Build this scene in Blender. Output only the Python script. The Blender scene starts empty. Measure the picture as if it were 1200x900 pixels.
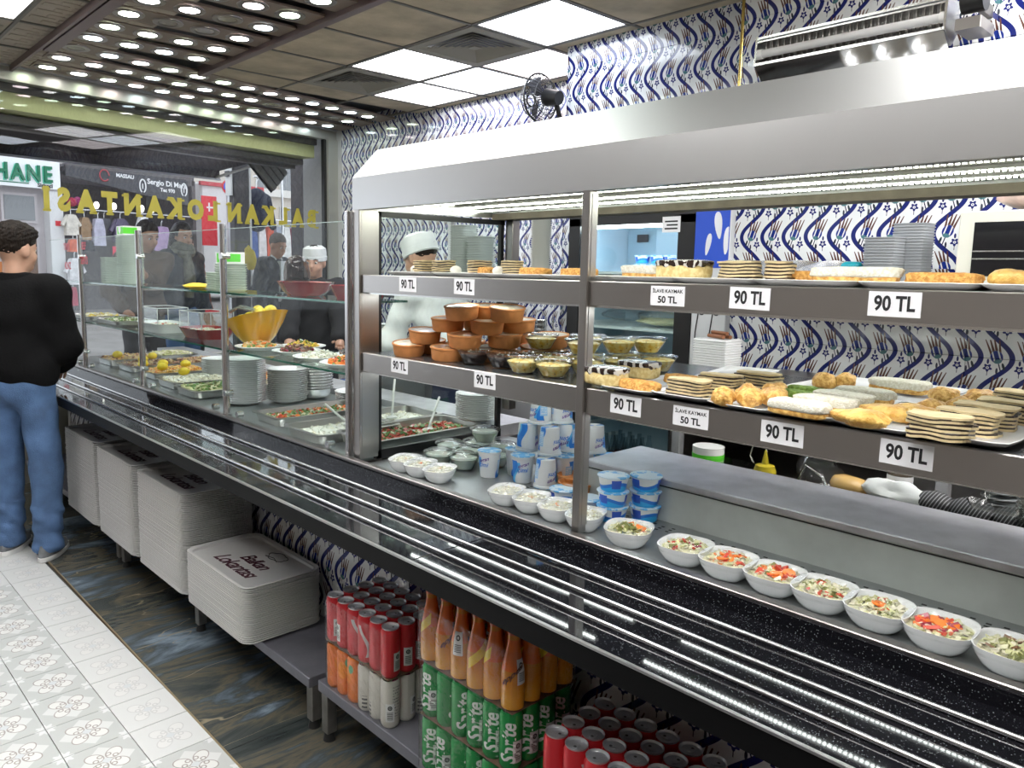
import bpy, math, random
import numpy as np
from mathutils import Vector, Matrix, noise
random.seed(7)
C=bpy.context.scene.collection
SC=bpy.context.scene
PI=math.pi
# ------------------------------------------------------------ camera
cam=bpy.data.cameras.new('camera'); co=bpy.data.objects.new('camera',cam); C.objects.link(co)
cam.sensor_width=36; cam.lens=27.108; cam.shift_x=.04853; cam.shift_y=-.01552; cam.clip_end=300; cam.clip_start=.05
Mr=Matrix(((.74528,.07506,-.66252),(-.66655,.10505,-.73802),(.01420,.99164,.12832)))
co.matrix_world=Matrix.Translation((0,0,1.547))@Mr.to_quaternion().to_matrix().to_4x4()
SC.camera=co
# ------------------------------------------------------------ world, daylight, exposure
W=bpy.data.worlds.new('overcast_sky'); SC.world=W; W.use_nodes=True
bg=W.node_tree.nodes['Background']; bg.inputs[0].default_value=(.86,.92,1,1); bg.inputs[1].default_value=.9
vs=SC.view_settings; vs.view_transform='Standard'; vs.look='None'; vs.exposure=1.15; vs.gamma=1; vs.use_curve_mapping=False
ZC=2.838                                     # ceiling height
def area(name,loc,sx,sy,power,col=(1,.98,.95),rot=(0,0,0)):
    l=bpy.data.lights.new(name,'AREA'); l.shape='RECTANGLE'; l.size=sx; l.size_y=sy; l.energy=power; l.color=col
    o=bpy.data.objects.new(name,l); o.location=loc; o.rotation_euler=rot; C.objects.link(o); return o
PANEL_W=8.0                                  # emission of the ceiling panels
DISC_W=9.0
LED_W=9.0
# ------------------------------------------------------------ materials
MATS={}
def newmat(name):
    m=bpy.data.materials.new(name); m.use_nodes=True; return m,m.node_tree,m.node_tree.nodes['Principled BSDF']
def mat(name,col,rough=.5,metal=0,emit=0,bump=0,bscale=40,var=0,vscale=8,spec=None,coat=0,sub=0,stretch=None,tr=0):
    if name in MATS: return MATS[name]
    m,nt,b=newmat(name); N=nt.nodes; L=nt.links
    c=(*col,1); b.inputs['Base Color'].default_value=c
    b.inputs['Roughness'].default_value=rough; b.inputs['Metallic'].default_value=metal
    if spec is not None: b.inputs['Specular IOR Level'].default_value=spec
    if coat: b.inputs['Coat Weight'].default_value=coat; b.inputs['Coat Roughness'].default_value=.08
    if sub: b.inputs['Subsurface Weight'].default_value=sub; b.inputs['Subsurface Radius'].default_value=(.02,.01,.006)
    if tr: b.inputs['Transmission Weight'].default_value=tr
    if emit: b.inputs['Emission Color'].default_value=c; b.inputs['Emission Strength'].default_value=emit
    if bump or var:
        tc=N.new('ShaderNodeTexCoord'); src=tc.outputs['Object']
        if stretch:
            mp=N.new('ShaderNodeMapping'); mp.inputs['Scale'].default_value=stretch; L.new(src,mp.inputs[0]); src=mp.outputs[0]
    if var:
        n=N.new('ShaderNodeTexNoise'); n.inputs['Scale'].default_value=vscale; n.inputs['Detail'].default_value=5; L.new(src,n.inputs['Vector'])
        mr=N.new('ShaderNodeMapRange'); mr.inputs[1].default_value=.3; mr.inputs[2].default_value=.7; mr.inputs[3].default_value=1-var; mr.inputs[4].default_value=1+var*.6; L.new(n.outputs[0],mr.inputs[0])
        mx=N.new('ShaderNodeVectorMath'); mx.operation='SCALE'; mx.inputs[0].default_value=col; L.new(mr.outputs[0],mx.inputs['Scale']); L.new(mx.outputs[0],b.inputs['Base Color'])
    if bump:
        n=N.new('ShaderNodeTexNoise'); n.inputs['Scale'].default_value=bscale; n.inputs['Detail'].default_value=4; L.new(src,n.inputs['Vector'])
        bp=N.new('ShaderNodeBump'); bp.inputs['Strength'].default_value=bump; bp.inputs['Distance'].default_value=.01; L.new(n.outputs[0],bp.inputs['Height']); L.new(bp.outputs[0],b.inputs['Normal'])
    MATS[name]=m; return m
def glass(name,tint=(1,1,1),refl=1.0,rough=0.0,bump=0,ior=1.45):
    if name in MATS: return MATS[name]
    m=bpy.data.materials.new(name); m.use_nodes=True; nt=m.node_tree; N=nt.nodes; L=nt.links; N.clear()
    out=N.new('ShaderNodeOutputMaterial'); mix=N.new('ShaderNodeMixShader'); t=N.new('ShaderNodeBsdfTransparent'); g=N.new('ShaderNodeBsdfGlossy')
    t.inputs[0].default_value=(*tint,1); g.inputs['Roughness'].default_value=rough
    f=N.new('ShaderNodeFresnel'); ge=N.new('ShaderNodeNewGeometry'); mr=N.new('ShaderNodeMapRange'); mr.inputs[3].default_value=ior; mr.inputs[4].default_value=1/ior; L.new(ge.outputs['Backfacing'],mr.inputs[0]); L.new(mr.outputs[0],f.inputs[0]); mu=N.new('ShaderNodeMath'); mu.operation='MULTIPLY'; mu.inputs[1].default_value=refl; mu.use_clamp=True
    L.new(f.outputs[0],mu.inputs[0]); L.new(mu.outputs[0],mix.inputs[0]); L.new(t.outputs[0],mix.inputs[1]); L.new(g.outputs[0],mix.inputs[2]); L.new(mix.outputs[0],out.inputs[0])
    if bump:
        tc=N.new('ShaderNodeTexCoord'); n=N.new('ShaderNodeTexNoise'); n.inputs['Scale'].default_value=bump; n.inputs['Detail'].default_value=2
        bp=N.new('ShaderNodeBump'); bp.inputs['Strength'].default_value=.6; bp.inputs['Distance'].default_value=.02
        L.new(tc.outputs['Object'],n.inputs['Vector']); L.new(n.outputs[0],bp.inputs['Height']); L.new(bp.outputs[0],g.inputs['Normal']); L.new(bp.outputs[0],f.inputs['Normal'])
    MATS[name]=m; return m
class X:                                      # tiny expression builder over Math nodes
    nt=None
    def __init__(s,v): s.v=v
    @staticmethod
    def op(o,*a,clamp=False):
        n=X.nt.nodes.new('ShaderNodeMath'); n.operation=o; n.use_clamp=clamp
        for i,q in enumerate(a):
            q=q.v if isinstance(q,X) else q
            if isinstance(q,(int,float)): n.inputs[i].default_value=q
            else: X.nt.links.new(q,n.inputs[i])
        return X(n.outputs[0])
    def __add__(s,o): return X.op('ADD',s,o)
    __radd__=__add__
    def __sub__(s,o): return X.op('SUBTRACT',s,o)
    def __rsub__(s,o): return X.op('SUBTRACT',o,s)
    def __mul__(s,o): return X.op('MULTIPLY',s,o)
    __rmul__=__mul__
    def __truediv__(s,o): return X.op('DIVIDE',s,o)
    def __lt__(s,o): return X.op('LESS_THAN',s,o)
    def __gt__(s,o): return X.op('GREATER_THAN',s,o)
    def fl(s): return X.op('FLOOR',s)
    def fr(s,p): return X.op('FLOORED_MODULO',s,p)
    def cos(s): return X.op('COSINE',s)
    def sin(s): return X.op('SINE',s)
    def abs(s): return X.op('ABSOLUTE',s)
    def mn(s,o): return X.op('MINIMUM',s,o)
    def mxm(s,o): return X.op('MAXIMUM',s,o)
    def sq(s): return s*s
    def soft(s,e0,e1):                        # 1 below e0, 0 above e1
        n=X.nt.nodes.new('ShaderNodeMapRange'); n.clamp=True; X.nt.links.new(s.v,n.inputs[0]); n.inputs[1].default_value=e0; n.inputs[2].default_value=e1; n.inputs[3].default_value=1; n.inputs[4].default_value=0
        return X(n.outputs[0])
def cmix(a,b,f):                              # colour a -> b by factor f (X)
    n=X.nt.nodes.new('ShaderNodeMix'); n.data_type='RGBA'
    X.nt.links.new(f.v,n.inputs[0])
    for i,q in ((6,a),(7,b)):
        if isinstance(q,tuple): n.inputs[i].default_value=(*q,1)
        else: X.nt.links.new(q,n.inputs[i])
    return n.outputs[2]
def uvx():
    tc=X.nt.nodes.new('ShaderNodeTexCoord'); s=X.nt.nodes.new('ShaderNodeSeparateXYZ'); X.nt.links.new(tc.outputs['UV'],s.inputs[0])
    return X(s.outputs[0]),X(s.outputs[1])
def objx():
    tc=X.nt.nodes.new('ShaderNodeTexCoord'); s=X.nt.nodes.new('ShaderNodeSeparateXYZ'); X.nt.links.new(tc.outputs['Object'],s.inputs[0])
    return X(s.outputs[0]),X(s.outputs[1]),X(s.outputs[2]),tc.outputs['Object']
def nz(vec,scale,detail=3,rough=.5):
    n=X.nt.nodes.new('ShaderNodeTexNoise'); n.inputs['Scale'].default_value=scale; n.inputs['Detail'].default_value=detail; n.inputs['Roughness'].default_value=rough
    X.nt.links.new(vec,n.inputs['Vector']); return X(n.outputs[0])
def patmat(name,fn,rough=.3,coat=0,metal=0,bump=0,bs=60):
    if name in MATS: return MATS[name]
    m,nt,b=newmat(name); X.nt=nt
    c=fn()
    nt.links.new(c,b.inputs['Base Color']); b.inputs['Roughness'].default_value=rough; b.inputs['Metallic'].default_value=metal
    if coat: b.inputs['Coat Weight'].default_value=coat
    if bump:
        bp=nt.nodes.new('ShaderNodeBump'); bp.inputs['Strength'].default_value=bump; bp.inputs['Distance'].default_value=.004
        nt.links.new(nz(objx()[3],bs,4).v,bp.inputs['Height']); nt.links.new(bp.outputs[0],b.inputs['Normal'])
    MATS[name]=m; return m
def tulip():
    u,v=uvx(); H=.139
    k=((v+H/2)/H).fl(); par=k.fr(2.0)*-2.0+1.0            # +1 / -1
    vv=v-k*H; uu=u*par
    band=(u-(v*(PI/H)).cos()*.05)
    sl=(v*(PI/H)).sin()*1.13
    d=((band+.05).fr(.1)-.05).abs()/X.op('SQRT',sl*sl*.75+1.0)
    col=cmix((.70,.72,.74),(.012,.018,.135),d.soft(.0088,.0094))
    # tulip in rotated coordinates
    def loc(uc): return ((uu-uc+.05).fr(.1)-.05)
    x=loc(.008); y=vv+.018
    a=math.atan2(.026,.085); ca,sa=math.cos(a),math.sin(a)
    t=(y*ca-x*sa)*.86; q=(x*ca+y*sa)*.80
    pet=None
    for of,k_,w_ in ((-.0105,-.10,.0034),(-.0036,-.02,.0040),(.0034,.05,.0040),(.0105,.16,.0032)):
        p_=((q-of-(t-.028)*k_).abs()+(t-.03)*(w_/.075)).soft(w_,w_+.0006); pet=p_ if pet is None else pet.mxm(p_)
    pet=pet*(t>.026)*(t<.086)
    col=cmix(col,(.10,.042,.032),pet)
    cup=(((t-.022)/.021).sq()+(q/.0165).sq()).soft(.9,1.0)
    st2=((q*400.0).cos()>-.72)
    col=cmix(col,(.66,.68,.69),cup); col=cmix(col,(.012,.028,.20),cup*st2)
    base=(((t-.007)/.007).sq()+(q/.0105).sq()).soft(.9,1.0)
    col=cmix(col,(.07,.17,.20),base)
    stem=(q.abs()<.0016)*(t<0.0)*(t>-.026); col=cmix(col,(.02,.025,.06),stem)
    lf3=(((q-.010)/.0035).sq()+((t+.012)/.012).sq()).soft(.9,1.0); col=cmix(col,(.02,.03,.04),lf3)
    # small flower
    fx=loc(-.026); fy=vv+.036
    r=X.op('SQRT',fx.sq()+fy.sq()); an=X.op('ARCTAN2',fy,fx)
    fl=(r-((an*5.0+1.57).cos()*.0032+.0128)).soft(-.0005,.0005)
    col=cmix(col,(.015,.02,.14),fl); col=cmix(col,(.7,.72,.75),(r-.0052).soft(-.0004,.0004)*(r>.0022))
    leaf=((fx/.004).sq()+((fy-.024)/.010).sq()).soft(.9,1.0); col=cmix(col,(.02,.025,.12),leaf)
    s2=(fx.abs()<.0012)*(fy<-.012)*(fy>-.03); col=cmix(col,(.02,.03,.08),s2)
    lf2=(((fx-.03)/.004).sq()+((fy+.01)/.012).sq()).soft(.9,1.0); col=cmix(col,(.03,.035,.06),lf2)
    return col
def marble():
    x,y,z,o=objx()
    mp=X.nt.nodes.new('ShaderNodeMapping'); mp.inputs['Scale'].default_value=(1.0,3.6,1); mp.inputs['Rotation'].default_value=(0,0,-.35); X.nt.links.new(o,mp.inputs[0])
    n0=X.nt.nodes.new('ShaderNodeTexNoise'); n0.inputs['Scale'].default_value=1.3; n0.inputs['Detail'].default_value=7; n0.inputs['Distortion'].default_value=.7; n0.inputs['Roughness'].default_value=.62; X.nt.links.new(mp.outputs[0],n0.inputs['Vector'])
    r=X.nt.nodes.new('ShaderNodeValToRGB'); X.nt.links.new(n0.outputs[0],r.inputs[0]); e=r.color_ramp.elements
    e[0].position=.3; e[0].color=(.012,.014,.015,1); e[1].position=.78; e[1].color=(.20,.24,.27,1)
    for p,c in ((.38,(.030,.036,.036,1)),(.45,(.050,.058,.055,1)),(.50,(.105,.092,.066,1)),(.54,(.055,.066,.068,1)),(.60,(.10,.13,.16,1)),(.66,(.20,.25,.30,1))):
        q=e.new(p); q.color=c
    c=r.outputs[0]
    w=nz(mp.outputs[0],.9,3); vein=((w-.5).abs()).soft(.0008,.003)*(nz(o,2.0).soft(.45,.55)*-1.0+1.0)
    return cmix(c,(.34,.28,.18),vein*.6)
def tilepat(strength,tint):
    def f():
        u,v=uvx(); a=u.abs()-.04; b=v.abs()-.04; x=u.abs(); y=v.abs()
        base=(.62,.63,.62)
        g=nz(objx()[3],6.0)
        col=cmix(base,tint,(x+y).soft(.085,.087)*-1.0+1.0) if strength>.5 else cmix(base,(.60,.61,.61),g)
        # four scrolls
        dx=(u+v)*.7071; dy=(u-v)*.7071
        def lobe(cx,cy,rx,ry): return (((dx-cx)/rx).sq()+((dy-cy)/ry).sq())
        L=None; O=None
        for cx,cy in ((.042,0),(-.042,0),(0,.042),(0,-.042)):
            q=lobe(cx,cy,.027 if cy==0 else .021,.021 if cy==0 else .027)
            s=q.soft(.98,1.02); o_=q.soft(1.3,1.36)
            L=s if L is None else L.mxm(s); O=o_ if O is None else O.mxm(o_)
        dark=(.27,.235,.22) if strength>.5 else (.5,.5,.5)
        light=(.68,.68,.66) if strength>.5 else (.66,.66,.65)
        col=cmix(col,dark,O); col=cmix(col,light,L)
        S=None
        for cx,cy in ((.03,.012),(.03,-.012),(-.03,.012),(-.03,-.012),(.012,.03),(-.012,.03),(.012,-.03),(-.012,-.03)):
            r=X.op('SQRT',(dx-cx).sq()+(dy-cy).sq()); s=(r-.0075).abs().soft(.0016,.0026); S=s if S is None else S.mxm(s)
        col=cmix(col,dark,S*L)
        ctr=X.op('SQRT',u.sq()+v.sq()).soft(.012,.014); col=cmix(col,(.55,.58,.6),ctr)
        if strength>.5:
            r=X.op('SQRT',((x-.1).sq()+(y-.1).sq())); an=X.op('ARCTAN2',y-.1,x-.1)
            st=(r-((an*8.0).cos()*.006+.028)).soft(-.001,.001); col=cmix(col,(.66,.67,.67),st)
        return cmix(col,(.58,.58,.57),g*.25)
    return f
def granite():
    o=objx()[3]
    n=X.nt.nodes.new('ShaderNodeTexVoronoi'); n.inputs['Scale'].default_value=230; X.nt.links.new(o,n.inputs['Vector'])
    sp=X(n.outputs['Distance']).soft(.10,.22); sel=nz(o,90.0)
    return cmix((.006,.006,.008),(.24,.27,.28),sp*(sel>.46))
GOLD=mat('gold paint',(.50,.42,.06),.4)
STEEL=mat('brushed stainless steel',(.52,.50,.48),.28,1,bump=.05,bscale=60,stretch=(60,1,60))
STEELD=mat('dark stainless steel',(.30,.28,.265),.3,1)
STEELH=mat('satin steel hood',(.66,.66,.66),.34,1)
STEELW=mat('bright polished steel',(.86,.87,.86),.27,1)
CHROME=mat('polished chrome rod',(.62,.62,.62),.25,1)
SLOPE=mat('satin white steel slope',(.40,.405,.40),.45,1)
DULL=mat('scuffed dull steel',(.52,.52,.55),.45,.7,bump=.1,bscale=30,var=.15,vscale=14)
GRANITE=patmat('black speckled granite',granite,.045)
TULIP=patmat('tulip patterned wall tile',tulip,.12,coat=.3)
MARBLE=patmat('dark veined marble',marble,.22)
TPAT=patmat('patterned cement look tile',tilepat(1,(.46,.48,.47)),.3)
TPLAIN=patmat('faded cement look tile',tilepat(.2,(.6,.6,.6)),.3)
BLACK=mat('black plastic',(.012,.012,.013),.35)
RUBBER=mat('black rubber',(.015,.015,.015),.6)
WHITE=mat('white glazed ceramic',(.78,.79,.80),.12)
WPLAS=mat('white plastic',(.72,.72,.71),.35)
TRAYP=mat('pale grey plastic tray',(.60,.595,.585),.38)
PAPER=mat('white paper',(.78,.78,.80),.6)
INK=mat('black ink',(.01,.01,.012),.6)
CLAY=mat('orange terracotta',(.66,.27,.085),.55,bump=.15,bscale=60,var=.2,vscale=20)
GL=glass('clear glass pane',(.93,.97,.95),1.0)
GLG=mat('green glass edge',(.01,.09,.06),.1,coat=.4)
CLEAR=glass('clear plastic',(.93,.95,.94),1.6)
FILM=glass('cling film',(.975,.98,.98),.95,.05,bump=22)
SMOKE=glass('smoked clear dome',(.62,.56,.53),.8)
# ------------------------------------------------------------ mesh building
class G:
    def __init__(s): s.v=[]; s.f=[]; s.m=[]; s.uv=[]; s.hasuv=False
    def add(s,vs,fs,m=0,uv=None):
        o=len(s.v); s.v+=[tuple(p) for p in vs]
        for i,f in enumerate(fs):
            s.f.append([o+j for j in f]); s.m.append(m if isinstance(m,int) else m[i])
            if uv: s.uv.append([uv[j] for j in f]); s.hasuv=True
            else: s.uv.append([(0,0)]*len(f))
        return s
    def box(s,x0,x1,y0,y1,z0,z1,m=0):
        v=[(x,y,z) for z in (z0,z1) for y in (y0,y1) for x in (x0,x1)]
        return s.add(v,[(0,2,3,1),(4,5,7,6),(0,1,5,4),(2,6,7,3),(0,4,6,2),(1,3,7,5)],m)
    def bb(s,x0,x1,y0,y1,z0,z1,b=.003,m=0):        # box with chamfered vertical and top edges
        c=[(x0+b,y0),(x1-b,y0),(x1,y0+b),(x1,y1-b),(x1-b,y1),(x0+b,y1),(x0,y1-b),(x0,y0+b)]
        c2=[(x0+2*b,y0+b),(x1-2*b,y0+b),(x1-b,y0+2*b),(x1-b,y1-2*b),(x1-2*b,y1-b),(x0+2*b,y1-b),(x0+b,y1-2*b),(x0+b,y0+2*b)]
        v=[(x,y,z0) for x,y in c]+[(x,y,z1-b) for x,y in c]+[(x,y,z1) for x,y in c2]
        f=[tuple(range(7,-1,-1)),tuple(range(16,24))]
        for i in range(8):
            j=(i+1)%8; f+=[(i,j,8+j,8+i),(8+i,8+j,16+j,16+i)]
        return s.add(v,f,m)
    def cyl(s,a,b,r0,r1=None,n=12,m=0,cap=True):
        r1=r0 if r1 is None else r1; a=Vector(a); b=Vector(b); d=(b-a).normalized()
        u=d.orthogonal().normalized(); w=d.cross(u)
        v=[a+(u*math.cos(2*PI*i/n)+w*math.sin(2*PI*i/n))*r0 for i in range(n)]+[b+(u*math.cos(2*PI*i/n)+w*math.sin(2*PI*i/n))*r1 for i in range(n)]
        f=[(i,(i+1)%n,n+(i+1)%n,n+i) for i in range(n)]
        if cap: f+=[tuple(range(n-1,-1,-1)),tuple(range(n,2*n))]
        return s.add(v,f,m)
    def tube(s,pts,r,n=8,m=0):
        pts=[Vector(p) for p in pts]; rings=[]; pu=None
        for i,p in enumerate(pts):
            d=(pts[min(i+1,len(pts)-1)]-pts[max(i-1,0)]).normalized()
            u=d.orthogonal().normalized() if pu is None else (pu-d*pu.dot(d)).normalized(); pu=u; w=d.cross(u)
            rr=r[i] if isinstance(r,(list,tuple)) else r
            rings.append([p+(u*math.cos(2*PI*k/n)+w*math.sin(2*PI*k/n))*rr for k in range(n)])
        return s.loft(rings,True,True,m)
    def loft(s,rings,cap0=True,cap1=True,m=0,closed=True,uvf=None):
        n=len(rings[0]); v=[p for r in rings for p in r]; f=[]; 
        for i in range(len(rings)-1):
            for k in range(n if closed else n-1):
                j=(k+1)%n; f.append((i*n+k,i*n+j,(i+1)*n+j,(i+1)*n+k))
        if cap0: f.append(tuple(range(n-1,-1,-1)))
        if cap1: f.append(tuple(range((len(rings)-1)*n,len(rings)*n)))
        return s.add(v,f,m)
    def lathe(s,prof,n=24,c=(0,0,0),m=0,seg=None,uv=False):
        v=[];f=[];mm=[];uvs=[]
        k=n+1 if uv else n
        for r,z in prof:
            for i in range(k):
                a=2*PI*i/n; v.append((c[0]+r*math.cos(a),c[1]+r*math.sin(a),c[2]+z)); uvs.append((i/n,z))
        for i in range(len(prof)-1):
            for q in range(n):
                j=q+1 if uv else (q+1)%n
                f.append((i*k+q,i*k+j,(i+1)*k+j,(i+1)*k+q)); mm.append(seg[i] if seg else m)
        return s.add(v,f,mm,uvs if uv else None)
    def disc(s,c,r,n=20,m=0,up=True,ry=None):
        ry=r if ry is None else ry
        v=[(c[0]+r*math.cos(2*PI*i/n),c[1]+ry*math.sin(2*PI*i/n),c[2]) for i in range(n)]
        return s.add(v,[tuple(range(n)) if up else tuple(range(n-1,-1,-1))],m)
    def prism(s,poly,z0,z1,m=0,axis='z'):
        n=len(poly)
        def P(a,b,z): return (a,b,z) if axis=='z' else ((z,a,b) if axis=='x' else (a,z,b))
        v=[P(a,b,z0) for a,b in poly]+[P(a,b,z1) for a,b in poly]
        f=[tuple(range(n-1,-1,-1)),tuple(range(n,2*n))]+[(i,(i+1)%n,n+(i+1)%n,n+i) for i in range(n)]
        return s.add(v,f,m)
    def blob(s,c,r,m=0,n=8,k=5,jit=0,seed=0):
        v=[];f=[]
        rx,ry,rz=(r,r,r) if isinstance(r,(int,float)) else r
        for j in range(1,k):
            t=PI*j/k
            for i in range(n):
                a=2*PI*i/n; d=Vector((math.sin(t)*math.cos(a),math.sin(t)*math.sin(a),math.cos(t)))
                q=1+(noise.noise(d*1.7+Vector((seed*3.1,seed*1.7,seed)))*jit if jit else 0)
                v.append((c[0]+rx*d.x*q,c[1]+ry*d.y*q,c[2]+rz*d.z*q))
        v+= [(c[0],c[1],c[2]+rz),(c[0],c[1],c[2]-rz)]; T=len(v)-2
        for j in range(k-2):
            for i in range(n): f.append((j*n+i,(j+1)*n+i,(j+1)*n+(i+1)%n,j*n+(i+1)%n))
        for i in range(n): f+=[(T,i,(i+1)%n),(T+1,(k-2)*n+(i+1)%n,(k-2)*n+i)]
        return s.add(v,f,m)
    def xf(s,M,i0=0):
        for i in range(i0,len(s.v)): s.v[i]=tuple(M@Vector(s.v[i]))
        return s
    def mesh(s,name,mats,smooth=False,angle=None):
        me=bpy.data.meshes.new(name); me.from_pydata(s.v,[],s.f)
        for mt in (mats if isinstance(mats,(list,tuple)) else [mats]): me.materials.append(mt)
        me.polygons.foreach_set('material_index',s.m)
        if s.hasuv:
            uv=me.uv_layers.new(name='UVMap'); uv.data.foreach_set('uv',[c for f in s.uv for p in f for c in p])
        me.validate(); me.update()
        if smooth:
            me.shade_smooth()
            if hasattr(me,'set_sharp_from_angle'): me.set_sharp_from_angle(angle=angle or .7)
        return me
def obj(name,g,mats,parent=None,smooth=False,loc=None,rot=None,label=None,angle=None,kind=None):
    me=g.mesh(name,mats,smooth,angle) if isinstance(g,G) else g
    o=bpy.data.objects.new(name,me); C.objects.link(o)
    if parent: o.parent=parent
    if loc: o.location=loc
    if rot: o.rotation_euler=rot
    if label: o['label']=label
    if kind: o['kind']=kind
    return o
def tag(o,label,cat,group=None,kind=None):
    o['label']=label; o['category']=cat
    if group: o['group']=group
    if kind: o['kind']=kind
    return o
def thing(name,label,cat,loc=(0,0,0),rz=0,group=None,rot=None):
    o=bpy.data.objects.new(name,None); C.objects.link(o); o.empty_display_size=.05
    o.location=loc; o.rotation_euler=rot or (0,0,rz); return tag(o,label,cat,group)
def one(name,g,mats,label,cat,loc=(0,0,0),rz=0,group=None,smooth=False,rot=None,kind=None):
    return tag(obj(name,g,mats,None,smooth,loc,rot or (0,0,rz)),label,cat,group,kind)
def struct(name,g,mats,smooth=False,parent=None,loc=None,rot=None):
    o=obj(name,g,mats,parent,smooth,loc,rot)
    if not parent: o['kind']='structure'
    return o
def dup(r,loc,rz=None,label=None,group=None,rot=None):
    c=r.copy(); C.objects.link(c); c.location=loc
    if rz is not None: c.rotation_euler=(0,0,rz)
    if rot is not None: c.rotation_euler=rot
    if label: c['label']=label
    if group: c['group']=group
    for ch in list(r.children):
        d=ch.copy(); C.objects.link(d); d.parent=c
        for g2 in list(ch.children):
            e=g2.copy(); C.objects.link(e); e.parent=d
    return c
TXT={}
def textmesh(s,size,bold=0,shear=0,extr=.0004,align='CENTER',space=1.0):
    key=(s,size,bold,shear,extr,align,space)
    if key in TXT: return TXT[key]
    cu=bpy.data.curves.new('t','FONT'); cu.body=s; cu.size=size; cu.offset=bold; cu.shear=shear; cu.extrude=extr; cu.align_x=align; cu.align_y='CENTER'; cu.resolution_u=3; cu.space_character=space
    o=bpy.data.objects.new('t',cu); C.objects.link(o); dg=bpy.context.evaluated_depsgraph_get()
    me=bpy.data.meshes.new_from_object(o.evaluated_get(dg)); bpy.data.objects.remove(o); bpy.data.curves.remove(cu)
    me.materials.clear(); TXT[key]=me; return me
def text(s,size,mt,M,parent=None,name='lettering',bold=0,shear=0,extr=.0004,wrap=None,space=1.0):
    me=textmesh(s,size,bold,shear,extr,space=space).copy()
    if wrap:                                   # bend around a vertical cylinder of radius wrap; text x runs around or up
        for v in me.vertices:
            x,y,z=v.co; a=y/wrap; v.co=((wrap+z)*math.cos(a),(wrap+z)*math.sin(a),x)
    me.materials.clear(); me.materials.append(mt); me.transform(M)
    o=bpy.data.objects.new(name,me); C.objects.link(o)
    if parent: o.parent=parent
    return o
def basis(x,y,z,loc): return Matrix((( x[0],y[0],z[0],loc[0]),(x[1],y[1],z[1],loc[1]),(x[2],y[2],z[2],loc[2]),(0,0,0,1)))
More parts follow.
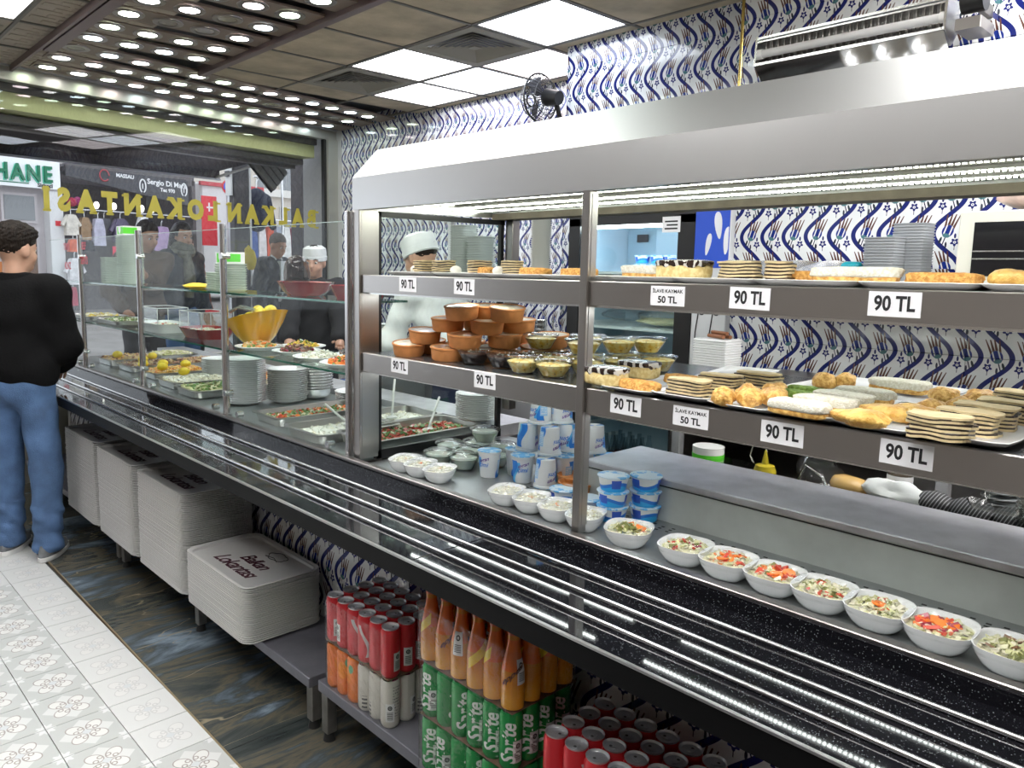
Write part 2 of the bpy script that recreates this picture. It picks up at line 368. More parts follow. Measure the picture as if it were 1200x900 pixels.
# surface nets over a signed distance grid
def snet(name,prims,res,mats,k=.03,parent=None,pad=.03,disp=None,label=None,sub=(),kk=None,loc=None,rz=0,cut=None):
    """prims: ('c',a,b,ra,rb) tapered capsules, ('e',centre,(rx,ry,rz),euler) ellipsoids"""
    P=[]
    for p in prims:
        if p[0]=='c': P+= [np.array(p[1])-p[3],np.array(p[1])+p[3],np.array(p[2])-p[4],np.array(p[2])+p[4]]
        else: P+=[np.array(p[1])-max(p[2]),np.array(p[1])+max(p[2])]
    P=np.array(P); lo=P.min(0)-pad; hi=P.max(0)+pad
    n=np.ceil((hi-lo)/res).astype(int)+1
    ax=[lo[i]+res*np.arange(n[i]) for i in range(3)]
    D=np.full(n,1.0,dtype=np.float32)
    def prim(p,sl):
        x=ax[0][sl[0]][:,None,None]; y=ax[1][sl[1]][None,:,None]; z=ax[2][sl[2]][None,None,:]
        if p[0]=='c':
            a=np.array(p[1]);b=np.array(p[2]);ab=b-a;L=max(ab@ab,1e-9)
            t=np.clip(((x-a[0])*ab[0]+(y-a[1])*ab[1]+(z-a[2])*ab[2])/L,0,1)
            d=np.sqrt((x-a[0]-t*ab[0])**2+(y-a[1]-t*ab[1])**2+(z-a[2]-t*ab[2])**2)
            return d-(p[3]+(p[4]-p[3])*t)
        c=p[1]; r=p[2]; X_,Y_,Z_=x-c[0],y-c[1],z-c[2]
        if len(p)>3 and p[3] is not None:
            R=np.array(p[3] if not isinstance(p[3],tuple) else Matrix.Rotation(p[3][0],3,'X').to_3x3()@Matrix.Rotation(p[3][1],3,'Y')@Matrix.Rotation(p[3][2],3,'Z'))
            R=np.array(R)
            X_,Y_,Z_=(R[0,0]*X_+R[1,0]*Y_+R[2,0]*Z_),(R[0,1]*X_+R[1,1]*Y_+R[2,1]*Z_),(R[0,2]*X_+R[1,2]*Y_+R[2,2]*Z_)
        q=np.sqrt((X_/r[0])**2+(Y_/r[1])**2+(Z_/r[2])**2)
        q2=np.sqrt((X_/r[0]**2)**2+(Y_/r[1]**2)**2+(Z_/r[2]**2)**2)+1e-6
        return q*(q-1)/q2
    def bounds(p,m):
        if p[0]=='c': q0=np.minimum(np.array(p[1])-p[3],np.array(p[2])-p[4])-m; q1=np.maximum(np.array(p[1])+p[3],np.array(p[2])+p[4])+m
        else: q0=np.array(p[1])-max(p[2])-m; q1=np.array(p[1])+max(p[2])+m
        return tuple(slice(max(0,int((q0[i]-lo[i])/res)),min(n[i],int((q1[i]-lo[i])/res)+2)) for i in range(3))
    for p in prims:
        kp=k; sl=bounds(p,kp*1.5+res*2); d=prim(p,sl).astype(np.float32); A=D[sl]
        h=np.clip(.5+.5*(A-d)/kp,0,1); D[sl]=A*(1-h)+d*h-kp*h*(1-h)
    for p in sub:
        sl=bounds(p,.03+res*2); d=-prim(p,sl).astype(np.float32); A=D[sl]; kp=.008
        h=np.clip(.5+.5*(d-A)/kp,0,1); D[sl]=A*(1-h)+d*h+kp*h*(1-h)
    if disp is not None: D+=disp(ax[0][:,None,None],ax[1][None,:,None],ax[2][None,None,:])
    if cut is not None: D=np.maximum(D,cut(ax[0][:,None,None],ax[1][None,:,None],ax[2][None,None,:]))
    D[0]=D[-1]=1; D[:,0]=D[:,-1]=1; D[:,:,0]=D[:,:,-1]=1
    S=D<0
    acc=np.zeros((n[0]-1,n[1]-1,n[2]-1,3),np.float32); cnt=np.zeros((n[0]-1,n[1]-1,n[2]-1),np.float32)
    corners=[(i,j,l) for i in (0,1) for j in (0,1) for l in (0,1)]
    def cs(A,c): return A[c[0]:n[0]-1+c[0],c[1]:n[1]-1+c[1],c[2]:n[2]-1+c[2]]
    for a_ in corners:
        for d_ in range(3):
            if a_[d_]==0:
                b_=list(a_); b_[d_]=1; va,vb=cs(D,a_),cs(D,b_); m_=(va<0)!=(vb<0)
                with np.errstate(divide='ignore',invalid='ignore'): t=np.where(m_,va/(va-vb),0)
                for q in range(3): acc[...,q]+=np.where(m_,a_[q]+(t if q==d_ else 0),0)
                cnt+=m_
    act=cnt>0; idx=-np.ones(act.shape,int); idx[act]=np.arange(act.sum())
    ii=np.argwhere(act); vs_=(ii+acc[act]/cnt[act][:,None])*res+lo
    F=[]
    for d_ in range(3):
        u_,w_=[(1,2),(2,0),(0,1)][d_]
        A=S; sl0=[slice(None)]*3; sl1=[slice(None)]*3; sl0[d_]=slice(0,-1); sl1[d_]=slice(1,None)
        ch=np.argwhere(A[tuple(sl0)]!=A[tuple(sl1)])
        ch=ch[(ch[:,u_]>0)&(ch[:,w_]>0)&(ch[:,u_]<n[u_]-1)&(ch[:,w_]<n[w_]-1)]
        eu=np.zeros(3,int); eu[u_]=1; ew=np.zeros(3,int); ew[w_]=1
        g=lambda c: idx[c[:,0],c[:,1],c[:,2]]
        q=np.stack([g(ch-eu-ew),g(ch-ew),g(ch),g(ch-eu)],1)
        ins=A[ch[:,0],ch[:,1],ch[:,2]]
        q[~ins]=q[~ins][:,::-1]; F.append(q)
    F=np.concatenate(F); F=F[(F>=0).all(1)]
    me=bpy.data.meshes.new(name); me.from_pydata(vs_.tolist(),[],F.tolist()); me.materials.append(mats); me.update(); me.shade_smooth()
    o=bpy.data.objects.new(name,me); C.objects.link(o)
    if parent: o.parent=parent
    if loc: o.location=loc; o.rotation_euler=(0,0,rz)
    if label: o['label']=label
    return o
# ============================================================ SETTING
# ---- ceiling: 60 cm tiles on a grid whose node (0,0) is at (2.909,3.206)
CX,CY=2.909,3.206
TILEC=mat('speckled beige ceiling tile',(.50,.42,.30),.8,var=.28,vscale=5,bump=.2,bscale=50)
TILEB=mat('embossed ceiling tile',(.44,.38,.31),.8,var=.1,vscale=9)
TBAR=mat('grey ceiling tee bar',(.16,.15,.13),.5)
ceil=struct('ceiling',G().box(-3.2,6.3,-3,7.2,ZC+.12,ZC+.2),TBAR)
g=G()
for i in range(-9,4): x=CX+.6*i; g.box(x-.009,x+.009,-2.9,6.0 if x>1.2 else 7.0,ZC-.001,ZC+.014) if not 1.38<x<2.29 else None
for j in range(-10,6):
    y=CY+.6*j
    if y<5.2:
        g.box(2.3,4.3,y-.009,y+.009,ZC-.001,ZC+.014)
    g.box(-2.9,1.34,y-.135,y-.117,ZC-.001,ZC+.014)
obj('grid_bar',g,TBAR,ceil,kind='stuff')
ct=G().box(.012,.588,.012,.588,ZC+.004,ZC+.02).mesh('ceiling_tile',TILEC)
eg=G().box(.012,.588,.012,.588,ZC+.006,ZC+.02)
for r in range(8):
    for c_ in range(4):
        x0=.03+c_*.14+(.07 if r%2 else 0)
        if x0+.12<.585: eg.box(x0,x0+.118,.03+r*.067,.085+r*.067,ZC+.003,ZC+.007)
et=eg.mesh('ceiling_tile',TILEB)
lights=[(0,-1),(0,1),(1,1),(1,0),(1,2),(-4,2)]
added_unseen_lights=[(-3,-2),(-5,1),(-2,-5),(-4,-5),(-1,-7),(-6,-2),(-3,0),(-5,-4),(-2,-7),(-4,-7),(-6,-6),(-6,4),(-4,-2),(-2,-8),(0,-5),(0,-7)]  # unseen ceiling panels added to brighten the shop
vents=[(0,0),(0,2)]
YS=lambda i: -.126 if i<=-3 else 0
for i in range(-9,3):
    for j in range(-9,6):
        x,y=CX+.6*i,CY+.6*j+YS(i)
        if (i,j) in lights or (i,j) in added_unseen_lights or (i,j) in vents: continue
        if 1.2<x<2.3 or (x<1.2 and y>6.2): continue
        if x>1.3 and y>=4.9: continue
        if i==1 and j<0 and False: continue
        obj('ceiling_tile',ct if i>-2 else et,None,ceil,loc=(x,y,0))
# tiles next to the disc field and the partly cut row towards the window
g=G().box(2.31,4.2,CY+1.812,5.3,ZC+.004,ZC+.02); obj('ceiling_tile',g,TILEC,ceil)
DISCP=patmat('glowing light panel',lambda: cmix((1,1,1),(.93,.96,1),nz(objx()[3],2.0)),.5)
PANEM={}
def paneM(col,k=1):
    if (col,k) not in PANEM: PANEM[col,k]=mat('lit ceiling panel %d'%len(PANEM),col,.5,emit=PANEL_W*k)
    return PANEM[col,k]
LAB={(0,-1):('square lit ceiling panel nearest the patterned bulkhead, largest one in view',(.84,.90,1)),(0,1):('lit ceiling panel between the two square air vents',(.97,.96,1)),(1,1):('lit ceiling panel left of the black wall fan',(.86,.92,1)),(1,0):('pinkish lit ceiling panel directly above the black wall fan',(.66,.60,.61)),(1,2):('lit ceiling panel touching the far patterned wall, smallest in view',(.96,.93,.98)),(-4,2):('lit ceiling panel cut by the top left corner of the picture',(1,1,1))}
for (i,j) in lights+added_unseen_lights:
    x,y=CX+.6*i,CY+.6*j+YS(i)
    lab,col=LAB.get((i,j),('unseen lit ceiling panel added to brighten the shop',(1,.99,.97)))
    t=thing('ceiling_light',lab,'ceiling light',(x+.3,y+.3,ZC),group=None if (i,j) in LAB else 'added ceiling panels out of view')
    fr=G(); w=.29
    for a in ((-w,w,-w,-w+.012),(-w,w,w-.012,w),(-w,-w+.012,-w,w),(w-.012,w,-w,w)): fr.box(a[0],a[1],a[2],a[3],0,.014)
    obj('frame',fr,TBAR,t); obj('diffuser',G().box(-.278,.278,-.278,.278,.004,.010),paneM(col,.5 if (i,j) in LAB else 1.3),t)  # the added unseen panels emit more than those in view
for (i,j),lb in zip(vents,('square louvred air vent beside the largest lit ceiling panel','square louvred air vent nearer the spotlights')):
    t=thing('ceiling_vent',lb,'vent',(CX+.6*i+.3,CY+.6*j+.3,ZC))
    obj('back_box',G().box(-.28,.28,-.28,.28,.03,.04),BLACK,t)
    VM=mat('beige vent metal',(.30,.28,.23),.6)
    fr=G()
    for a in ((-.29,.29,-.29,-.235),(-.29,.29,.235,.29),(-.29,-.235,-.235,.235),(.235,.29,-.235,.235)): fr.box(a[0],a[1],a[2],a[3],-.004,.02)
    obj('frame',fr,VM,t)
    for q in range(6):
        o_=.232-q*.034; b=.028; s=G()
        ring=lambda h,z:[(-h,-h,z),(h,-h,z),(h,h,z),(-h,h,z)]
        s.loft([ring(o_,-.003),ring(o_-b,.010),ring(o_-b-.002,.010),ring(o_-.002,-.005)],False,False)
        s.add(ring(o_,-.003)+ring(o_-.002,-.005),[(0,1,5,4),(1,2,6,5),(2,3,7,6),(3,0,4,7)])
        obj('slat',s,VM,t)
    obj('centre_plate',G().box(-.03,.03,-.03,.03,-.003,.003),VM,t)
# ---- disc spotlights in dark slats: field 1.40..2.27 x 2.0..5.2, and three skewed rows along the window
FRM=mat('mauve metal frame',(.23,.17,.17),.4,.6); SLAT=mat('brownish slat strip',(.27,.21,.17),.5,.3)
fr=G().box(1.335,1.40,-1,5.3,ZC-.03,ZC+.03).box(2.265,2.31,-1,5.24,ZC-.03,ZC+.03)
fr.box(1.30,1.318,-1,6.0,ZC-.035,ZC+.01)
struct('trim_1',fr,FRM)
struct('trim_2',G().box(1.335,4.25,-1,6.9,ZC+.09,ZC+.11),BLACK)
SK=.1865
discs=[]
for k in range(14):
    x=1.49+.2055*k
    if x>4.02: continue
    discs+=[(x,5.83+(x-1.49)*.196,1),(x,5.505+(x-1.49)*.196,2),(x,5.19+(x-1.49)*.196,3)]
rows=[(4.90,4),(4.605,5),(4.305,6),(4.02,7),(3.73,8),(3.43,9),(3.13,10),(2.83,11),(2.53,12),(2.23,13),(1.93,14)]
for y,r in rows: discs+=[(1.50+.205*k,y,r) for k in range(4)]
g=G()
for r0 in (5.83,5.505,5.19):
    y0=r0+(1.40-1.49)*.196; y1=r0+(4.2-1.49)*.196
    g.add([(1.40,y0-.115,ZC-.002),(4.2,y1-.115,ZC-.002),(4.2,y1+.10,ZC-.002),(1.40,y0+.10,ZC-.002),(1.40,y0-.115,ZC+.01),(4.2,y1-.115,ZC+.01),(4.2,y1+.10,ZC+.01),(1.40,y0+.10,ZC+.01)],[(3,2,1,0),(4,5,6,7),(0,1,5,4),(1,2,6,5),(2,3,7,6),(3,0,4,7)])
struct('trim_3',g,SLAT)
g=G()
for y,r in rows: g.box(1.40,2.265,y-.10,y+.10,ZC-.002,ZC+.01)
struct('trim_4',g,SLAT)
dim={(455,0)}
dg=G().lathe([(.050,-.004),(.062,-.008),(.078,-.006),(.080,0)],20); ringm=dg.mesh('trim_ring',mat('satin nickel ring',(.35,.32,.30),.3,1),True)
cols=[(.80,1,.78),(1,.97,.95),(.78,.93,1),(.88,1,.80),(1,.84,.86)]
lensm=[G().disc((0,0,-.003),.052,18,up=False).mesh('lens',mat('lit spotlight lens %d'%i,c,.4,emit=DISC_W)) for i,c in enumerate(cols)]
offm=G().disc((0,0,-.003),.052,18,up=False).mesh('lens',mat('unlit spotlight lens',(.33,.30,.25),.2,.4))
OFF={(3,0),(2,8),(2,11),(6,1),(6,2),(7,2),(9,1),(12,2)}
cnt={}
for x,y,r in discs:
    k=cnt.get(r,0); cnt[r]=k+1
    off=(r,k) in OFF
    if r<=3: lb=('unlit round spotlight in the rows beside the window' if off else 'small lit round spotlight in the three long rows beside the window'); gp='window row spotlights'+(' unlit' if off else '')
    else: lb=('unlit round spotlight in the ceiling field of short rows' if off else 'lit round spotlight in the ceiling field of short rows'); gp='ceiling field spotlights'+(' unlit' if off else '')
    t=thing('recessed_spotlight',lb,'spotlight',(x,y,ZC-.003),group=gp)
    obj('trim_ring',ringm,None,t); obj('lens',offm if off else lensm[(k*7+r*3+(k*k)%3)%5],None,t)
# ---- floor
BASE=mat('dark grout',(.05,.05,.05),.8)
fl=struct('floor',G().box(-3.2,4.3,-3,6.9,-.06,-.012),BASE)
A=.0094
tm=G(); 
def ftile(mt):
    g=G(); h=.0985
    g.add([(-h,-h,0),(h,-h,0),(h,h,0),(-h,h,0),(-h,-h,-.011),(h,-h,-.011),(h,h,-.011),(-h,h,-.011)],[(0,1,2,3),(0,4,5,1),(1,5,6,2),(2,6,7,3),(3,7,4,0)],0,[(-h,-h),(h,-h),(h,h),(-h,h)]*2)
    return g.mesh('floor_tile',mt)
tp,tq=ftile(TPAT),ftile(TPLAIN)
fx0,fy0=.7396,2.5017
for i in range(-5,1):
    for j in range(-4,19):
        cx,cy=(i+.5)*.2,(j+.5)*.2
        x=fx0+cx*math.cos(A)-cy*math.sin(A)+.04; y=fy0+cx*math.sin(A)+cy*math.cos(A)
        o=obj('floor_tile',tp if (i<0 and j<8) or (i==0 and j<-1) else tq,None,fl,loc=(x,y,0),rot=(0,0,A+(PI/2)*((i+j)%4)))
# marble slabs 60 x 60 to the right
x0=.983
sm=G()
for i in range(2):
    for j in range(-1,12):
        g=G().bb(x0-.03*0+i*.6+.0015,x0+(i+1)*.6-.0015,.4+j*.6+.0015,.4+(j+1)*.6-.0015,-.011,0,.0012)
        obj('floor_slab',g,MARBLE,fl)
obj('joint_strip',G().box(x0-.006,x0+.001,-1,6.6,-.012,.001),mat('brass joint strip',(.32,.25,.15),.4,.5),fl)
struct('floor_kitchen',G().box(2.18,4.3,-1,6.6,-.012,.0),mat('brown kitchen floor',(.12,.10,.09),.5)) if False else None
obj('kitchen_slab',G().box(2.19,4.25,-1,6.5,-.011,0),mat('brown kitchen floor',(.12,.10,.09),.5),fl)
# ---- walls with tulip tiles
WB=mat('wall plaster',(.5,.5,.5),.8)
def wtile():
    g=G(); w,h,b,d=.2,.278,.0012,.008
    v=[(0,-b,b),(0,-(w-b),b),(0,-(w-b),h-b),(0,-b,h-b),(d,0,0),(d,-w,0),(d,-w,h),(d,0,h)]
    uv=[(b,b),(w-b,b),(w-b,h-b),(b,h-b),(0,0),(w,0),(w,h),(0,h)]
    g.add(v,[(0,1,2,3)][::1],0,uv); g.add(v,[(0,4,5,1),(1,5,6,2),(2,6,7,3),(3,7,4,0)],0,uv)
    return g.mesh('wall_tile',TULIP)
WT=wtile()
Z0=2.713-.278*10
def tilewall(par,x,y_hi,ncol,k0,k1,skip=None,dz=0):
    n=0
    for c_ in range(ncol):
        for k in range(k0,k1):
            z=Z0+k*.278+dz
            if skip and skip(y_hi-c_*.2,z): continue
            obj('wall_tile',WT,None,par,loc=(x,y_hi-c_*.2,z)); n+=1
    return n
wr=struct('wall_right',G().box(4.21,4.35,3.1,7.2,0,ZC+.1).box(3.61,3.75,1.9,3.12,1.95,ZC+.1).box(3.61,3.75,2.90,3.12,0,1.95).box(3.61,4.3,3.10,3.115,0,ZC+.1).box(3.41,3.75,-2.5,1.905,0,ZC+.1),WB)
tilewall(wr,4.2,6.7,18,3,11)
tilewall(wr,3.6,3.12,6,3,11,skip=lambda y,z: y<2.95 and z<1.9)
tilewall(wr,3.4,1.9,13,6,11,dz=-.031)
tilewall(wr,3.4,1.9,13,3,6,dz=-.083)
tilewall(wr,3.404,1.9,13,6,7,dz=-.083)
g=G(); 
for k in range(3,11):
    z=Z0+k*.278
    g.add([(3.6,3.122,z),(4.2,3.122,z),(4.2,3.122,z+.277),(3.6,3.122,z+.277)],[(1,0,3,2)],0,[(0,0),(.6,0),(.6,.277),(0,.277)])
    g.add([(3.4,1.906,z),(3.6,1.906,z),(3.6,1.906,z+.277),(3.4,1.906,z+.277)],[(1,0,3,2)],0,[(0,0),(.2,0),(.2,.277),(0,.277)])
obj('tiled_return',g,TULIP,wr)
struct('trim_5',G().cyl((3.402,1.908,0),(3.402,1.908,ZC),.008,n=10),mat('polished brass',(.62,.47,.16),.2,1))
struct('wall_left',G().box(-3.2,-3.05,-3,7.2,0,ZC+.1),mat('cream wall',(.36,.32,.29),.75))
struct('wall_back',G().box(-3.2,3.5,-3.1,-2.95,0,ZC+.1),mat('cream wall',(.36,.32,.29),.75))
# ---- shop front: local frame along the window line
AW=math.atan(SK); EX=(math.cos(AW),math.sin(AW)); NX=(-math.sin(AW),math.cos(AW))
def FP(s,d=0): return (s*EX[0]+d*NX[0],5.776+s*EX[1]+d*NX[1])
MF=Matrix.Translation((0,5.776,0))@Matrix.Rotation(AW,4,'Z')     # s,d,z -> world
def fobj(name,g,mats,parent=None,smooth=False,loc=(0,0,0),label=None,rz=0):
    o=obj(name,g,mats,parent,smooth,label=label)
    if not parent: o.matrix_world=MF@Matrix.Translation(loc)@Matrix.Rotation(rz,4,'Z')
    else: o.location=loc; o.rotation_euler=(0,0,rz)
    return o
def fthing(name,label,cat,s,d,z,rz=0,group=None):
    p=MF@Vector((s,d,z)); return thing(name,label,cat,p,AW+rz,group)
ALU=mat('cream aluminium frame',(.55,.55,.49),.3,.6)
w1=fobj('window_1',G().box(-.6,4.30,-.03,.05,2.745,2.83).box(4.13,4.25,-.05,.05,0,2.745).box(-.6,4.2,-.04,.04,.0,.80),ALU); w1['kind']='structure'
fobj('window_pane',G().box(-.6,4.13,-.004,.004,.80,2.745),glass('window glass',(.97,.98,.98),.85),w1)
fobj('window_seal',G().box(4.10,4.13,-.02,.02,.8,2.745),BLACK,w1)
st=fobj('wall_front',G().box(4.25,4.9,-.1,.1,0,ZC+.1).box(-3.2,-1.9,-.1,.1,0,ZC+.1).box(-3.2,4.3,-.05,.1,ZC-.005,ZC+.12),WB); st['kind']='structure'
# shutter box and soffit outside the glass
ob=fobj('trim_6',G().box(-1.6,4.12,.14,.42,2.585,2.70),mat('cream shutter box',(.60,.62,.30),.5,var=.25,vscale=30,stretch=(60,1,1))); ob['kind']='structure'
ob=fobj('trim_7',G().box(-1.6,4.12,.10,.5,2.70,2.83).box(-1.6,4.12,.42,.5,2.5,2.7).box(-1.6,4.12,.30,.42,2.53,2.575),mat('grey shutter housing',(.13,.125,.115),.5)); ob['kind']='structure'
# gold lettering painted on the pane, read from outside
ser={'B':[(0,0),(0,1)],'A':[(.12,0),(.88,0)],'L':[(.1,0),(.1,1)],'K':[(.1,0),(.1,1),(.88,0),(.85,1)],'N':[(.1,0),(.1,1),(.9,1)],'O':[],'T':[(.5,0)],'S':[],'I':[(.5,0),(.5,1)],' ':[]}
lt=fthing('window_lettering','gold painted shop lettering on the inside of the window pane','lettering',4.03,-.0065,1.985)
adv={'B':.20,'A':.225,'L':.19,'K':.23,'N':.235,'O':.225,'T':.215,'S':.175,'I':.125,' ':.05}
xp_=0
for ch in 'BALKAN LOKANTASI':
    w=adv[ch]*.80
    if ch!=' ':
        me=textmesh(ch,.205,.0135,0,.0006).copy(); me.materials.append(GOLD)
        # mirrored: reading from outside, so letters advance towards -s
        me.transform(Matrix.Translation((-(xp_+w/2),0,0))@Matrix.Rotation(PI/2,4,'X')@Matrix.Diagonal((-.86,1,1,1)))
        me.flip_normals()
        g=G()
        for sx,sy in ser[ch]:
            cx=-(xp_+w/2)-(sx-.5)*w*.72; zz=-.073 if sy==0 else .073
            g.box(cx-.028,cx+.028,-.0006,.0006,zz-.008,zz+.008)
        o=bpy.data.objects.new('letter',me); C.objects.link(o); o.parent=lt
        if g.v: obj('serif',g,GOLD,o,kind='stuff')
    xp_+=w
# ============================================================ SERVING COUNTER
Y0,Y1=-.35,5.98
cn=thing('serving_counter','long black granite serving counter with three steel tray rods','counter',(0,0,0))
g=G()
for y in (-.35,1.40,3.0,4.5): g.bb(1.099,1.445,y+.001,{-.35:1.40,1.40:3.0,3.0:4.5,4.5:5.98}[y]-.001,.815,.85,.002); 
obj('granite_slab',g,GRANITE,cn)
obj('granite_riser',G().box(1.437,1.462,Y0,Y1,.84,.884),GRANITE,cn)
obj('granite_fascia',G().box(1.094,1.106,Y0,Y1,.797,.846),mat('black fascia panel',(.003,.003,.0035),.5,spec=.15),cn)
obj('edge_strip',G().box(1.091,1.099,Y0,Y1,.8465,.8515),mat('bright aluminium strip',(.6,.6,.6),.3,1),cn)
for x in (1.18,1.268,1.355): obj('tray_rod',G().cyl((x,Y0,.856),(x,Y1,.856),.0046,n=10),CHROME,cn,True)
obj('capping_strip',G().bb(1.447,1.474,Y0,Y1,.884,.890,.002),STEELD,cn)
obj('seam_line',G().box(1.4425,1.445,Y0,Y1,.8495,.8515),mat('grey sealant',(.3,.3,.3),.5),cn)
obj('deck',G().box(1.462,1.802,Y0,1.33,.852,.860).box(1.462,2.24,1.33,2.20,.852,.860),mat('worn grey steel deck',(.36,.38,.38),.42,.75,var=.12,vscale=9),cn)
obj('drain_hole',G().bb(1.98,2.14,1.74,1.88,.8602,.8612,.0003),BLACK,cn)
obj('inner_lip',G().box(1.462,1.47,Y0,2.2,.858,.887),BLACK,cn)
g=G()                                        # perforations along the back of the deck
pm=mat('dark perforation',(.01,.01,.01),.6)
for i in range(64):
    y=-.2+i*.029
    if (i//7)%2: pass
    for r in range(3):
        if (i%9)<7: g.add([(1.725+r*.016+(i%2)*.006-.004,y-.005,.8606),(1.725+r*.016+(i%2)*.006+.004,y-.005,.8606),(1.725+r*.016+(i%2)*.006+.004,y+.005,.8606),(1.725+r*.016+(i%2)*.006-.004,y+.005,.8606)],[(0,1,2,3)])
obj('perforation',g,pm,cn,kind='stuff')
obj('back_panel',G().box(1.80,1.815,Y0,1.44,.852,.965).box(1.815,2.07,1.425,1.44,.86,.965),mat('stained grey steel panel',(.56,.59,.56),.5,.25,var=.15,vscale=7,bump=.1,bscale=20),cn)
obj('panel_seam',G().box(1.798,1.8,Y0,1.44,.957,.960),BLACK,cn)
obj('back_ledge',G().bb(1.795,2.085,Y0,1.445,.965,.981,.003),DULL,cn)
obj('salad_deck',G().box(1.462,2.20,2.22,Y1,.86,.872),mat('salad bar steel deck',(.38,.41,.41),.3,.8),cn)
obj('salad_back_rim',G().box(2.20,2.40,2.22,Y1,.86,.905),DULL,cn)
obj('counter_body',G().box(1.60,2.07,Y0,2.2,.02,.85).box(2.07,2.24,1.34,2.2,.02,.85).box(1.60,2.38,2.2,Y1,.02,.86),STEELD,cn)
wu=obj('tiled_front',G().box(1.535,1.59,-1,5.95,0,.79),WB,cn)
for c_ in range(30):
    for k in range(0,3): obj('wall_tile',WT,None,wu,loc=(1.524,5.85-c_*.2,-.016+.278*k if k else .0))
# ============================================================ LOW SHELVES
BENCH=mat('blue grey scratched bench steel',(.22,.22,.255),.42,.5,var=.15,vscale=10,bump=.1,bscale=60)
LEGM=mat('worn square steel leg',(.30,.29,.27),.45,.8,var=.2,vscale=20)
def bench(label,y0,y1,z,legs):
    t=thing('low_bench',label,'bench',(1.25,y0,0))
    L=y1-y0
    obj('bench_top',G().bb(-.012,.27,0,L,z-.035,z,.002),BENCH,t)
    for yy in legs:
        for xx in (.0,.215):
            l=obj('leg',G().bb(xx,xx+.036,yy,yy+.036,.03,z-.035,.002),LEGM,t)
            obj('rubber_foot',G().cyl((xx+.018,yy+.018,0),(xx+.018,yy+.018,.03),.021,.015,14),RUBBER,l,True)
bench('low steel bench carrying the drink packs, its corner in front',.35,2.062,.21,(.1,1.675))
bench('middle low steel bench under the near stacks of serving trays',2.12,4.0,.19,(.0,.92,1.84))
bench('far low steel bench behind the standing customer',4.04,5.9,.19,(.0,1.8))
# ============================================================ SERVING TRAYS
def rr(w,d,r,z,n=4,cx=0,cy=0):
    p=[]
    for qx,qy,a0 in ((w/2-r,d/2-r,0),(-w/2+r,d/2-r,PI/2),(-w/2+r,-d/2+r,PI),(w/2-r,-d/2+r,1.5*PI)):
        for i in range(n+1):
            a=a0+PI/2*i/n; p.append((cx+qx+r*math.cos(a),cy+qy+r*math.sin(a),z))
    return p
g=G(); TW,TD=.325,.53
g.loft([rr(TW-.045,TD-.045,.03,.0),rr(TW-.034,TD-.034,.034,.0126),rr(TW,TD,.045,.0138),rr(TW,TD,.045,.0162),rr(TW-.006,TD-.006,.042,.017),rr(TW-.012,TD-.012,.04,.0165),rr(TW-.04,TD-.04,.03,.004)],True,True)
TRAY=g.mesh('serving_tray',TRAYP,True,.9)
PINK=mat('dark maroon print',(.055,.008,.02),.5)
def tray_print(par):
    M=basis((.05,-1,0),(1,.05,0),(0,0,1),(-.0,.0,.0046))   # text x along -y, text up along +x
    M=basis((0,-1,0),(1,0,0),(0,0,1),(-.005,.0,.0046))
    text('Balkan',.080,PINK,M@Matrix.Translation((.02,.012,0)),par,'print',.0013,.35,.0002,space=.86)
    text('Lokantası',.088,PINK,M@Matrix.Translation((.0,-.062,0)),par,'print',.0013,.35,.0002,space=.86)
    g=G(); pts=[]
    for i in range(40):
        a=2*PI*i/39; r=.030+.007*abs(math.sin(2.5*a)); pts.append((.098+.026*math.sin(a)*(1+.25*abs(math.sin(2.5*a))),-.03-r*1.6*math.cos(a),.0048))
    g.tube(pts,.0013,4); g.tube([(.068,-.075,.0048),(.082,-.03,.0048),(.070,.02,.0048)],.0012,4); obj('chef_hat_print',g,INK,par)
def stack(cx,cy,z0,n,step,lab_top,lab_in,grp):
    for i in range(n):
        top=i==n-1; j=random.uniform(-.0014,.0014)
        o=obj('serving_tray',TRAY,None,None,loc=(cx+j,cy+random.uniform(-.0015,.0015),z0+i*step),rot=(0,0,random.uniform(-.003,.003)))
        if top: tag(o,lab_top,'tray'); tray_print(o)
        else: tag(o,lab_in,'tray',grp)
stack(1.327,2.695,.1905,27,.0079,'top tray of the low stack, fully visible with chef hat print','pale grey tray inside the low stack beside the red cans','trays in the low stack')
stack(1.330,3.247,.1905,54,.0079,'top tray of the tall stack just behind the low stack','pale grey tray inside the tall stack just behind the low stack','trays in the nearest tall stack')
stack(1.325,3.80,.1905,55,.0079,'top tray of the second tall stack, half under the counter edge','pale grey tray inside the second tall stack from the low one','trays in the second tall stack')
stack(1.325,4.36,.1905,56,.0079,'top tray of the farthest tall stack beside the customer','pale grey tray inside the farthest tall stack beside the customer','trays in the farthest tall stack')
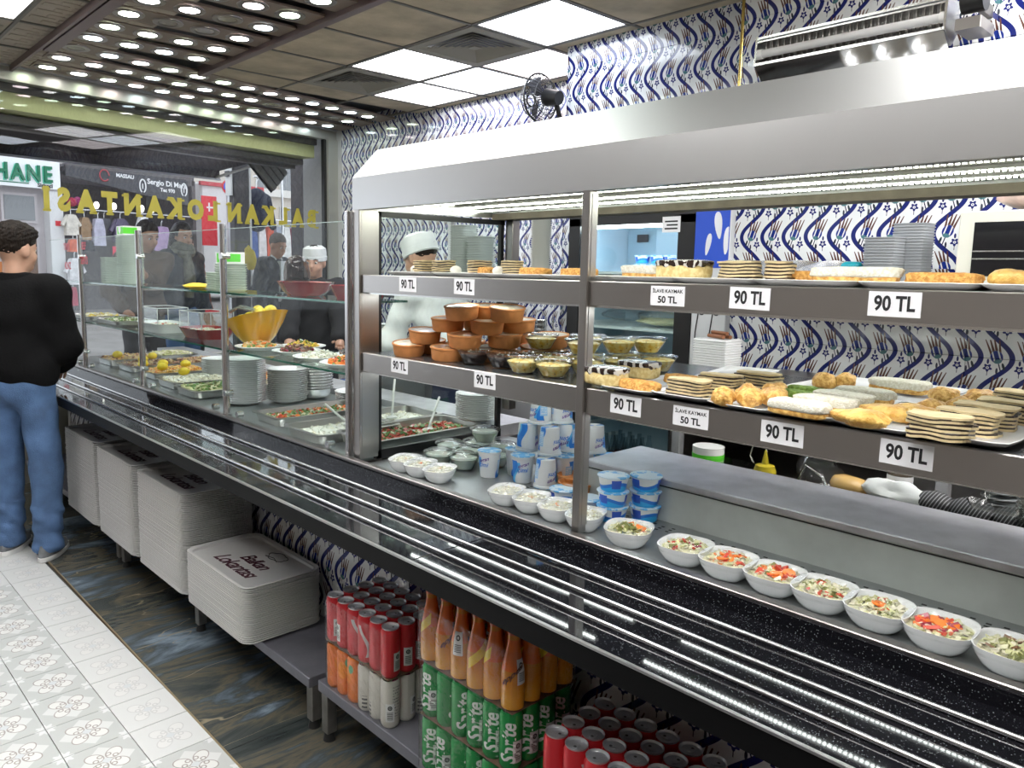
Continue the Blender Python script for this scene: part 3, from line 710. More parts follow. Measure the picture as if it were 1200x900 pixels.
# ============================================================ HEATED SHOWCASE
sc=thing('display_cabinet','tall stainless steel dessert showcase with two open shelves and lit hood','display cabinet',(0,0,0))
PY=[2.188,1.209,.23,-.34]
for k,y in enumerate(PY):
    dx=.08 if k==0 else .03
    w=.04 if k==0 else .024
    p=obj('post',G().bb(1.49,1.49+dx,y,y+w,.882,1.74,.002).box(1.5,1.492+dx*.98,y-.0012,y,.9,1.73),STEEL,sc)
    for z in (1.225,1.49):
        obj('bracket',G().box(1.496,1.518,y-.004,y,z-.03,z+.03),STEELD,p)
        obj('screw_hole',G().cyl((1.506,y-.0052,z-.004),(1.506,y-.0038,z-.004),.0045,n=10),BLACK,p)
for y in (2.15,-.3): obj('back_post',G().bb(2.185,2.225,y,y+.04,.985,1.74,.002),STEELD,sc)
for z0,z1,lb in ((1.462,1.521,'upper shelf'),(1.192,1.256,'lower shelf')):
    for a,b in ((2.184,1.235),(1.207,.256),(.228,-.32)):
        obj('shelf_front',G().bb(1.499,1.512,b,a,z0,z1,.002).box(1.512,1.516,b,a,z1-.01,z1-.0005),STEEL,sc)
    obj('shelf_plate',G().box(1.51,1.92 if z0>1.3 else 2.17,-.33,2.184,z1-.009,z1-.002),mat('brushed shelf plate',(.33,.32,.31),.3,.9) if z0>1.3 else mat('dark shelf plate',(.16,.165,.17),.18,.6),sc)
    obj('shelf_lip',G().box(1.512,1.53,-.33,2.184,z0-.006,z0),STEELW,sc)
g=G().add([(1.49,Y0,1.737),(1.49,2.212,1.737),(1.49,2.212,1.843),(1.49,Y0,1.843)],[(0,3,2,1)])
obj('hood_fascia',G().box(1.49,1.50,Y0,2.228,1.737,1.843),STEELH,sc)
obj('hood_slope',G().add([(1.49,Y0,1.843),(1.49,2.228,1.843),(1.592,2.228,1.946),(1.592,Y0,1.946),(1.50,Y0,1.843),(1.50,2.226,1.843),(1.60,2.226,1.943),(1.60,Y0,1.943)],[(0,3,2,1),(4,5,6,7),(0,1,5,4),(2,3,7,6),(1,2,6,5),(3,0,4,7)]),SLOPE,sc)
obj('hood_top',G().box(1.592,2.22,Y0,2.228,1.94,1.946),SLOPE,sc)
obj('hood_end',G().prism([(1.50,1.737),(1.50,1.843),(1.60,1.943),(2.22,1.943),(2.22,1.745)],2.205,2.227,axis='y'),STEELH,sc)
obj('hood_back',G().box(2.21,2.225,Y0,2.2,1.741,1.943),STEELH,sc)
obj('hood_lining',G().box(1.50,2.21,Y0,2.2,1.7745,1.782),mat('mottled galvanised lining',(.30,.29,.24),.45,.8,var=.4,vscale=10,bump=.2,bscale=15),sc)
obj('hood_back_rim',G().box(2.12,2.21,Y0,2.2,1.735,1.758),mat('grimy brown steel rim',(.13,.11,.08),.6,.3,var=.3,vscale=20),sc)
obj('hood_front_rim',G().box(1.50,1.53,Y0,2.2,1.737,1.745),STEELD,sc)
LEDM=mat('lit led strip',(.95,1,.88),.4,emit=LED_W)
for x,z,nm_ in ((1.74,1.760,'nearest the hood front'),(1.91,1.760,'in the middle of the three'),(2.05,1.760,'nearest the hood back')):
    a=thing('led_strip','lit led strip under the showcase hood, '+nm_,'led strip',(x,0,z))
    obj('channel',G().box(-.012,.012,Y0+.05,2.17,.006,.014),mat('white strip channel',(.5,.5,.48),.4),a)
    g=G()
    for i in range(205):
        y=Y0+.06+i*.0122
        g.box(-.003,.003,y,y+.0062,.001,.006)
    obj('led_row',g,LEDM,a,kind='stuff')
LEDS=mat('lit shelf led',(.93,1,.97),.4,emit=LED_W*1.2)
for zz,w in ((1.186,'lower'),(1.4505,'upper')):
    for ya,yb,bay in ((1.27,2.12,'left'),(.30,1.12,'right')):
        for x,fb in ((1.665,'front'),(1.845,'rear')):
            a=thing('led_strip','lit led strip under the %s shelf, %s one of the %s bay'%(w,fb,bay),'led strip',(x,0,zz))
            obj('channel',G().box(-.008,.008,ya,yb,0,.005),mat('white strip channel',(.5,.5,.48),.4),a)
            g=G(); y=ya+.01
            while y<yb-.01: g.box(-.003,.003,y,y+.0062,-.003,0); y+=.0112
            obj('led_row',g,LEDS,a,kind='stuff')
# glass end of the showcase with black gasket
obj('end_pane',G().box(1.575,2.185,2.205,2.211,.875,1.728),GL,sc)
gk=G()
for a in ((1.568,2.19,1.718,1.737),(1.568,2.19,.868,.90)): gk.box(a[0],a[1],2.198,2.215,a[2],a[3])
for a in ((1.57,1.59),(2.168,2.186)): gk.box(a[0],a[1],2.198,2.215,.87,1.735)
obj('gasket',gk,BLACK,sc)
# ============================================================ SALAD BAR GLASS GUARD
sg=thing('sneeze_guard','glass sneeze guard of the salad bar with steel posts and two glass shelves','sneeze guard',(0,0,0))
PO=mat('satin steel tube',(.60,.58,.58),.25,1)
for y in (3.21,4.235,5.265):
    p=obj('post',G().cyl((1.478,y,.882),(1.478,y,1.722),.0155,n=16).cyl((1.478,y,.882),(1.478,y,.89),.022,n=16),PO,sg,True)
    for z in (1.585,.985): obj('pane_clamp',G().cyl((1.462,y-.014,z),(1.50,y-.014,z),.013,n=12),CHROME,p,True)
    obj('shelf_arm',G().box(1.49,1.80,y-.006,y+.006,1.155,1.165).box(1.49,1.70,y-.006,y+.006,1.405,1.415),PO,p)
p=obj('end_post',G().bb(1.475,1.497,2.236,2.256,.882,1.735,.002),PO,sg)
for a,b in ((2.262,3.19),(3.23,4.215),(4.255,5.245),(5.285,5.95)):
    obj('guard_pane',G().box(1.476,1.482,a,b,.885,1.70),glass('guard pane glass',(.97,.985,.98),.2),sg)
    obj('pane_rim',G().box(1.4755,1.4825,a,b,1.699,1.7015),mat('pale glass rim',(.30,.38,.35),.2),sg)
    for yy in (a+.1,b-.1): obj('pane_foot',G().cyl((1.466,yy,.905),(1.494,yy,.905),.014,n=12),CHROME,sg,True)
for z,d in ((1.425,.25),(1.172,.34)):
    for a,b in ((2.26,3.205),(3.215,4.23),(4.24,5.26),(5.27,5.95)):
        obj('glass_shelf',G().box(1.50,1.50+d,a,b,z-.006,z+.002),glass('shelf glass',(.90,.96,.94),1.0),sg)
        obj('shelf_edge',G().box(1.4965,1.4995,a,b,z-.006,z+.002),GLG,sg)
        obj('shelf_edge',G().box(1.5005+d,1.503+d,a,b,z-.006,z+.002),GLG,sg)
g=None
# ============================================================ PRICE SIGNS
SIGN=G().bb(-.00045,.0,-.044,.044,-.024,.024,.0002)
def sign(y,z,txt,label,w=.088,h=.045,fs=.034,sub=None,x=1.4985,rx=0):
    t=thing('price_sign',label,'price sign',(x,y,z),rot=(rx,0,0))
    obj('card',G().box(-.0006,0,-w/2,w/2,-h/2,h/2),PAPER,t)
    M=basis((0,-1,0),(0,0,1),(-1,0,0),(-.0009,0,0))
    if sub:
        text(sub,.0112,INK,M@Matrix.Translation((0,.0105,0)),t,'lettering',.0002,0,.0001)
        text(txt,.021,INK,M@Matrix.Translation((0,-.009,0)),t,'lettering',.0006,0,.0001)
    else: text(txt,fs,INK,M@Matrix.Diagonal((.78,1,1,1)),t,'lettering',.0011,0,.0001)
for y,z,l in ((1.931,1.494,'leftmost price sign reading 90 TL on the upper shelf front'),(1.666,1.494,'price sign 90 TL on the upper shelf, second from the left end'),(.79,1.494,'price sign 90 TL on the upper shelf right of the small ilave kaymak sign'),(.515,1.494,'price sign 90 TL farthest right on the upper shelf'),
  (1.973,1.231,'price sign 90 TL on the lower shelf below the terracotta dishes at the left end'),(1.573,1.231,'price sign 90 TL on the lower shelf below the noodle pudding cups'),(1.086,1.229,'price sign 90 TL on the lower shelf just right of the middle post'),(.703,1.226,'price sign 90 TL on the lower shelf below the coconut slices'),(.474,1.227,'price sign 90 TL farthest right on the lower shelf')):
    sign(y,z,'90 TL',l,fs=.037,rx=random.uniform(-.02,.02))
sign(.985,1.492,'50 TL','small ilave kaymak 50 TL sign on the upper shelf',sub='İLAVE KAYMAK',h=.044)
sign(.911,1.227,'50 TL','small ilave kaymak 50 TL sign on the lower shelf',sub='İLAVE KAYMAK',h=.044)
# ============================================================ DRINKS ON THE LOW BENCH
def canpat(base,kind):
    def f():
        u,v=uvx(); col=base
        wx=objx()[3]
        if kind=='red':
            s=((u-.5)-((v*38.0).sin()*.09)).abs(); col=cmix(base,(.62,.60,.60),s.soft(.028,.034)*(v>.02)*(v<.118))
        if kind=='orange':
            q=(((u-.5)/.10).sq()+((v-.085)/.028).sq()).soft(.95,1.05); col=cmix(col,(.85,.28,.02),q)
            q=(((u-.6)/.05).sq()+((v-.11)/.014).sq()).soft(.95,1.05); col=cmix(col,(.10,.35,.18),q)
        if kind=='white':
            q=(((u-.5)/.12).sq()+((v-.105)/.03).sq()).soft(.95,1.05); col=cmix(col,(.45,.03,.13),q)
            q=(((u-.44)/.05).sq()+((v-.06)/.02).sq()).soft(.95,1.05); col=cmix(col,(.45,.16,.06),q)
            q=((u-.8).abs()<.05)*((v-.03).abs()<.022)*((v*500.0).sin()>0.0); col=cmix(col,(.1,.1,.1),q)
            q=((u-.25).abs()<.07)*((v-.08).abs()<.05)*((v*700.0).sin()>.1)*((nz(wx,300.0))>.5); col=cmix(col,(.2,.2,.2),q)
        if kind=='green':
            q=((u-.5).abs()<.17)*((v*900.0).sin()>.6)*(v>.13)*0.0; 
        # bar code block
        b=((u-.13).abs()<.075)*((v-.05).abs()<.028); col=cmix(col,(.72,.73,.72),b)
        b2=((u-.13).abs()<.05)*((v-.04).abs()<.012)*((v*1400.0).sin()>0.0); col=cmix(col,(.08,.08,.08),b2)
        r=X.op('SQRT',((u-.13)*.18).sq()+(v-.065).sq()); col=cmix(col,(.05,.06,.06),(r-.005).abs().soft(.0015,.0022)+ (r<.0022))
        return col
    return f
ALUM=mat('brushed can lid',(.62,.63,.66),.42,.8)
RED=patmat('printed red can',canpat((.60,.03,.04),'red'),.28,metal=.25)
ORC=patmat('printed orange can',canpat((.78,.20,.03),'orange'),.3,metal=.15)
WHC=patmat('printed off white can',canpat((.60,.58,.52),'white'),.35,metal=.1)
GRC=patmat('printed green can',canpat((.01,.28,.06),'green'),.25,metal=.25)
R=.0287
def canmesh(m): return G().lathe([(.0,.002),(.020,.001),(.0225,0),(.0275,.008),(R,.014),(R,.134),(.0245,.1455)],20,uv=True).mesh('body',m,True,.6)
lidg=G().lathe([(.0245,.1455),(.0258,.148),(.0262,.150),(.0250,.1505),(.0238,.146),(.0225,.1445),(.010,.1448),(0,.1448)],20).mesh('lid',ALUM,True,.5)
tg=G().prism(rr(.014,.022,.0065,0,3,.000,.004),.1452,.1466) if False else G()
tg.add([(x,y,.1468) for x,y,_ in rr(.014,.024,.0068,0,3,0,.003)]+[(x,y,.1455) for x,y,_ in rr(.014,.024,.0068,0,3,0,.003)],[tuple(range(16))]+[(16+i,16+(i+1)%16,(i+1)%16,i) for i in range(16)]); tg.disc((0,.008,.1470),.0036,10,1); tg.cyl((0,-.004,.1466),(0,-.004,.1474),.002,n=8,m=0)
tabm=tg.mesh('pull_tab',[ALUM,mat('tab hole shadow grey',(.10,.10,.11),.5)])
CANM={k:canmesh(m) for k,m in (('red',RED),('orange',ORC),('white',WHC),('green',GRC))}
def can(kind,label,group,x,y,z,rz,tab=True,txt=None):
    t=thing('drink_can',label,'can',(x,y,z),rz,group)
    obj('body',CANM[kind],None,t); 
    if tab: obj('lid',lidg,None,t); obj('pull_tab',tabm,None,t)
    if txt:
        o=bpy.data.objects.new('lettering',txt); C.objects.link(o); o.parent=t
    return t
# lettering on the green cans runs upwards
tm_=textmesh('Sprite',.052,.0012,.2,.0003).copy()
for v in tm_.vertices:
    x,y,z=v.co; a=-y/R+0; v.co=((R+.0004+z)*math.cos(a),(R+.0004+z)*math.sin(a),x*.82+.072)
tm_.materials.append(mat('white can print',(.75,.78,.76),.35)); tm_.flip_normals() if False else None
zb=.21
FACE=PI*1.22                                  # turn that shows the printed front towards the customers
for lvl,z in ((0,zb),(1,zb+.155)):
    for i in range(6):
        for k in range(4):
            x=1.271+.0583*k; y=1.712+.0583*i
            edge=(k==0 or i==0)
            if lvl==1:
                front='on the outer side' if edge else 'in the middle'
                lb={(0,0):'red can at the near front corner of the stacked red pack beside the trays'}.get((i,k),'red can %s of the red pack above the orange cans'%front)
                can('red',lb,'red cans of the upper pack '+front,x,y,z,FACE+random.uniform(-.9,.9)+(i*1.3))
            elif edge:
                kd='orange' if i>=3 and k==0 else 'white'
                lb='orange can in the bottom layer under the red pack' if kd=='orange' else 'off white printed can in the bottom layer under the red pack'
                can(kd,lb,'%s cans of the bottom layer'%kd,x,y,z,FACE-.6+i*.9+k,tab=False)
obj_card=mat('brown cardboard',(.16,.10,.06),.8)
for lvl,z in ((0,zb),(1,zb+.154)):
    for i in range(6):
        for k in range(4):
            if not (k==0 or i==0 or (k==3)): continue
            x=1.243+.0583*k; y=1.192+.0583*i
            rz=PI+.75+((i*37+k*13+lvl*5)%7-3)*.33
            if lvl==1 and i in (0,1,2): rz=PI+.62
            if lvl==0 and i in (5,): rz=PI+.6
            can('green','green lemon soda can in the %s layer under the orange bottles'%('upper' if lvl else 'lower'),'green cans, %s layer'%('upper' if lvl else 'lower'),x,y,z,rz,tab=False,txt=tm_)
one('cardboard_tray',G().box(1.218,1.445,1.167,1.508,zb+.1515,zb+.1535),obj_card,'thin brown cardboard sheet between the two layers of green cans','cardboard')
one('cardboard_tray',G().box(1.246,1.472,1.688,2.028,zb+.1515,zb+.1540),obj_card,'thin brown cardboard sheet under the red pack above orange and white cans','cardboard')
# orange soda bottles
def bpat():
    u,v=uvx(); n=nz(objx()[3],3.0)
    col=cmix((.62,.22,.015),(.74,.34,.03),v.soft(.03,.07))
    lab=((v-.045)-((u-.5).abs()*-.12))  # label starts higher at the sides
    col=cmix(col,(.72,.15,.015),(v>.10)*(v<.172))
    yb=((v-(u-.5)*.16-.095).abs()<.014)*((u-.5).abs()<.17); col=cmix(col,(.82,.55,.02),yb)
    b=((u-.15).abs()<.075)*((v-.098).abs()<.03); col=cmix(col,(.70,.70,.68),b)
    b2=((u-.15).abs()<.052)*((v-.086).abs()<.012)*((v*1400.0).sin()>0.0); col=cmix(col,(.06,.06,.06),b2)
    r=X.op('SQRT',((u-.15)*.19).sq()+(v-.113).sq()); col=cmix(col,(.04,.04,.04),(r-.0055).abs().soft(.0015,.002))
    return col
BOT=patmat('orange soda bottle print',bpat,.12,coat=.6)
bm=G().lathe([(0,.003),(.022,.002),(.028,.006),(.029,.02),(.029,.075),(.0275,.10),(.020,.135),(.0145,.165),(.0135,.185)],20,uv=True).mesh('body',BOT,True,.8)
cm=G().lathe([(.0135,.183),(.0155,.184),(.0155,.197),(.013,.199),(0,.199)],16).mesh('cap',mat('orange red bottle cap',(.55,.10,.02),.35),True,.6)
et_=textmesh('eppes',.022,.0006,.25,.0002).copy()
for v in et_.vertices:
    x,y,z=v.co; a=x/.0282; v.co=((.0292+z)*math.cos(a),(.0292+z)*math.sin(a),.093+y+x*.95)
et_.materials.append(mat('dark brown bottle lettering',(.10,.03,.01),.5))
for i in range(6):
    for k in range(4):
        if k in (1,2) and i not in (0,5) and False: continue
        x=1.243+.0587*k; y=1.190+.0605*i
        t=thing('soda_bottle','orange soda bottle at the near front corner of the bottle pack' if (i,k)==(0,0) else ('orange soda bottle on the outer side of the bottle pack on the green cans' if k==0 or i==0 else 'orange soda bottle inside the bottle pack on the green cans'),'bottle',(x,y,zb+.3055),FACE+i*1.7+k*1.1 if (i,k)!=(0,0) else PI+.7,'orange soda bottles '+('outer' if k==0 or i==0 else 'inner'))
        obj('body',bm,None,t); obj('cap',cm,None,t)
        if (i+k)%2==0: o=bpy.data.objects.new('lettering',et_); C.objects.link(o); o.parent=t
one('cardboard_tray',G().box(1.218,1.45,1.165,1.510,zb+.3045,zb+.3055),obj_card,'thin brown cardboard sheet under the orange soda bottles','cardboard')
# near red pack
for lvl,z in ((0,zb),(1,zb+.155)):
    for i in range(6):
        for k in range(4):
            if lvl==0 and not(k==0 or i==5): continue
            x=1.249+.0583*k; y=.764+.0583*i
            edge='front' if k==0 else 'inner'
            can('red','red can of the pack cut by the bottom edge, %s'%('front row' if k==0 else 'row behind the front one' if k==1 else 'back rows') if lvl else 'red can in the hidden lower layer at the bottom edge','near red pack '+(('front','second','back','back')[k] if lvl else 'lower'),x,y,z,FACE+random.uniform(-.5,.5)+i*1.1,tab=lvl==1)
one('cardboard_tray',G().box(1.224,1.45,.74,1.08,zb+.1515,zb+.1540),obj_card,'thin brown cardboard sheet under the nearest red pack','cardboard')
# shrink wrap
def wrap(x0,x1,y0,y1,z0,z1,lab,bulge=.004):
    g=G(); nx=26; rings=[]
    for zz in range(9):
        z=z0+(z1-z0)*zz/8; base=rr(x1-x0+.004,y1-y0+.004,.028,z,5,(x0+x1)/2,(y0+y1)/2)
        rings.append([(p[0]+.0022*noise.noise(Vector((p[0]*40,p[1]*40,z*20))),p[1]+.0022*noise.noise(Vector((p[0]*40,p[1]*40,z*20+9))),p[2]) for p in base])
    g.loft(rings,False,False)
    one('shrink_wrap',g,FILM,lab,'plastic film',smooth=True)
wrap(1.212,1.448,1.159,1.526,zb+.305,zb+.46,'clear shrink film around the orange soda bottles')
wrap(1.210,1.448,1.159,1.516,zb+.002,zb+.303,'clear shrink film around the green can packs')
wrap(1.240,1.477,1.682,2.034,zb+.156,zb+.295,'clear shrink film around the red pack beside the trays')
wrap(1.240,1.477,1.682,2.034,zb+.002,zb+.150,'clear shrink film around the orange and white cans')
# ============================================================ SQUARE SALAD BOWLS ON THE DECK
def sq(w,d,z,e=3.4,n=32,cx=0,cy=0):
    p=[]
    for i in range(n):
        a=2*PI*i/n; c,s_=math.cos(a),math.sin(a)
        r=(abs(c)**e+abs(s_)**e)**(-1/e); p.append((cx+w/2*r*c,cy+d/2*r*s_,z))
    return p
def sqbowl(w,d,h):
    g=G(); g.loft([sq(w*.56,d*.56,0,2.6),sq(w*.60,d*.60,.001,2.6),sq(w*.78,d*.78,h*.28,2.8),sq(w*.92,d*.92,h*.62,3.0),sq(w*.985,d*.985,h*.95,3.2),sq(w,d,h,3.2),sq(w*.975,d*.975,h*1.0,3.2),sq(w*.93,d*.93,h*.9,3.1),sq(w*.80,d*.80,h*.55,3),sq(w*.55,d*.55,h*.16,2.6)],True,True)
    return g
BW,BD,BH=.128,.120,.046
BOWL=sqbowl(BW,BD,BH).mesh('dish',WHITE,True,1.2)
FCOL={k:mat('food '+k,c,.35,coat=.15) for k,c in dict(cabbage=(.62,.60,.40),cabbage2=(.52,.52,.27),white=(.70,.70,.62),cream=(.66,.62,.48),carrot=(.78,.20,.03),tomato=(.55,.06,.03),green=(.10,.22,.04),olive=(.16,.17,.04),dkgreen=(.03,.09,.03),beet=(.28,.03,.06),brown=(.20,.10,.05),dark=(.05,.03,.02),yellow=(.80,.62,.06),corn=(.75,.45,.10),rice=(.60,.45,.24),orange=(.70,.28,.07),purple=(.20,.07,.10),meat=(.30,.15,.09),pastry=(.55,.35,.12)).items()}
def chunks(n,rx,ry,z,hz,mats,size,seed,flat=.5,cx=0,cy=0,sq_=False,g=None,ang=True):
    rnd=random.Random(seed); g=g or G()
    for i in range(n):
        while 1:
            x,y=rnd.uniform(-1,1),rnd.uniform(-1,1)
            if sq_ or x*x+y*y<1: break
        m=rnd.randrange(len(mats)); s=size*rnd.uniform(.6,1.3); i0=len(g.v)
        zz=z+hz*(1-x*x)*(1-y*y)*rnd.uniform(.3,1)
        g.box(-s*rnd.uniform(.5,1.2),s*rnd.uniform(.5,1.2),-s*.6,s*rnd.uniform(.3,.7),-s*flat*.5,s*flat*.5,m)
        R_=Matrix.Rotation(rnd.uniform(0,6.3),4,'Z')@Matrix.Rotation(rnd.uniform(-.7,.7),4,'X')@Matrix.Rotation(rnd.uniform(-.7,.7),4,'Y')
        g.xf(Matrix.Translation((cx+x*rx,cy+y*ry,zz))@R_,i0)
    return g
def mound(w,d,z,h,mt=0,g=None,seed=0,e=2.5,amp=.25):
    g=g or G(); rings=[]
    for t in (1,.85,.65,.4,.18):
        rings.append([(p[0],p[1],z+h*(1-t*t)*(1+amp*noise.noise(Vector((p[0]*90+seed,p[1]*90,seed))))+.0012*noise.noise(Vector((p[0]*300,p[1]*300,seed)))) for p in sq(w*t,d*t,z,e,24)])
    g.loft(rings,False,True,mt); return g
def crumple(w,d,seed):
    g=G(); rings=[]
    for j,(t,z) in enumerate(((.99,.8),(.86,.55),(.72,.28),(.58,.05),(.66,.0))):
        rings.append([(p[0]*(1+.035*noise.noise(Vector((p[0]*60,p[1]*60,j+seed)))),p[1]*(1+.035*noise.noise(Vector((p[0]*60+9,p[1]*60,j+seed)))),BH*z+.0015) for p in sq(w*t+.003,d*t+.003,0,3,32)])
    g.loft(rings,False,False); return g
def filmtop(w,d,z,seed):
    g=G(); rings=[]
    for t in (1,.94,.8,.6,.4,.2,.05):
        rings.append([(p[0],p[1],z+(-.004*(1-t)+.0035*noise.noise(Vector((p[0]*55+seed*3,p[1]*55,seed)))*(1-t**6))) for p in sq(w*t,d*t,z,3.2,32)])
    g.loft(rings,False,True); return g
KINDS={'slaw':(['white','cabbage','cream','white'],'carrot'),'pickle':(['cabbage','cabbage2','cream'],'carrot'),'beet':(['cabbage','beet','tomato','carrot'],'beet')}
BOWLS=[(1.575,2.04,'slaw','white square bowl of grated salad at the left end beside the showcase post',.5),
(1.575,1.955,'slaw','second white square bowl of grated salad from the left showcase post',.5),
(1.58,1.862,'slaw','third white square bowl of grated salad, in front of the clear round bowls',.5),
(1.58,1.555,'slaw','bowl of creamy grated salad in front of the leftmost tall yogurt tub',.4),
(1.585,1.46,'slaw','bowl of creamy grated salad with pink speck in front of the yogurt tower',.4),
(1.585,1.362,'slaw','bowl of creamy grated salad in front of the single small blue yogurt pot',.35),
(1.585,1.262,'white','bowl of grated white salad partly hidden by the middle post',.35),
(1.575,1.115,'olive','bowl with olive green and orange pickle just right of the middle post',.4),
(1.580,.955,'pk1','pickle bowl with red pepper strip, first of the right hand row',.15),
(1.580,.845,'pk2','pickle bowl with scattered orange carrot bits, second of the right hand row',.12),
(1.580,.735,'pk3','pickle bowl with large carrot slices, third of the right hand row',.1),
(1.580,.63,'pk4','pale pickle bowl with red pepper at its far side, fourth of right row',.08),
(1.578,.523,'pk5','pickle bowl with one big carrot slice amid, fifth of right row',.08),
(1.576,.415,'pk6','pickle bowl with dark pink beet and carrots, second from the right edge',.06),
(1.576,.300,'pk7','pickle bowl of pale cabbage and gherkin strips at the right edge',.02)]
for n_,(x,y,kd,lb,rz) in enumerate(BOWLS):
    t=thing('salad_bowl',lb,'bowl',(x,y,.8605),rz)
    if kd=='slaw' or kd=='white': t.scale=(1.0,.82,.95)
    obj('dish',BOWL,None,t)
    base={'slaw':'white','white':'white','olive':'cream'}.get(kd,'cabbage')
    names=['white','cream','white','cabbage'] if base=='white' else ['cabbage','cabbage2','cream']
    f=mound(BW*.92,BD*.92,BH*.74,.008 if base=='white' else .005,0,None,n_)
    chunks(170 if base=='white' else 130,BW*.41,BD*.41,BH*.80,.010,names,.004 if base=='white' else .0065,n_,.3,g=f,sq_=False)
    fo=obj('salad',f,[FCOL[c] for c in names],t,kind='stuff')
    tops={'slaw':(['carrot','orange'],.0035,9,.25),'olive':(['olive','olive','carrot'],.013,24,.8),'pk1':(['tomato','olive','beet'],.009,24,.85),'pk2':(['carrot','carrot','tomato'],.009,26,.9),'pk3':(['carrot','olive','tomato'],.011,26,.9),'pk4':(['tomato','olive'],.008,22,.85),'pk5':(['olive','cabbage2','tomato'],.008,22,.9),'pk6':(['beet','beet','carrot','tomato'],.013,30,.8),'pk7':(['olive','cabbage2','brown'],.011,28,.9),'white':(['white'],.003,6,.5)}[kd]
    g=chunks(tops[2],BW*.36*tops[3],BD*.36*tops[3],BH*.86,.006,tops[0],tops[1],n_+50,.4)
    obj('vegetable_pieces',g,[FCOL[c] for c in tops[0]],t,kind='stuff')
    if kd in('pk3','pk5','pk6','pk2'):
        rnd=random.Random(n_)
        for q in range({'pk3':3,'pk5':1,'pk6':2,'pk2':1}[kd]):
            a=rnd.uniform(0,6.28); d_=.0 if kd=='pk5' else rnd.uniform(.014,.030)
            g=G().lathe([(0,-.0015),(.0135,-.0015),(.014,0),(.0135,.002),(0,.002)],14)
            obj('carrot_slice',g,FCOL['carrot'],t,loc=(d_*math.cos(a),d_*math.sin(a),BH*.98),rot=(rnd.uniform(-.35,.35),rnd.uniform(-.3,.3),0))
    obj('cling_film',filmtop(BW*.985,BD*.985,BH+.0015,n_),FILM,t,True)
    obj('film_tail',crumple(BW,BD,n_),FILM,t,True)
# ============================================================ YOGURT TUBS
def cuppat():
    u,v=uvx(); o=objx()[3]
    w=(v*60.0+1.0).sin()*.05
    col=(.78,.80,.82)
    s=((u.fr(.5)-.13+w).abs()<.055)*(v<.075); col=cmix(col,(.02,.22,.75),s)
    s=((u.fr(.5)-.205+w).abs()<.02)*(v<.07); col=cmix(col,(.10,.50,.90),s)
    s=((u-.62).abs()<.06)*((v-.036).abs()<.024); col=cmix(col,(.35,.60,.88),s)
    s=((u-.62).abs()<.048)*((v-.036).abs()<.02)*((v*1100.0).sin()>.1)*(nz(o,260.0)>.47); col=cmix(col,(.8,.84,.9),s)
    return col
def smallpat():
    u,v=uvx(); 
    col=(.75,.79,.82); k=(v-(u*12.566).sin()*.006)
    col=cmix(col,(.02,.20,.72),(k<.022)); col=cmix(col,(.03,.42,.85),(k<.012))
    s=((u.fr(.333)-.1).abs()<.055)*((v-.022).abs()<.012); col=cmix(col,(.03,.10,.55),s)
    return col
CUPM=patmat('blue and white yogurt tub print',cuppat,.3); SMP=patmat('blue small yogurt pot print',smallpat,.3)
LIDB=patmat('blue foil lid',lambda: cmix((.62,.74,.84),(.12,.45,.80),(nz(objx()[3],38.0)>.52)),.35)
cup_b=G().lathe([(0,.001),(.0285,.0),(.030,.002),(.0365,.078),(.0365,.082)],24,uv=True).mesh('tub',CUPM,True,.8)
rimm=G().lathe([(.0362,.081),(.0395,.083),(.0400,.088),(.0375,.0895),(.0372,.0865)],24).mesh('rim',mat('white tub rim',(.74,.78,.80),.3),True,.8)
lid_=G(); lid_.lathe([(.0398,.0882),(.0405,.0888),(.0402,.0898),(.037,.0905),(.02,.0898),(0,.0905)],24); LIDM=lid_.mesh('foil_lid',LIDB,True,.9)
scr=[]
for s_,sz,zc,mt in (('eker',.022,.048,'purple'),('ömrüm',.017,.060,'purple')):
    pass
pur=mat('purple script print',(.16,.06,.35),.4); blu=mat('blue lid print',(.03,.22,.7),.4)
def cupletter(txt,size,a0,zc,m,tilt=.35):
    me=textmesh(txt,size,.0003,.3,.0001).copy()
    for v in me.vertices:
        x,y,z=v.co; zz=zc+y+x*tilt; rr_=.030+(zz/.08)*.0067+.0003; a=a0+x/rr_; v.co=((rr_+z)*math.cos(a),(rr_+z)*math.sin(a),zz)
    me.materials.append(m); return me
CL=[cupletter('içimi',.020,2*PI*.30,.045,blu,0),cupletter('ayran',.017,2*PI*.32,.062,pur,.3),cupletter('içimi',.020,2*PI*.80,.045,blu,0),cupletter('ayran',.017,2*PI*.82,.062,pur,.3)]
def cup(x,y,z,rz,label,inv=False):
    t=thing('yogurt_tub',label,'yogurt tub',(x,y,z+(.0905 if inv else 0)),rot=((PI if inv else 0),0,rz))
    obj('tub',cup_b,None,t); obj('rim',rimm,None,t); obj('foil_lid',LIDM,None,t)
    for m_ in CL: o=bpy.data.objects.new('lettering',m_); C.objects.link(o); o.parent=t
    return t
z=.8605; H_=.0915
cups=[(1.745,1.80,0,0,'upright yogurt tub at the left foot of the yogurt tower'),(1.80,1.76+.02,0,0,None),(1.752,1.678,0,0,'upright yogurt tub at the front foot of the yogurt tower'),
(1.815,1.625,0,1,'upturned yogurt tub at the front right foot of the yogurt tower'),(1.895,1.65,0,0,'upright yogurt tub tucked behind the front foot of the tower'),(1.94,1.56,0,1,'upturned yogurt tub low at the right of the tower'),(2.02,1.53,0,0,'upright yogurt tub at the right edge of the tower foot'),
(1.86,1.79,0,1,'upturned yogurt tub low at the back left of the tower')]
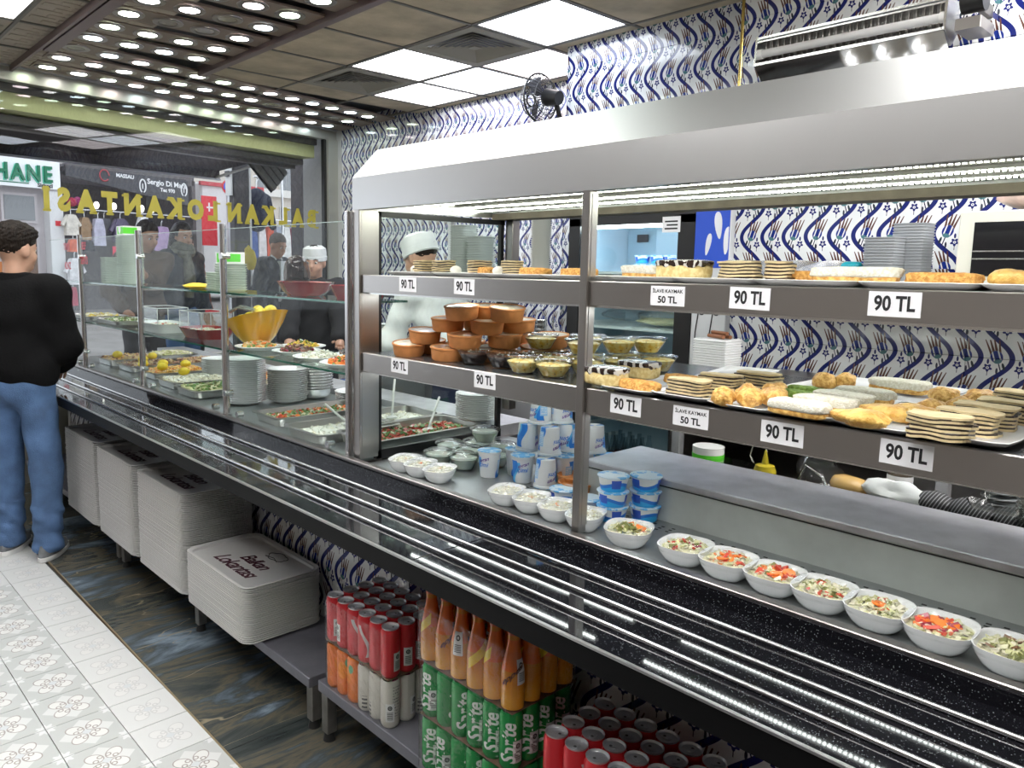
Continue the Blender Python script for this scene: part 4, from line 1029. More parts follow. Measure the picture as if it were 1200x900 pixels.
cups=[(1.745,1.802,0,0,.9,'upright yogurt tub at the left foot of the yogurt tower'),(1.832,1.760,0,0,2.1,'upright yogurt tub just behind the left foot of the tower'),(1.785,1.688,0,0,1.3,'upright yogurt tub with slanted script at the front foot of the tower'),
(1.80,1.600,0,1,.2,'upturned yogurt tub at the front right foot of the tower'),(1.882,1.600,0,0,.4,'upright yogurt tub tucked behind the front right foot'),(1.965,1.575,0,1,1.9,'upturned yogurt tub low at the right of the tower'),(2.01,1.50,0,0,2.6,'upright yogurt tub at the far right of the tower foot'),
(1.905,1.69,0,1,0,'upturned yogurt tub hidden low at the back of the tower'),
(1.840,1.720,1,1,2.7,'upturned yogurt tub on the left of the middle tier'),(1.85,1.632,1,1,.3,'upturned yogurt tub at the front of the middle tier'),(1.935,1.632,1,1,1.6,'upturned yogurt tub on the right of the middle tier'),(1.99,1.56,1,1,2.2,'upturned yogurt tub at the back right of the middle tier'),
(1.868,1.690,2,1,1.2,'upturned yogurt tub at the very top left of the tower'),(1.93,1.652,2,1,.1,'upturned yogurt tub at the very top right of the tower')]
for x,y,l,inv,rz,lb in cups: cup(x,y,z+l*H_,rz*1.5,lb,bool(inv))
sc_b=G().lathe([(0,.001),(.033,0),(.0345,.002),(.041,.036),(.041,.038)],24,uv=True).mesh('pot',SMP,True,.8)
sc_r=G().lathe([(.041,.037),(.0445,.0385),(.0445,.041),(.042,.0425),(.03,.0418),(0,.0425)],24).mesh('foil_lid',LIDB,True,.8)
def small(x,y,z,rz,lb):
    t=thing('yogurt_pot',lb,'yogurt pot',(x,y,z),rz); obj('pot',sc_b,None,t); obj('foil_lid',sc_r,None,t)
for k in range(3):
    w=('bottom','middle','top')[k]
    small(1.772,1.205,z+.043*k,.4+k*2,'small blue yogurt pot, %s of the right hand stack against the steel panel'%w)
    small(1.700,1.262,z+.043*k,1.4+k,'small blue yogurt pot, %s of the left hand stack right of the post'%w)
small(1.72,1.455,z,0,'single small blue yogurt pot between salad bowl and terracotta dish'); small(1.70,1.35,z,0,'small blue yogurt pot half hidden behind the middle post')
# ============================================================ CLEAR ROUND BOWLS (pale pudding) beside the salad end
def roundbowl(r0,r1,h,n=24): return G().lathe([(0,.001),(r0,0),(r0+.002,.002),(r1,h),(r1+.004,h),(r1+.004,h+.002),(r1-.001,h+.002),(r0,.004),(0,.004)],n)
cb=roundbowl(.033,.052,.045).mesh('bowl',CLEAR,True,.8)
cl=G().lathe([(.056,.0485),(.056,.051),(.047,.053),(.04,.058),(.02,.060),(0,.060)],24).mesh('lid',CLEAR,True,.8)
pud=G().lathe([(0,.005),(.031,.005),(.048,.040),(.02,.041),(0,.041)],24).mesh('filling',mat('pale milky filling',(.62,.68,.60),.25,sub=.2),True,.8)
for i,(x,y,lv,lb) in enumerate(((1.71,2.02,0,'clear bowl of pale pudding at the back of the grated salad bowls'),(1.74,1.925,0,'clear bowl of pale pudding left of the tall yogurt tub'),(1.82,1.99,0,'clear bowl of pale pudding in the middle of its group'),(1.85,1.88,0,'clear bowl of pale pudding behind the tall yogurt tub'),(1.93,2.06,0,'clear bowl of pale pudding against the glass end'),(1.96,1.95,0,'clear bowl of pale pudding at the rear of its group'),(1.83,2.10,0,'clear bowl of pale pudding near the black gasket'),(1.90,1.99,1,'topmost clear lidded bowl of pale pudding'))):
    t=thing('pudding_bowl',lb,'bowl',(x,y,z+.0605*lv)); obj('bowl',cb,None,t); obj('lid',cl,None,t); obj('filling',pud,None,t)
# ============================================================ TERRACOTTA DISHES
RC=.057; HC=.044
cd=G().lathe([(0,.001),(.046,0),(.050,.004),(RC-.003,.036),(RC-.001,.0375),(RC,.0395),(RC-.001,.043),(RC-.004,.044),(RC-.006,.042),(.050,.030),(0,.029)],28).mesh('dish',CLAY,True,.8)
fm={}
for k,c in dict(pale=(.72,.68,.55),brown=(.10,.05,.03),mixed=(.55,.36,.18)).items():
    g=G(); rings=[]
    for t_ in (1,.8,.55,.3,.1): rings.append([(.0508*t_*math.cos(2*PI*i/20),.0508*t_*math.sin(2*PI*i/20),.0415+.003*(1-t_)+.0012*noise.noise(Vector((t_*5,i*.9,len(k))))) for i in range(20)])
    g.loft(rings,False,True)
    mm=patmat('baked pudding '+k,(lambda c=c,k=k: (lambda o: cmix(c,(.30,.13,.05) if k!='pale' else (.60,.48,.28),(nz(o,30.0)).soft(.40,.55)*(1.0 if k=='mixed' else .5)))(objx()[3])),.3,coat=.4)
    fm[k]=g.mesh('pudding',mm,True,1.2)
z=1.2565
DI=[(1.585,2.035,0,'pale','terracotta dish at the far left on the lower shelf'),(1.700,2.06,0,'brown','terracotta dish low between the two leftmost ones'),(1.600,1.855,0,'mixed','terracotta dish at the front beside the dark pudding cups'),(1.70,1.90,0,'pale','hidden terracotta dish in the bottom layer'),(1.72,1.77,0,'pale','bottom layer terracotta dish under the noodle puddings'),(1.80,1.97,0,'pale','bottom layer terracotta dish at the back'),(1.83,1.84,0,'pale','bottom layer terracotta dish at the rear middle'),(1.85,1.70,0,'pale','bottom layer terracotta dish at the rear right'),
(1.625,2.000,1,'brown','terracotta dish with dark burnt top, second layer at the left'),(1.625,1.800,1,'mixed','terracotta dish with nuts on top at the front of the second layer'),(1.735,1.735,1,'pale','terracotta dish right of the nut topped one'),(1.73,1.93,1,'pale','second layer terracotta dish in the middle back'),(1.84,1.80,1,'pale','second layer terracotta dish at the rear'),
(1.645,1.905,2,'mixed','tilted terracotta dish with pale and dark top, third layer at the left'),(1.69,1.768,2,'pale','third layer terracotta dish directly over the nut topped one'),(1.80,1.735,2,'pale','third layer terracotta dish at the right, behind the front one'),(1.76,1.88,2,'pale','third layer terracotta dish at the back'),
(1.855,1.640,1,'pale','terracotta dish standing alone right of the pile'),
(1.625,1.815,3,'pale','topmost terracotta dish at the front of the pile'),(1.715,1.800,3,'pale','topmost terracotta dish at the back of the pile'),(1.700,1.690,3,'pale','topmost terracotta dish at the right of the pile')]
for x,y,l,k,lb in DI:
    tl_=random.uniform(.05,.13); t=thing('terracotta_dish',lb,'baked pudding dish',(x,y,z+l*HC),rot=(tl_*.74,-tl_*.66,random.uniform(-.5,.5))); obj('dish',cd,None,t); obj('pudding',fm[k],None,t)
one('terracotta_dish',cd,None,'terracotta dish on the deck behind the middle post','baked pudding dish',(1.86,1.53,.8605)); one('terracotta_dish',cd,None,'terracotta dish on the deck right of the single blue yogurt pot','baked pudding dish',(1.80,1.475,.8605))
one('white_bowl',roundbowl(.03,.055,.04),WHITE,'white round bowl standing behind the small yogurt pots','bowl',(1.742,1.33,.91),smooth=True) if False else None
# ============================================================ CLEAR CUPS OF NOODLE PUDDING AND DARK PUDDING
gb=G().lathe([(0,.0),(.030,0),(.033,.003),(.050,.034),(.051,.040),(.055,.041),(.055,.043),(.049,.042)],24).mesh('cup',CLEAR,True,.8)
gl_=G().lathe([(.0555,.0425),(.0555,.046),(.050,.0475),(.046,.0445),(.02,.0445),(0,.0445)],24).mesh('lid',CLEAR,True,.8)
def noodle():
    o=objx()[3]; n=nz(o,70.0,4); n2=nz(o,130.0,2)
    return cmix(cmix((.86,.56,.08),(.95,.80,.34),n.soft(.45,.6)),(.12,.05,.02),(n2>.68))
NOOD=patmat('raisin noodle pudding',noodle,.35,coat=.3); DPUD=mat('dark chocolate pudding',(.045,.022,.018),.25,coat=.4)
fy=G(); fy.lathe([(0,.002),(.029,.002),(.048,.033),(.035,.037),(.015,.039),(0,.039)],22); fY=fy.mesh('pudding',NOOD,True,1.2)
fd=fy.mesh('pudding',DPUD,True,1.2)
nt_=chunks(9,.02,.02,.040,.004,['cream'],.004,3,.6).mesh('nut_topping',FCOL['cream'])
CU=[(1.600,1.728,0,'d','dark pudding cup beside the front terracotta dish'),(1.610,1.612,0,'d','dark pudding cup between terracotta and noodle puddings'),(1.580,1.500,0,'y','noodle pudding cup at the shelf front, left one'),(1.585,1.392,0,'y','noodle pudding cup at the shelf front, next to the plated cake'),
(1.70,1.60,0,'d','dark pudding cup in the second row left'),(1.695,1.485,0,'y','noodle pudding cup in the second row'),(1.81,1.565,0,'d','dark pudding cup in the third row'),(1.80,1.45,0,'y','noodle pudding cup in the third row'),(1.700,1.370,0,'y','noodle pudding cup behind the middle post'),(1.81,1.335,0,'y','noodle pudding cup in the third row right'),(1.93,1.40,0,'y','noodle pudding cup at the rear right'),(1.93,1.29,0,'y','noodle pudding cup at the rear nearest the black fridge edge'),
(1.765,1.605,1,'y','upper noodle pudding cup at the left'),(1.745,1.420,1,'y','upper noodle pudding cup just left of the middle post'),(1.87,1.505,1,'y','upper noodle pudding cup at the back'),(1.865,1.385,1,'y','upper noodle pudding cup seen right of the middle post'),(1.955,1.345,1,'y','upper noodle pudding cup farthest right')]
for x,y,l,k,lb in CU:
    t=thing('pudding_cup',lb,'pudding cup',(x,y,z+l*.0478)); obj('cup',gb,None,t); obj('lid',gl_,None,t); obj('pudding',fY if k=='y' else fd,None,t)
    if l==0: obj('nut_topping',nt_,None,t)
# ============================================================ DESSERT PLATES AND DESSERTS
def plate(w,d):
    g=G(); g.loft([sq(w*.82,d*.86,0,8,32),sq(w*.97,d*.985,.010,10,32),sq(w,d,.0125,10,32),sq(w*.985,d*.99,.0135,10,32),sq(w*.86,d*.90,.006,8,32)],True,True); return g
PW,PL=.125,.34
PLT=plate(PL,PW+.03).mesh('serving_plate',WHITE,True,.8)
pl_lo=[(1.10,'under the chocolate glazed cake and crumb bar'),(.955,'under the folded layered pastry'),(.81,'under the golden pastry lumps'),(.675,'under the coconut slices'),(.545,'under the golden oval pastries'),(.405,'with layered pastries at the right end of the lower shelf')]
for i,(y,w) in enumerate(pl_lo):
    one('serving_plate',PLT,None,'long white rectangular plate '+w,'plate',(1.655,y-.01,z+.001+(.0035 if i%2 else 0)),rot=(0,0,0))
for x,y,rz in ((1.89,1.06,.2),(1.92,.80,0),(1.93,.63,0),(1.95,.47,0)):
    one('serving_plate',PLT,None,'white plate in the second row of the lower shelf at %s'%{1.06:'the left end',.80:'the lumps',.63:'the coconut slices',.47:'the right end'}[y],'plate',(x+.08,y,z+.001),rz)
def surf(shape,disp,seed,amp,fr_):
    return shape
def lumpy(rx,ry,rz,seed,amp=.18,fr_=30,n=22,k=12,boxy=0):
    g=G(); i0=0; v=[];f=[]
    for j in range(1,k):
        t=PI*j/k
        for i in range(n):
            a=2*PI*i/n; c,s=math.cos(a),math.sin(a)
            if boxy: q=(abs(c)**boxy+abs(s)**boxy)**(-1/boxy); zt=math.copysign(abs(math.cos(t))**.45,math.cos(t)); st=abs(math.sin(t))**.35
            else: q=1; zt=math.cos(t); st=math.sin(t)
            x,y,z_=rx*st*q*c,ry*st*q*s,rz*zt
            nn=noise.noise(Vector((x*fr_+seed,y*fr_,z_*fr_)))*amp+noise.noise(Vector((x*fr_*4+seed,y*fr_*4,z_*fr_*4)))*amp*.35
            v.append((x*(1+nn),y*(1+nn),max(-rz*.92,z_*(1+nn))))
    v+=[(0,0,rz*1.0),(0,0,-rz*.92)]; T=len(v)-2
    for j in range(k-2):
        for i in range(n): f.append((j*n+i,(j+1)*n+i,(j+1)*n+(i+1)%n,j*n+(i+1)%n))
    for i in range(n): f+=[(T,i,(i+1)%n),(T+1,(k-2)*n+(i+1)%n,(k-2)*n+i)]
    return g.add(v,f)
def baked(c1,c2,sc_=60.0): return lambda: (lambda o: cmix(c1,c2,nz(o,sc_,4).soft(.42,.58)))(objx()[3])
BAK=patmat('golden baked pastry',baked((.82,.52,.15),(.58,.28,.05),90.0),.45,coat=.2,bump=.9,bs=170)
ORP=patmat('orange crumb coating',baked((.78,.44,.12),(.58,.26,.05),130.0),.7,bump=1,bs=260)
PIS=patmat('green pistachio coating',baked((.26,.42,.07),(.14,.25,.03),110.0),.7,bump=1,bs=260)
COC=patmat('coconut coating',baked((.82,.80,.70),(.70,.67,.54),160.0),.8,bump=.9,bs=300)
SPO=patmat('yellow sponge',baked((.75,.62,.30),(.62,.46,.18),90.0),.8)
WAF=mat('wafer layer',(.62,.50,.28),.7,var=.2,vscale=60); CHO=mat('dark chocolate',(.025,.014,.010),.3,coat=.3)
def zig():
    o=objx()[3]; x,y,z_,_=objx(); q=((x*260.0+nz(o,40.0)*6.0).sin()>.3)
    return cmix((.03,.017,.012),(.62,.60,.55),q*(nz(o,70.0)>.45))
GLAZ=patmat('striped chocolate glaze',zig,.25,coat=.4)
def dessert(kind,x,y,z,rz,label,s=1.0,l=None):
    t=thing({'layer':'layered_pastry','glaze':'glazed_cake','coco':'coconut_slice','lump':'pastry_ball','oval':'oval_pastry','bar':'crumb_bar','pist':'pistachio_roll'}[kind],label,{'glaze':'cake','coco':'cake','bar':'pastry'}.get(kind,'pastry'),(x,y,z),rz)
    sd=x*37+y*91
    if kind=='layer':
        L,Wd=(.10*s,.055*s); n=6
        for k in range(n):
            g=G(); zz=k*.0074; ox=random.uniform(-.003,.003)
            i0=0; rings=[]; WV=lambda px,py: .0034*noise.noise(Vector((px*28+sd,py*28,.3*k)))
            top=[(px*(1+.10*noise.noise(Vector((px*60,py*60,k*3+sd))))+ox,py*(1+.12*noise.noise(Vector((px*60+5,py*60,k*3+sd)))),zz+.0052+WV(px,py)) for px,py,_ in sq(L*random.uniform(.92,1.03),Wd*random.uniform(.92,1.04),0,5,36)]
            bot=[(p[0],p[1],p[2]-.0042) for p in top]
            g.loft([bot,top],True,True); obj('wafer_layer',g,WAF,t)
            if k<n-1: obj('cream_layer',G().loft([[(p[0]*.985,p[1]*.985,p[2]) for p in top],[(p[0]*.985,p[1]*.985,p[2]+.0030) for p in top]],True,True),CHO,t)
    elif kind=='glaze':
        obj('sponge',lumpy(.055*s,.038*s,.020,sd,.05,30,boxy=4),SPO,t,True,loc=(0,0,.019))
        g=G(); rings=[]
        for j,(tt,zz) in enumerate(((.985,.0),(1.02,.006),(1.0,.011),(.7,.0135),(.3,.014))):
            pp=sq(.112*s*tt,.078*s*tt,0,4,36)
            rings.append([(p[0],p[1],.032+zz-(.018*max(0,noise.noise(Vector((i*.9,sd,0)))) if j==0 else 0)) for i,p in enumerate(pp)])
        g.loft(rings,False,True); obj('chocolate_glaze',g,GLAZ,t,True)
    elif kind=='coco':
        obj('base_layer',lumpy((l or .062)*.96*s,.026*s,.009,sd,.05,30,boxy=4),BAK,t,True,loc=(0,0,.009))
        obj('coconut_layer',lumpy((l or .062)*s,.029*s,.011,sd+4,.10,60,boxy=3.5,n=30,k=14),COC,t,True,loc=(0,0,.021))
    elif kind=='lump': obj('ball',lumpy(.028*s,.026*s,.021,sd,.30,48,n=26,k=14),BAK,t,True,loc=(0,0,.0165))
    elif kind=='oval': obj('bun',lumpy(.052*s,.028*s,.017,sd,.26,42,n=28,k=14),patmat('sesame golden bun',baked((.82,.54,.14),(.62,.32,.05),45.0),.4,coat=.3,bump=.8,bs=200),t,True,loc=(0,0,.014))
    elif kind=='bar': obj('bar',lumpy((l or .055)*s,.022*s,.012,sd,.12,60,boxy=3.5,n=30,k=14),ORP,t,True,loc=(0,0,.011))
    elif kind=='pist': obj('roll',lumpy(.042*s,.018*s,.014,sd,.12,60,boxy=3),PIS,t,True,loc=(0,0,.0125))
    return t
zp=z+.0105
for a in [('glaze',1.53,1.172,zp,1.57,'chocolate glazed sponge half hidden behind the middle post'),('glaze',1.675,1.175,zp+.004,1.57,'chocolate glazed sponge with drips right of the middle post',.95),
('bar',1.525,1.068,zp,1.57,'crumb coated bar at the front, nearest the middle post'),('bar',1.69,1.05,zp,1.45,'crumb coated bar behind the layered pastry'),
('layer',1.525,.935,zp,1.5,'layered pastry with dark filling at the front, folded look'),('layer',1.66,.935,zp,1.7,'layered pastry behind the front folded one'),('layer',1.765,.895,zp,1.55,'taller layered pastry at the back of its row',1.05),
('lump',1.505,.838,zp,0,'golden pastry lump at the front left of its plate'),('lump',1.530,.790,zp,1,'golden pastry lump at the front right of its plate'),('lump',1.58,.822,zp,2,'golden pastry lump in the middle left of its plate'),('lump',1.60,.775,zp,2,'golden pastry lump in the middle right of its plate'),('lump',1.66,.80,zp,2,'golden pastry lump toward the back of its plate'),('lump',1.565,.755,zp+.001,2,'golden pastry lump next to the front coconut slice'),
('coco',1.500,.672,zp,1.50,'coconut covered slice at the front edge of the lower shelf'),('coco',1.595,.660,zp,1.62,'second coconut covered slice from the front'),('coco',1.68,.662,zp,1.5,'third coconut covered slice from the front'),('coco',1.78,.655,zp,1.5,'fourth coconut covered slice toward the back'),('coco',2.0,.66,zp,1.5,'rear coconut covered slice beside the golden balls',1.1),
('pist',1.66,.772-.02,zp,1.5,'green pistachio roll at the front of the pair'),('pist',1.735,.765,zp,1.5,'green pistachio roll at the back of the pair'),
('lump',1.93,.81,zp,1.5,'golden pastry lump in the far row, left one'),('lump',1.96,.77,zp,1.5,'golden pastry lump in the far row, right one'),
('oval',1.495,.553,zp,1.5,'golden oval pastry at the front between coconut and layered pastry'),('oval',1.60,.545,zp,1.4,'golden oval pastry, second from the front'),('oval',1.645,.515,zp,1.5,'golden oval pastry, third from the front'),('lump',1.70,.50,zp,1.5,'golden ball behind the oval pastries'),('lump',1.78,.47,zp,1.5,'golden ball nearest the layered row'),('lump',1.90,.535,zp,1.5,'golden ball at the back left of the oval row',1.15),('lump',1.93,.475,zp,1.5,'golden ball at the back right of the oval row',1.15),
('layer',1.490,.422,zp,1.55,'layered pastry nearest the shelf front at the right end'),('layer',1.585,.405,zp,1.5,'second layered pastry of the right hand row'),('layer',1.675,.400,zp,1.6,'third layered pastry of the right hand row'),('layer',1.765,.392,zp,1.5,'fourth layered pastry of the right hand row'),('layer',1.93,.40,zp,1.55,'rearmost layered pastry of the right hand row')]:
    dessert(*a[:5],a[5],a[6] if len(a)>6 else 1.0)
# crumpled cling film on the plate end at the right
g=G(); N_=12
for i in range(N_):
    for j in range(N_):
        g.v.append((1.50+.3*i/(N_-1),.30-.30*j/(N_-1),z+.006+.012*abs(noise.noise(Vector((i*.9,j*.8,2))))))
for i in range(N_-1):
    for j in range(N_-1): g.f.append([i*N_+j,(i+1)*N_+j,(i+1)*N_+j+1,i*N_+j+1]); g.m.append(0); g.uv.append([(0,0)]*4)
one('cling_film',g,FILM,'crumpled cling film on the lower shelf at the right edge','plastic film',smooth=False)
# upper shelf
zu=1.5205
PLU=plate(.26,.20).mesh('serving_plate',WHITE,True,.8)
for i,(y,w) in enumerate(((2.0,'under the dark chocolate roll pieces'),(1.77,'under the caramel slices'),(1.54,'under the orange baklava'),(1.315,'left of the middle post on the upper shelf'),(1.09,'under the white log right of the middle post'),(.905,'under the layered dark pastry on the upper shelf'),(.71,'under the long coconut log'),(.50,'under the orange baklava strip on the upper shelf'),(.30,'under the tall layered stacks at the right end'),(.09,'cut by the right edge on the upper shelf'))):
    one('serving_plate',PLU,None,'white plate '+w,'plate',(1.652,y,zu))
zq=zu+.0085
for a in [('layer',1.60,1.97,zq,.1,'dark crumbly pastry piece at the left end of the upper shelf',.8),('layer',1.62,1.90,zq,.0,'second dark crumbly pastry piece on the upper shelf',.8),('layer',1.61,1.72,zq,0,'caramel layered slice left of the wafer stack',.8),
('bar',1.60,1.695,zq,1.57,'small orange bar in front of the caramel slice',.8),('layer',1.62,1.595,zq,1.57,'pale wafer stack on the left upper shelf',.7),('bar',1.60,1.485,zq,1.57,'orange baklava strip left of the middle post'),('bar',1.60,1.325,zq,1.57,'orange baklava strip just beside the middle post'),
('coco',1.60,1.12,zq,1.57,'white coconut log right of the middle post'),('glaze',1.60,1.01,zq,1.57,'yellow sponge block with chocolate top on the upper shelf',1.12),('glaze',1.66,.90,zq,1.57,'small sponge with dark top beside the layered one',.7),('layer',1.59,.865,zq,1.57,'layered wafer with chocolate on the upper shelf',.9),('layer',1.60,.78,zq,1.57,'dark marbled layered pastry beside the wafer one',.6),
('bar',1.62,.735,zq,1.57,'crumb coated piece left of the long coconut log',.7),('bar',1.61,.475,zq,1.57,'long orange baklava strip above the rightmost big sign',1.15),('oval',1.61,.37,zq,1.57,'small golden pastries left of the tall layered stack',.7),
('layer',1.60,.27,zq,1.57,'tall layered stack at the right of the upper shelf',.9),('layer',1.62,.205,zq,1.57,'second tall layered stack near the right edge',.7),('layer',1.62,.14,zq,1.57,'layered stack cut by the right edge of the picture',.7)]:
    dessert(*a[:5],a[5],a[6] if len(a)>6 else 1.0)
dessert('coco',1.60,.625,zq,1.57,'long white coconut log on the upper shelf',1.0,.085)
for y in (1.93+.09,1.82,1.57+.06): one('cream_roll',lumpy(.02,.016,.014,y,.05),mat('white cream',(.75,.74,.66),.5),'white cream roll piece between %s'%{2.02:'plate rim and dark pastry',1.82:'dark pastry and caramel slice',1.63:'caramel slice and wafer stack'}[round(y,2)],'pastry',(1.60,y,zq+.012),smooth=True)
# ============================================================ SALAD BAR CONTENTS
zd=.873
def dinner(r): return G().lathe([(0,.003),(r*.55,.002),(r*.6,0),(r*.63,.003),(r*.97,.016),(r,.018),(r*.99,.0195),(r*.66,.0065),(0,.005)],32)
def pstack(cx,cy,z0,r,n,step,lb,grp):
    me=dinner(r).mesh('plate',WHITE,True,.9)
    for i in range(n): one('plate',me,None,lb if i<n-1 else 'top plate of the '+grp,'plate',(cx+random.uniform(-.0015,.0015),cy+random.uniform(-.0015,.0015),z0+i*step),group=grp if i<n-1 else None)
pstack(1.705,3.50,zd,.105,22,.0098,'white plate inside the tallest round plate stack of the salad bar','tallest round plate stack')
pstack(1.895,3.42,zd,.098,16,.0100,'white plate inside the plate stack right of the tallest one','plate stack right of the tallest')
pstack(2.20,2.345+.02,.905,.085,14,.0078,'white plate inside the stack on the salad bar corner beside the showcase','plate stack at the salad bar corner')
pstack(2.12,3.15,zd,.10,6,.010,'white plate inside the short stack behind the end post','short plate stack behind the end post')
pstack(1.92,4.28,zd,.09,14,.009,'grey looking plate inside the stack behind the tallest one','plate stack farther back in the salad bar')
bmh=G().lathe([(0,.0),(.05,0),(.075,.02),(.09,.055),(.094,.056),(.088,.052),(.05,.006),(0,.006)],28).mesh('steel_bowl',STEELW,True,.9)
for i in range(9): one('steel_bowl',bmh,None,'nested steel bowl in the stack between the plate stacks','bowl',(2.06,3.45-.02,zd+i*.0145),group='nested steel bowls')
def gn(w,d,h):
    g=G(); r=.035
    g.loft([rr(w,d,r,0,4),rr(w,d,r,.003,4),rr(w-.03,d-.03,r,.003,4),rr(w-.045,d-.045,r,-h,4)],False,True)
    g.loft([rr(w,d,r,0,4),rr(w-.028,d-.028,r,-.001,4),rr(w-.04,d-.04,r,-h-.001,4)],False,True); return g
def pan(x,y,rz,w,d,label,cols,n,size,hh=.05,fz=-.022,z_=.908,seed=0,fill=None):
    t=thing('food_pan',label,'food pan',(x,y,z_),rz); obj('pan',gn(w,d,hh*.7),STEEL,t,True)
    g=mound(w-.05,d-.05,fz,.012,0,None,seed,6,.5); chunks(n,(w-.07)/2,(d-.07)/2,fz+.004,.014,cols,size,seed,.5,sq_=True,g=g)
    obj('food',g,[FCOL[c] for c in cols],t,kind='stuff'); return t
def spoon(x,y,z_,a,b,label):
    t=thing('serving_spoon',label,'spoon',(x,y,z_))
    obj('handle',G().tube([(0,0,0),a],.005,8),WPLAS,t,True); obj('scoop',G().blob((-a[0]*.08,-a[1]*.08,-.004),(.028,.02,.008),0,12,6),WPLAS,t,True)
pan(1.79,2.99,.0,.50,.26,'steel pan of mixed chopped salad in front of the plate stacks',['green','carrot','cabbage','tomato','green'],420,.009,seed=1)
pan(1.70,2.62,.0,.40,.30,'steel pan of white yogurt salad beside the end post',['white','white','cream'],200,.006,seed=2)
pan(2.02,2.68,0,.33,.28,'steel pan of white cream seen through the showcase end glass',['white','cream'],90,.006,seed=3)
pan(1.87,2.385,0,.56,.27,'steel pan of tomato and lettuce salad against the black gasket',['tomato','green','tomato','green','cabbage'],380,.011,seed=4,z_=.912)
spoon(1.95,2.37,.905,(.13,.09,.10),0,'white plastic spoon standing in the tomato and lettuce pan')
spoon(1.98,2.66,.905,(.06,.06,.15),0,'white plastic spoon standing in the cream pan'); spoon(1.75,2.66,.905,(-.02,.14,.06),0,'white spoon leaning in the yogurt salad pan')
for i,(x,y,c,lb) in enumerate(((1.72,3.86,['cabbage2','olive','green'],'shallow pan of green vegetables left of the tallest plates'),(1.75,4.20,['cream','white'],'pan of pale salad with lemon halves'),(1.80,4.62,['corn','rice','orange'],'pan of golden rice with lemon halves on top'),(1.80,5.02,['meat','rice','brown'],'pan of browned meat near the second post'),(1.80,5.42,['rice','corn','meat'],'pan of golden fried pieces near the far post'),(2.15,4.05,['rice','orange'],'rear pan of orange rice'),(2.15,4.55,['brown','meat','dark'],'rear pan of dark stew'),(2.12,5.0,['meat','rice'],'rear pan of baked meat'),(2.12,5.5,['cabbage2','cream'],'rear pan of pale vegetables'),(2.10,3.72,['cream','white'],'rear pan of white beans'))):
    pan(x,y,0,.36 if x<2 else .30,.30,lb,c,260,.011,seed=10+i,z_=.912,fz=.0)
LEM=patmat('lemon skin',baked((.80,.62,.03),(.72,.52,.02),60.0),.4)
def lemon(x,y,z_,lb,s=1,rot=(0,0,0)):
    one('lemon',lumpy(.032*s,.026*s,.024*s,x*9,.04,20),LEM,lb,'lemon',(x,y,z_),smooth=True,rot=rot,group='lemons in the salad bar')
for i,(x,y) in enumerate(((1.70,4.55),(1.76,4.70),(1.66,4.75),(1.86,4.60),(1.74,4.98),(1.85,5.12),(1.72,4.28),(1.70,5.34))): lemon(x,y,.945,'cut lemon lying on the hot food pans of the salad bar')
# lower glass shelf: plates of mezze
zs_=1.1745
mez=[(1.61,3.155,['rice','corn','carrot','green'],'plate of mixed rice salad right of the middle guard post'),(1.655,2.90,['brown','dark','meat','beet'],'plate of dark olives and meat on the lower glass shelf'),(1.62,2.665,['white','white','cream'],'plate of white yogurt dip on the lower glass shelf'),(1.60,2.43,['carrot','orange','tomato','green'],'plate of orange carrot salad beside the end post'),(1.78,2.62,['dark','purple','brown'],'plate of dark eggplant at the rear of the shelf'),(1.77,3.05,['corn','yellow','green'],'plate of yellow pasta at the rear of the shelf')]
pm_=dinner(.105).mesh('dish',WHITE,True,.9)
for i,(x,y,c,lb) in enumerate(mez):
    t=thing('mezze_plate',lb,'plate of food',(x,y,zs_)); obj('dish',pm_,None,t)
    g=mound(.15,.15,.010,.022,0,None,i,2,.4); chunks(170,.07,.07,.016,.026,c,.008,i+30,.5,g=g); obj('food',g,[FCOL[q] for q in c],t,kind='stuff')
for i,(x,y,c,lb) in enumerate(((1.63,4.95,['green','cream','olive'],'tray of green salad at the window end of the lower glass shelf'),(1.63,5.45,['yellow','cream','rice'],'tray of yellow food at the far end of the lower glass shelf'))):
    pan(x,y,0,.26,.42,lb,c,200,.012,seed=60+i,z_=zs_+.03,hh=.03,fz=-.01)
YEL=mat('yellow melamine',(.80,.42,.015),.25,coat=.3); REDM=mat('dark red melamine',(.25,.012,.018),.25,coat=.3)
t=thing('lemon_bowl','large yellow slanted bowl full of lemons on the lower glass shelf','bowl',(1.68,3.32,zs_),.0)
g=G(); rings=[]
for tt,zz in ((.30,.0),(.34,.001),(.62,.045),(.86,.10),(.985,.135),(1,.137),(.97,.135),(.80,.09),(.5,.03)):
    rings.append([(.11*tt*math.cos(a),.235*tt*math.sin(a),zz*(1+.32*math.sin(-a)*tt)) for a in [2*PI*i/32 for i in range(32)]])
g.loft(rings,True,True); obj('bowl',g,YEL,t,True)
for i,(x,y,zz,rx) in enumerate(((1.70,3.28,.10,.3),(1.66,3.33,.105,1),(1.72,3.36,.10,2),(1.67,3.25,.13,.6),(1.69,3.31,.135,1.9),(1.65,3.39,.09,2.6),(1.71,3.23,.14,.2))):
    o=one('lemon',lumpy(.034,.026,.025,i*3.3,.05,20),LEM,'yellow lemon wedge heaped in the large yellow bowl','lemon',(x,y,zs_+zz+.028),smooth=True,rot=(rx,0,rx*2),group='lemons in the yellow bowl')
one('tongs',G().tube([(0,.16,.02),(0,.05,.05),(0,-.14,.045)],.006,6).tube([(.02,.16,.02),(.02,.05,.06),(.0,-.14,.05)],.006,6),STEELW,'steel tongs lying across the yellow lemon bowl','tongs',(1.66,3.42,zs_+.12),smooth=True)
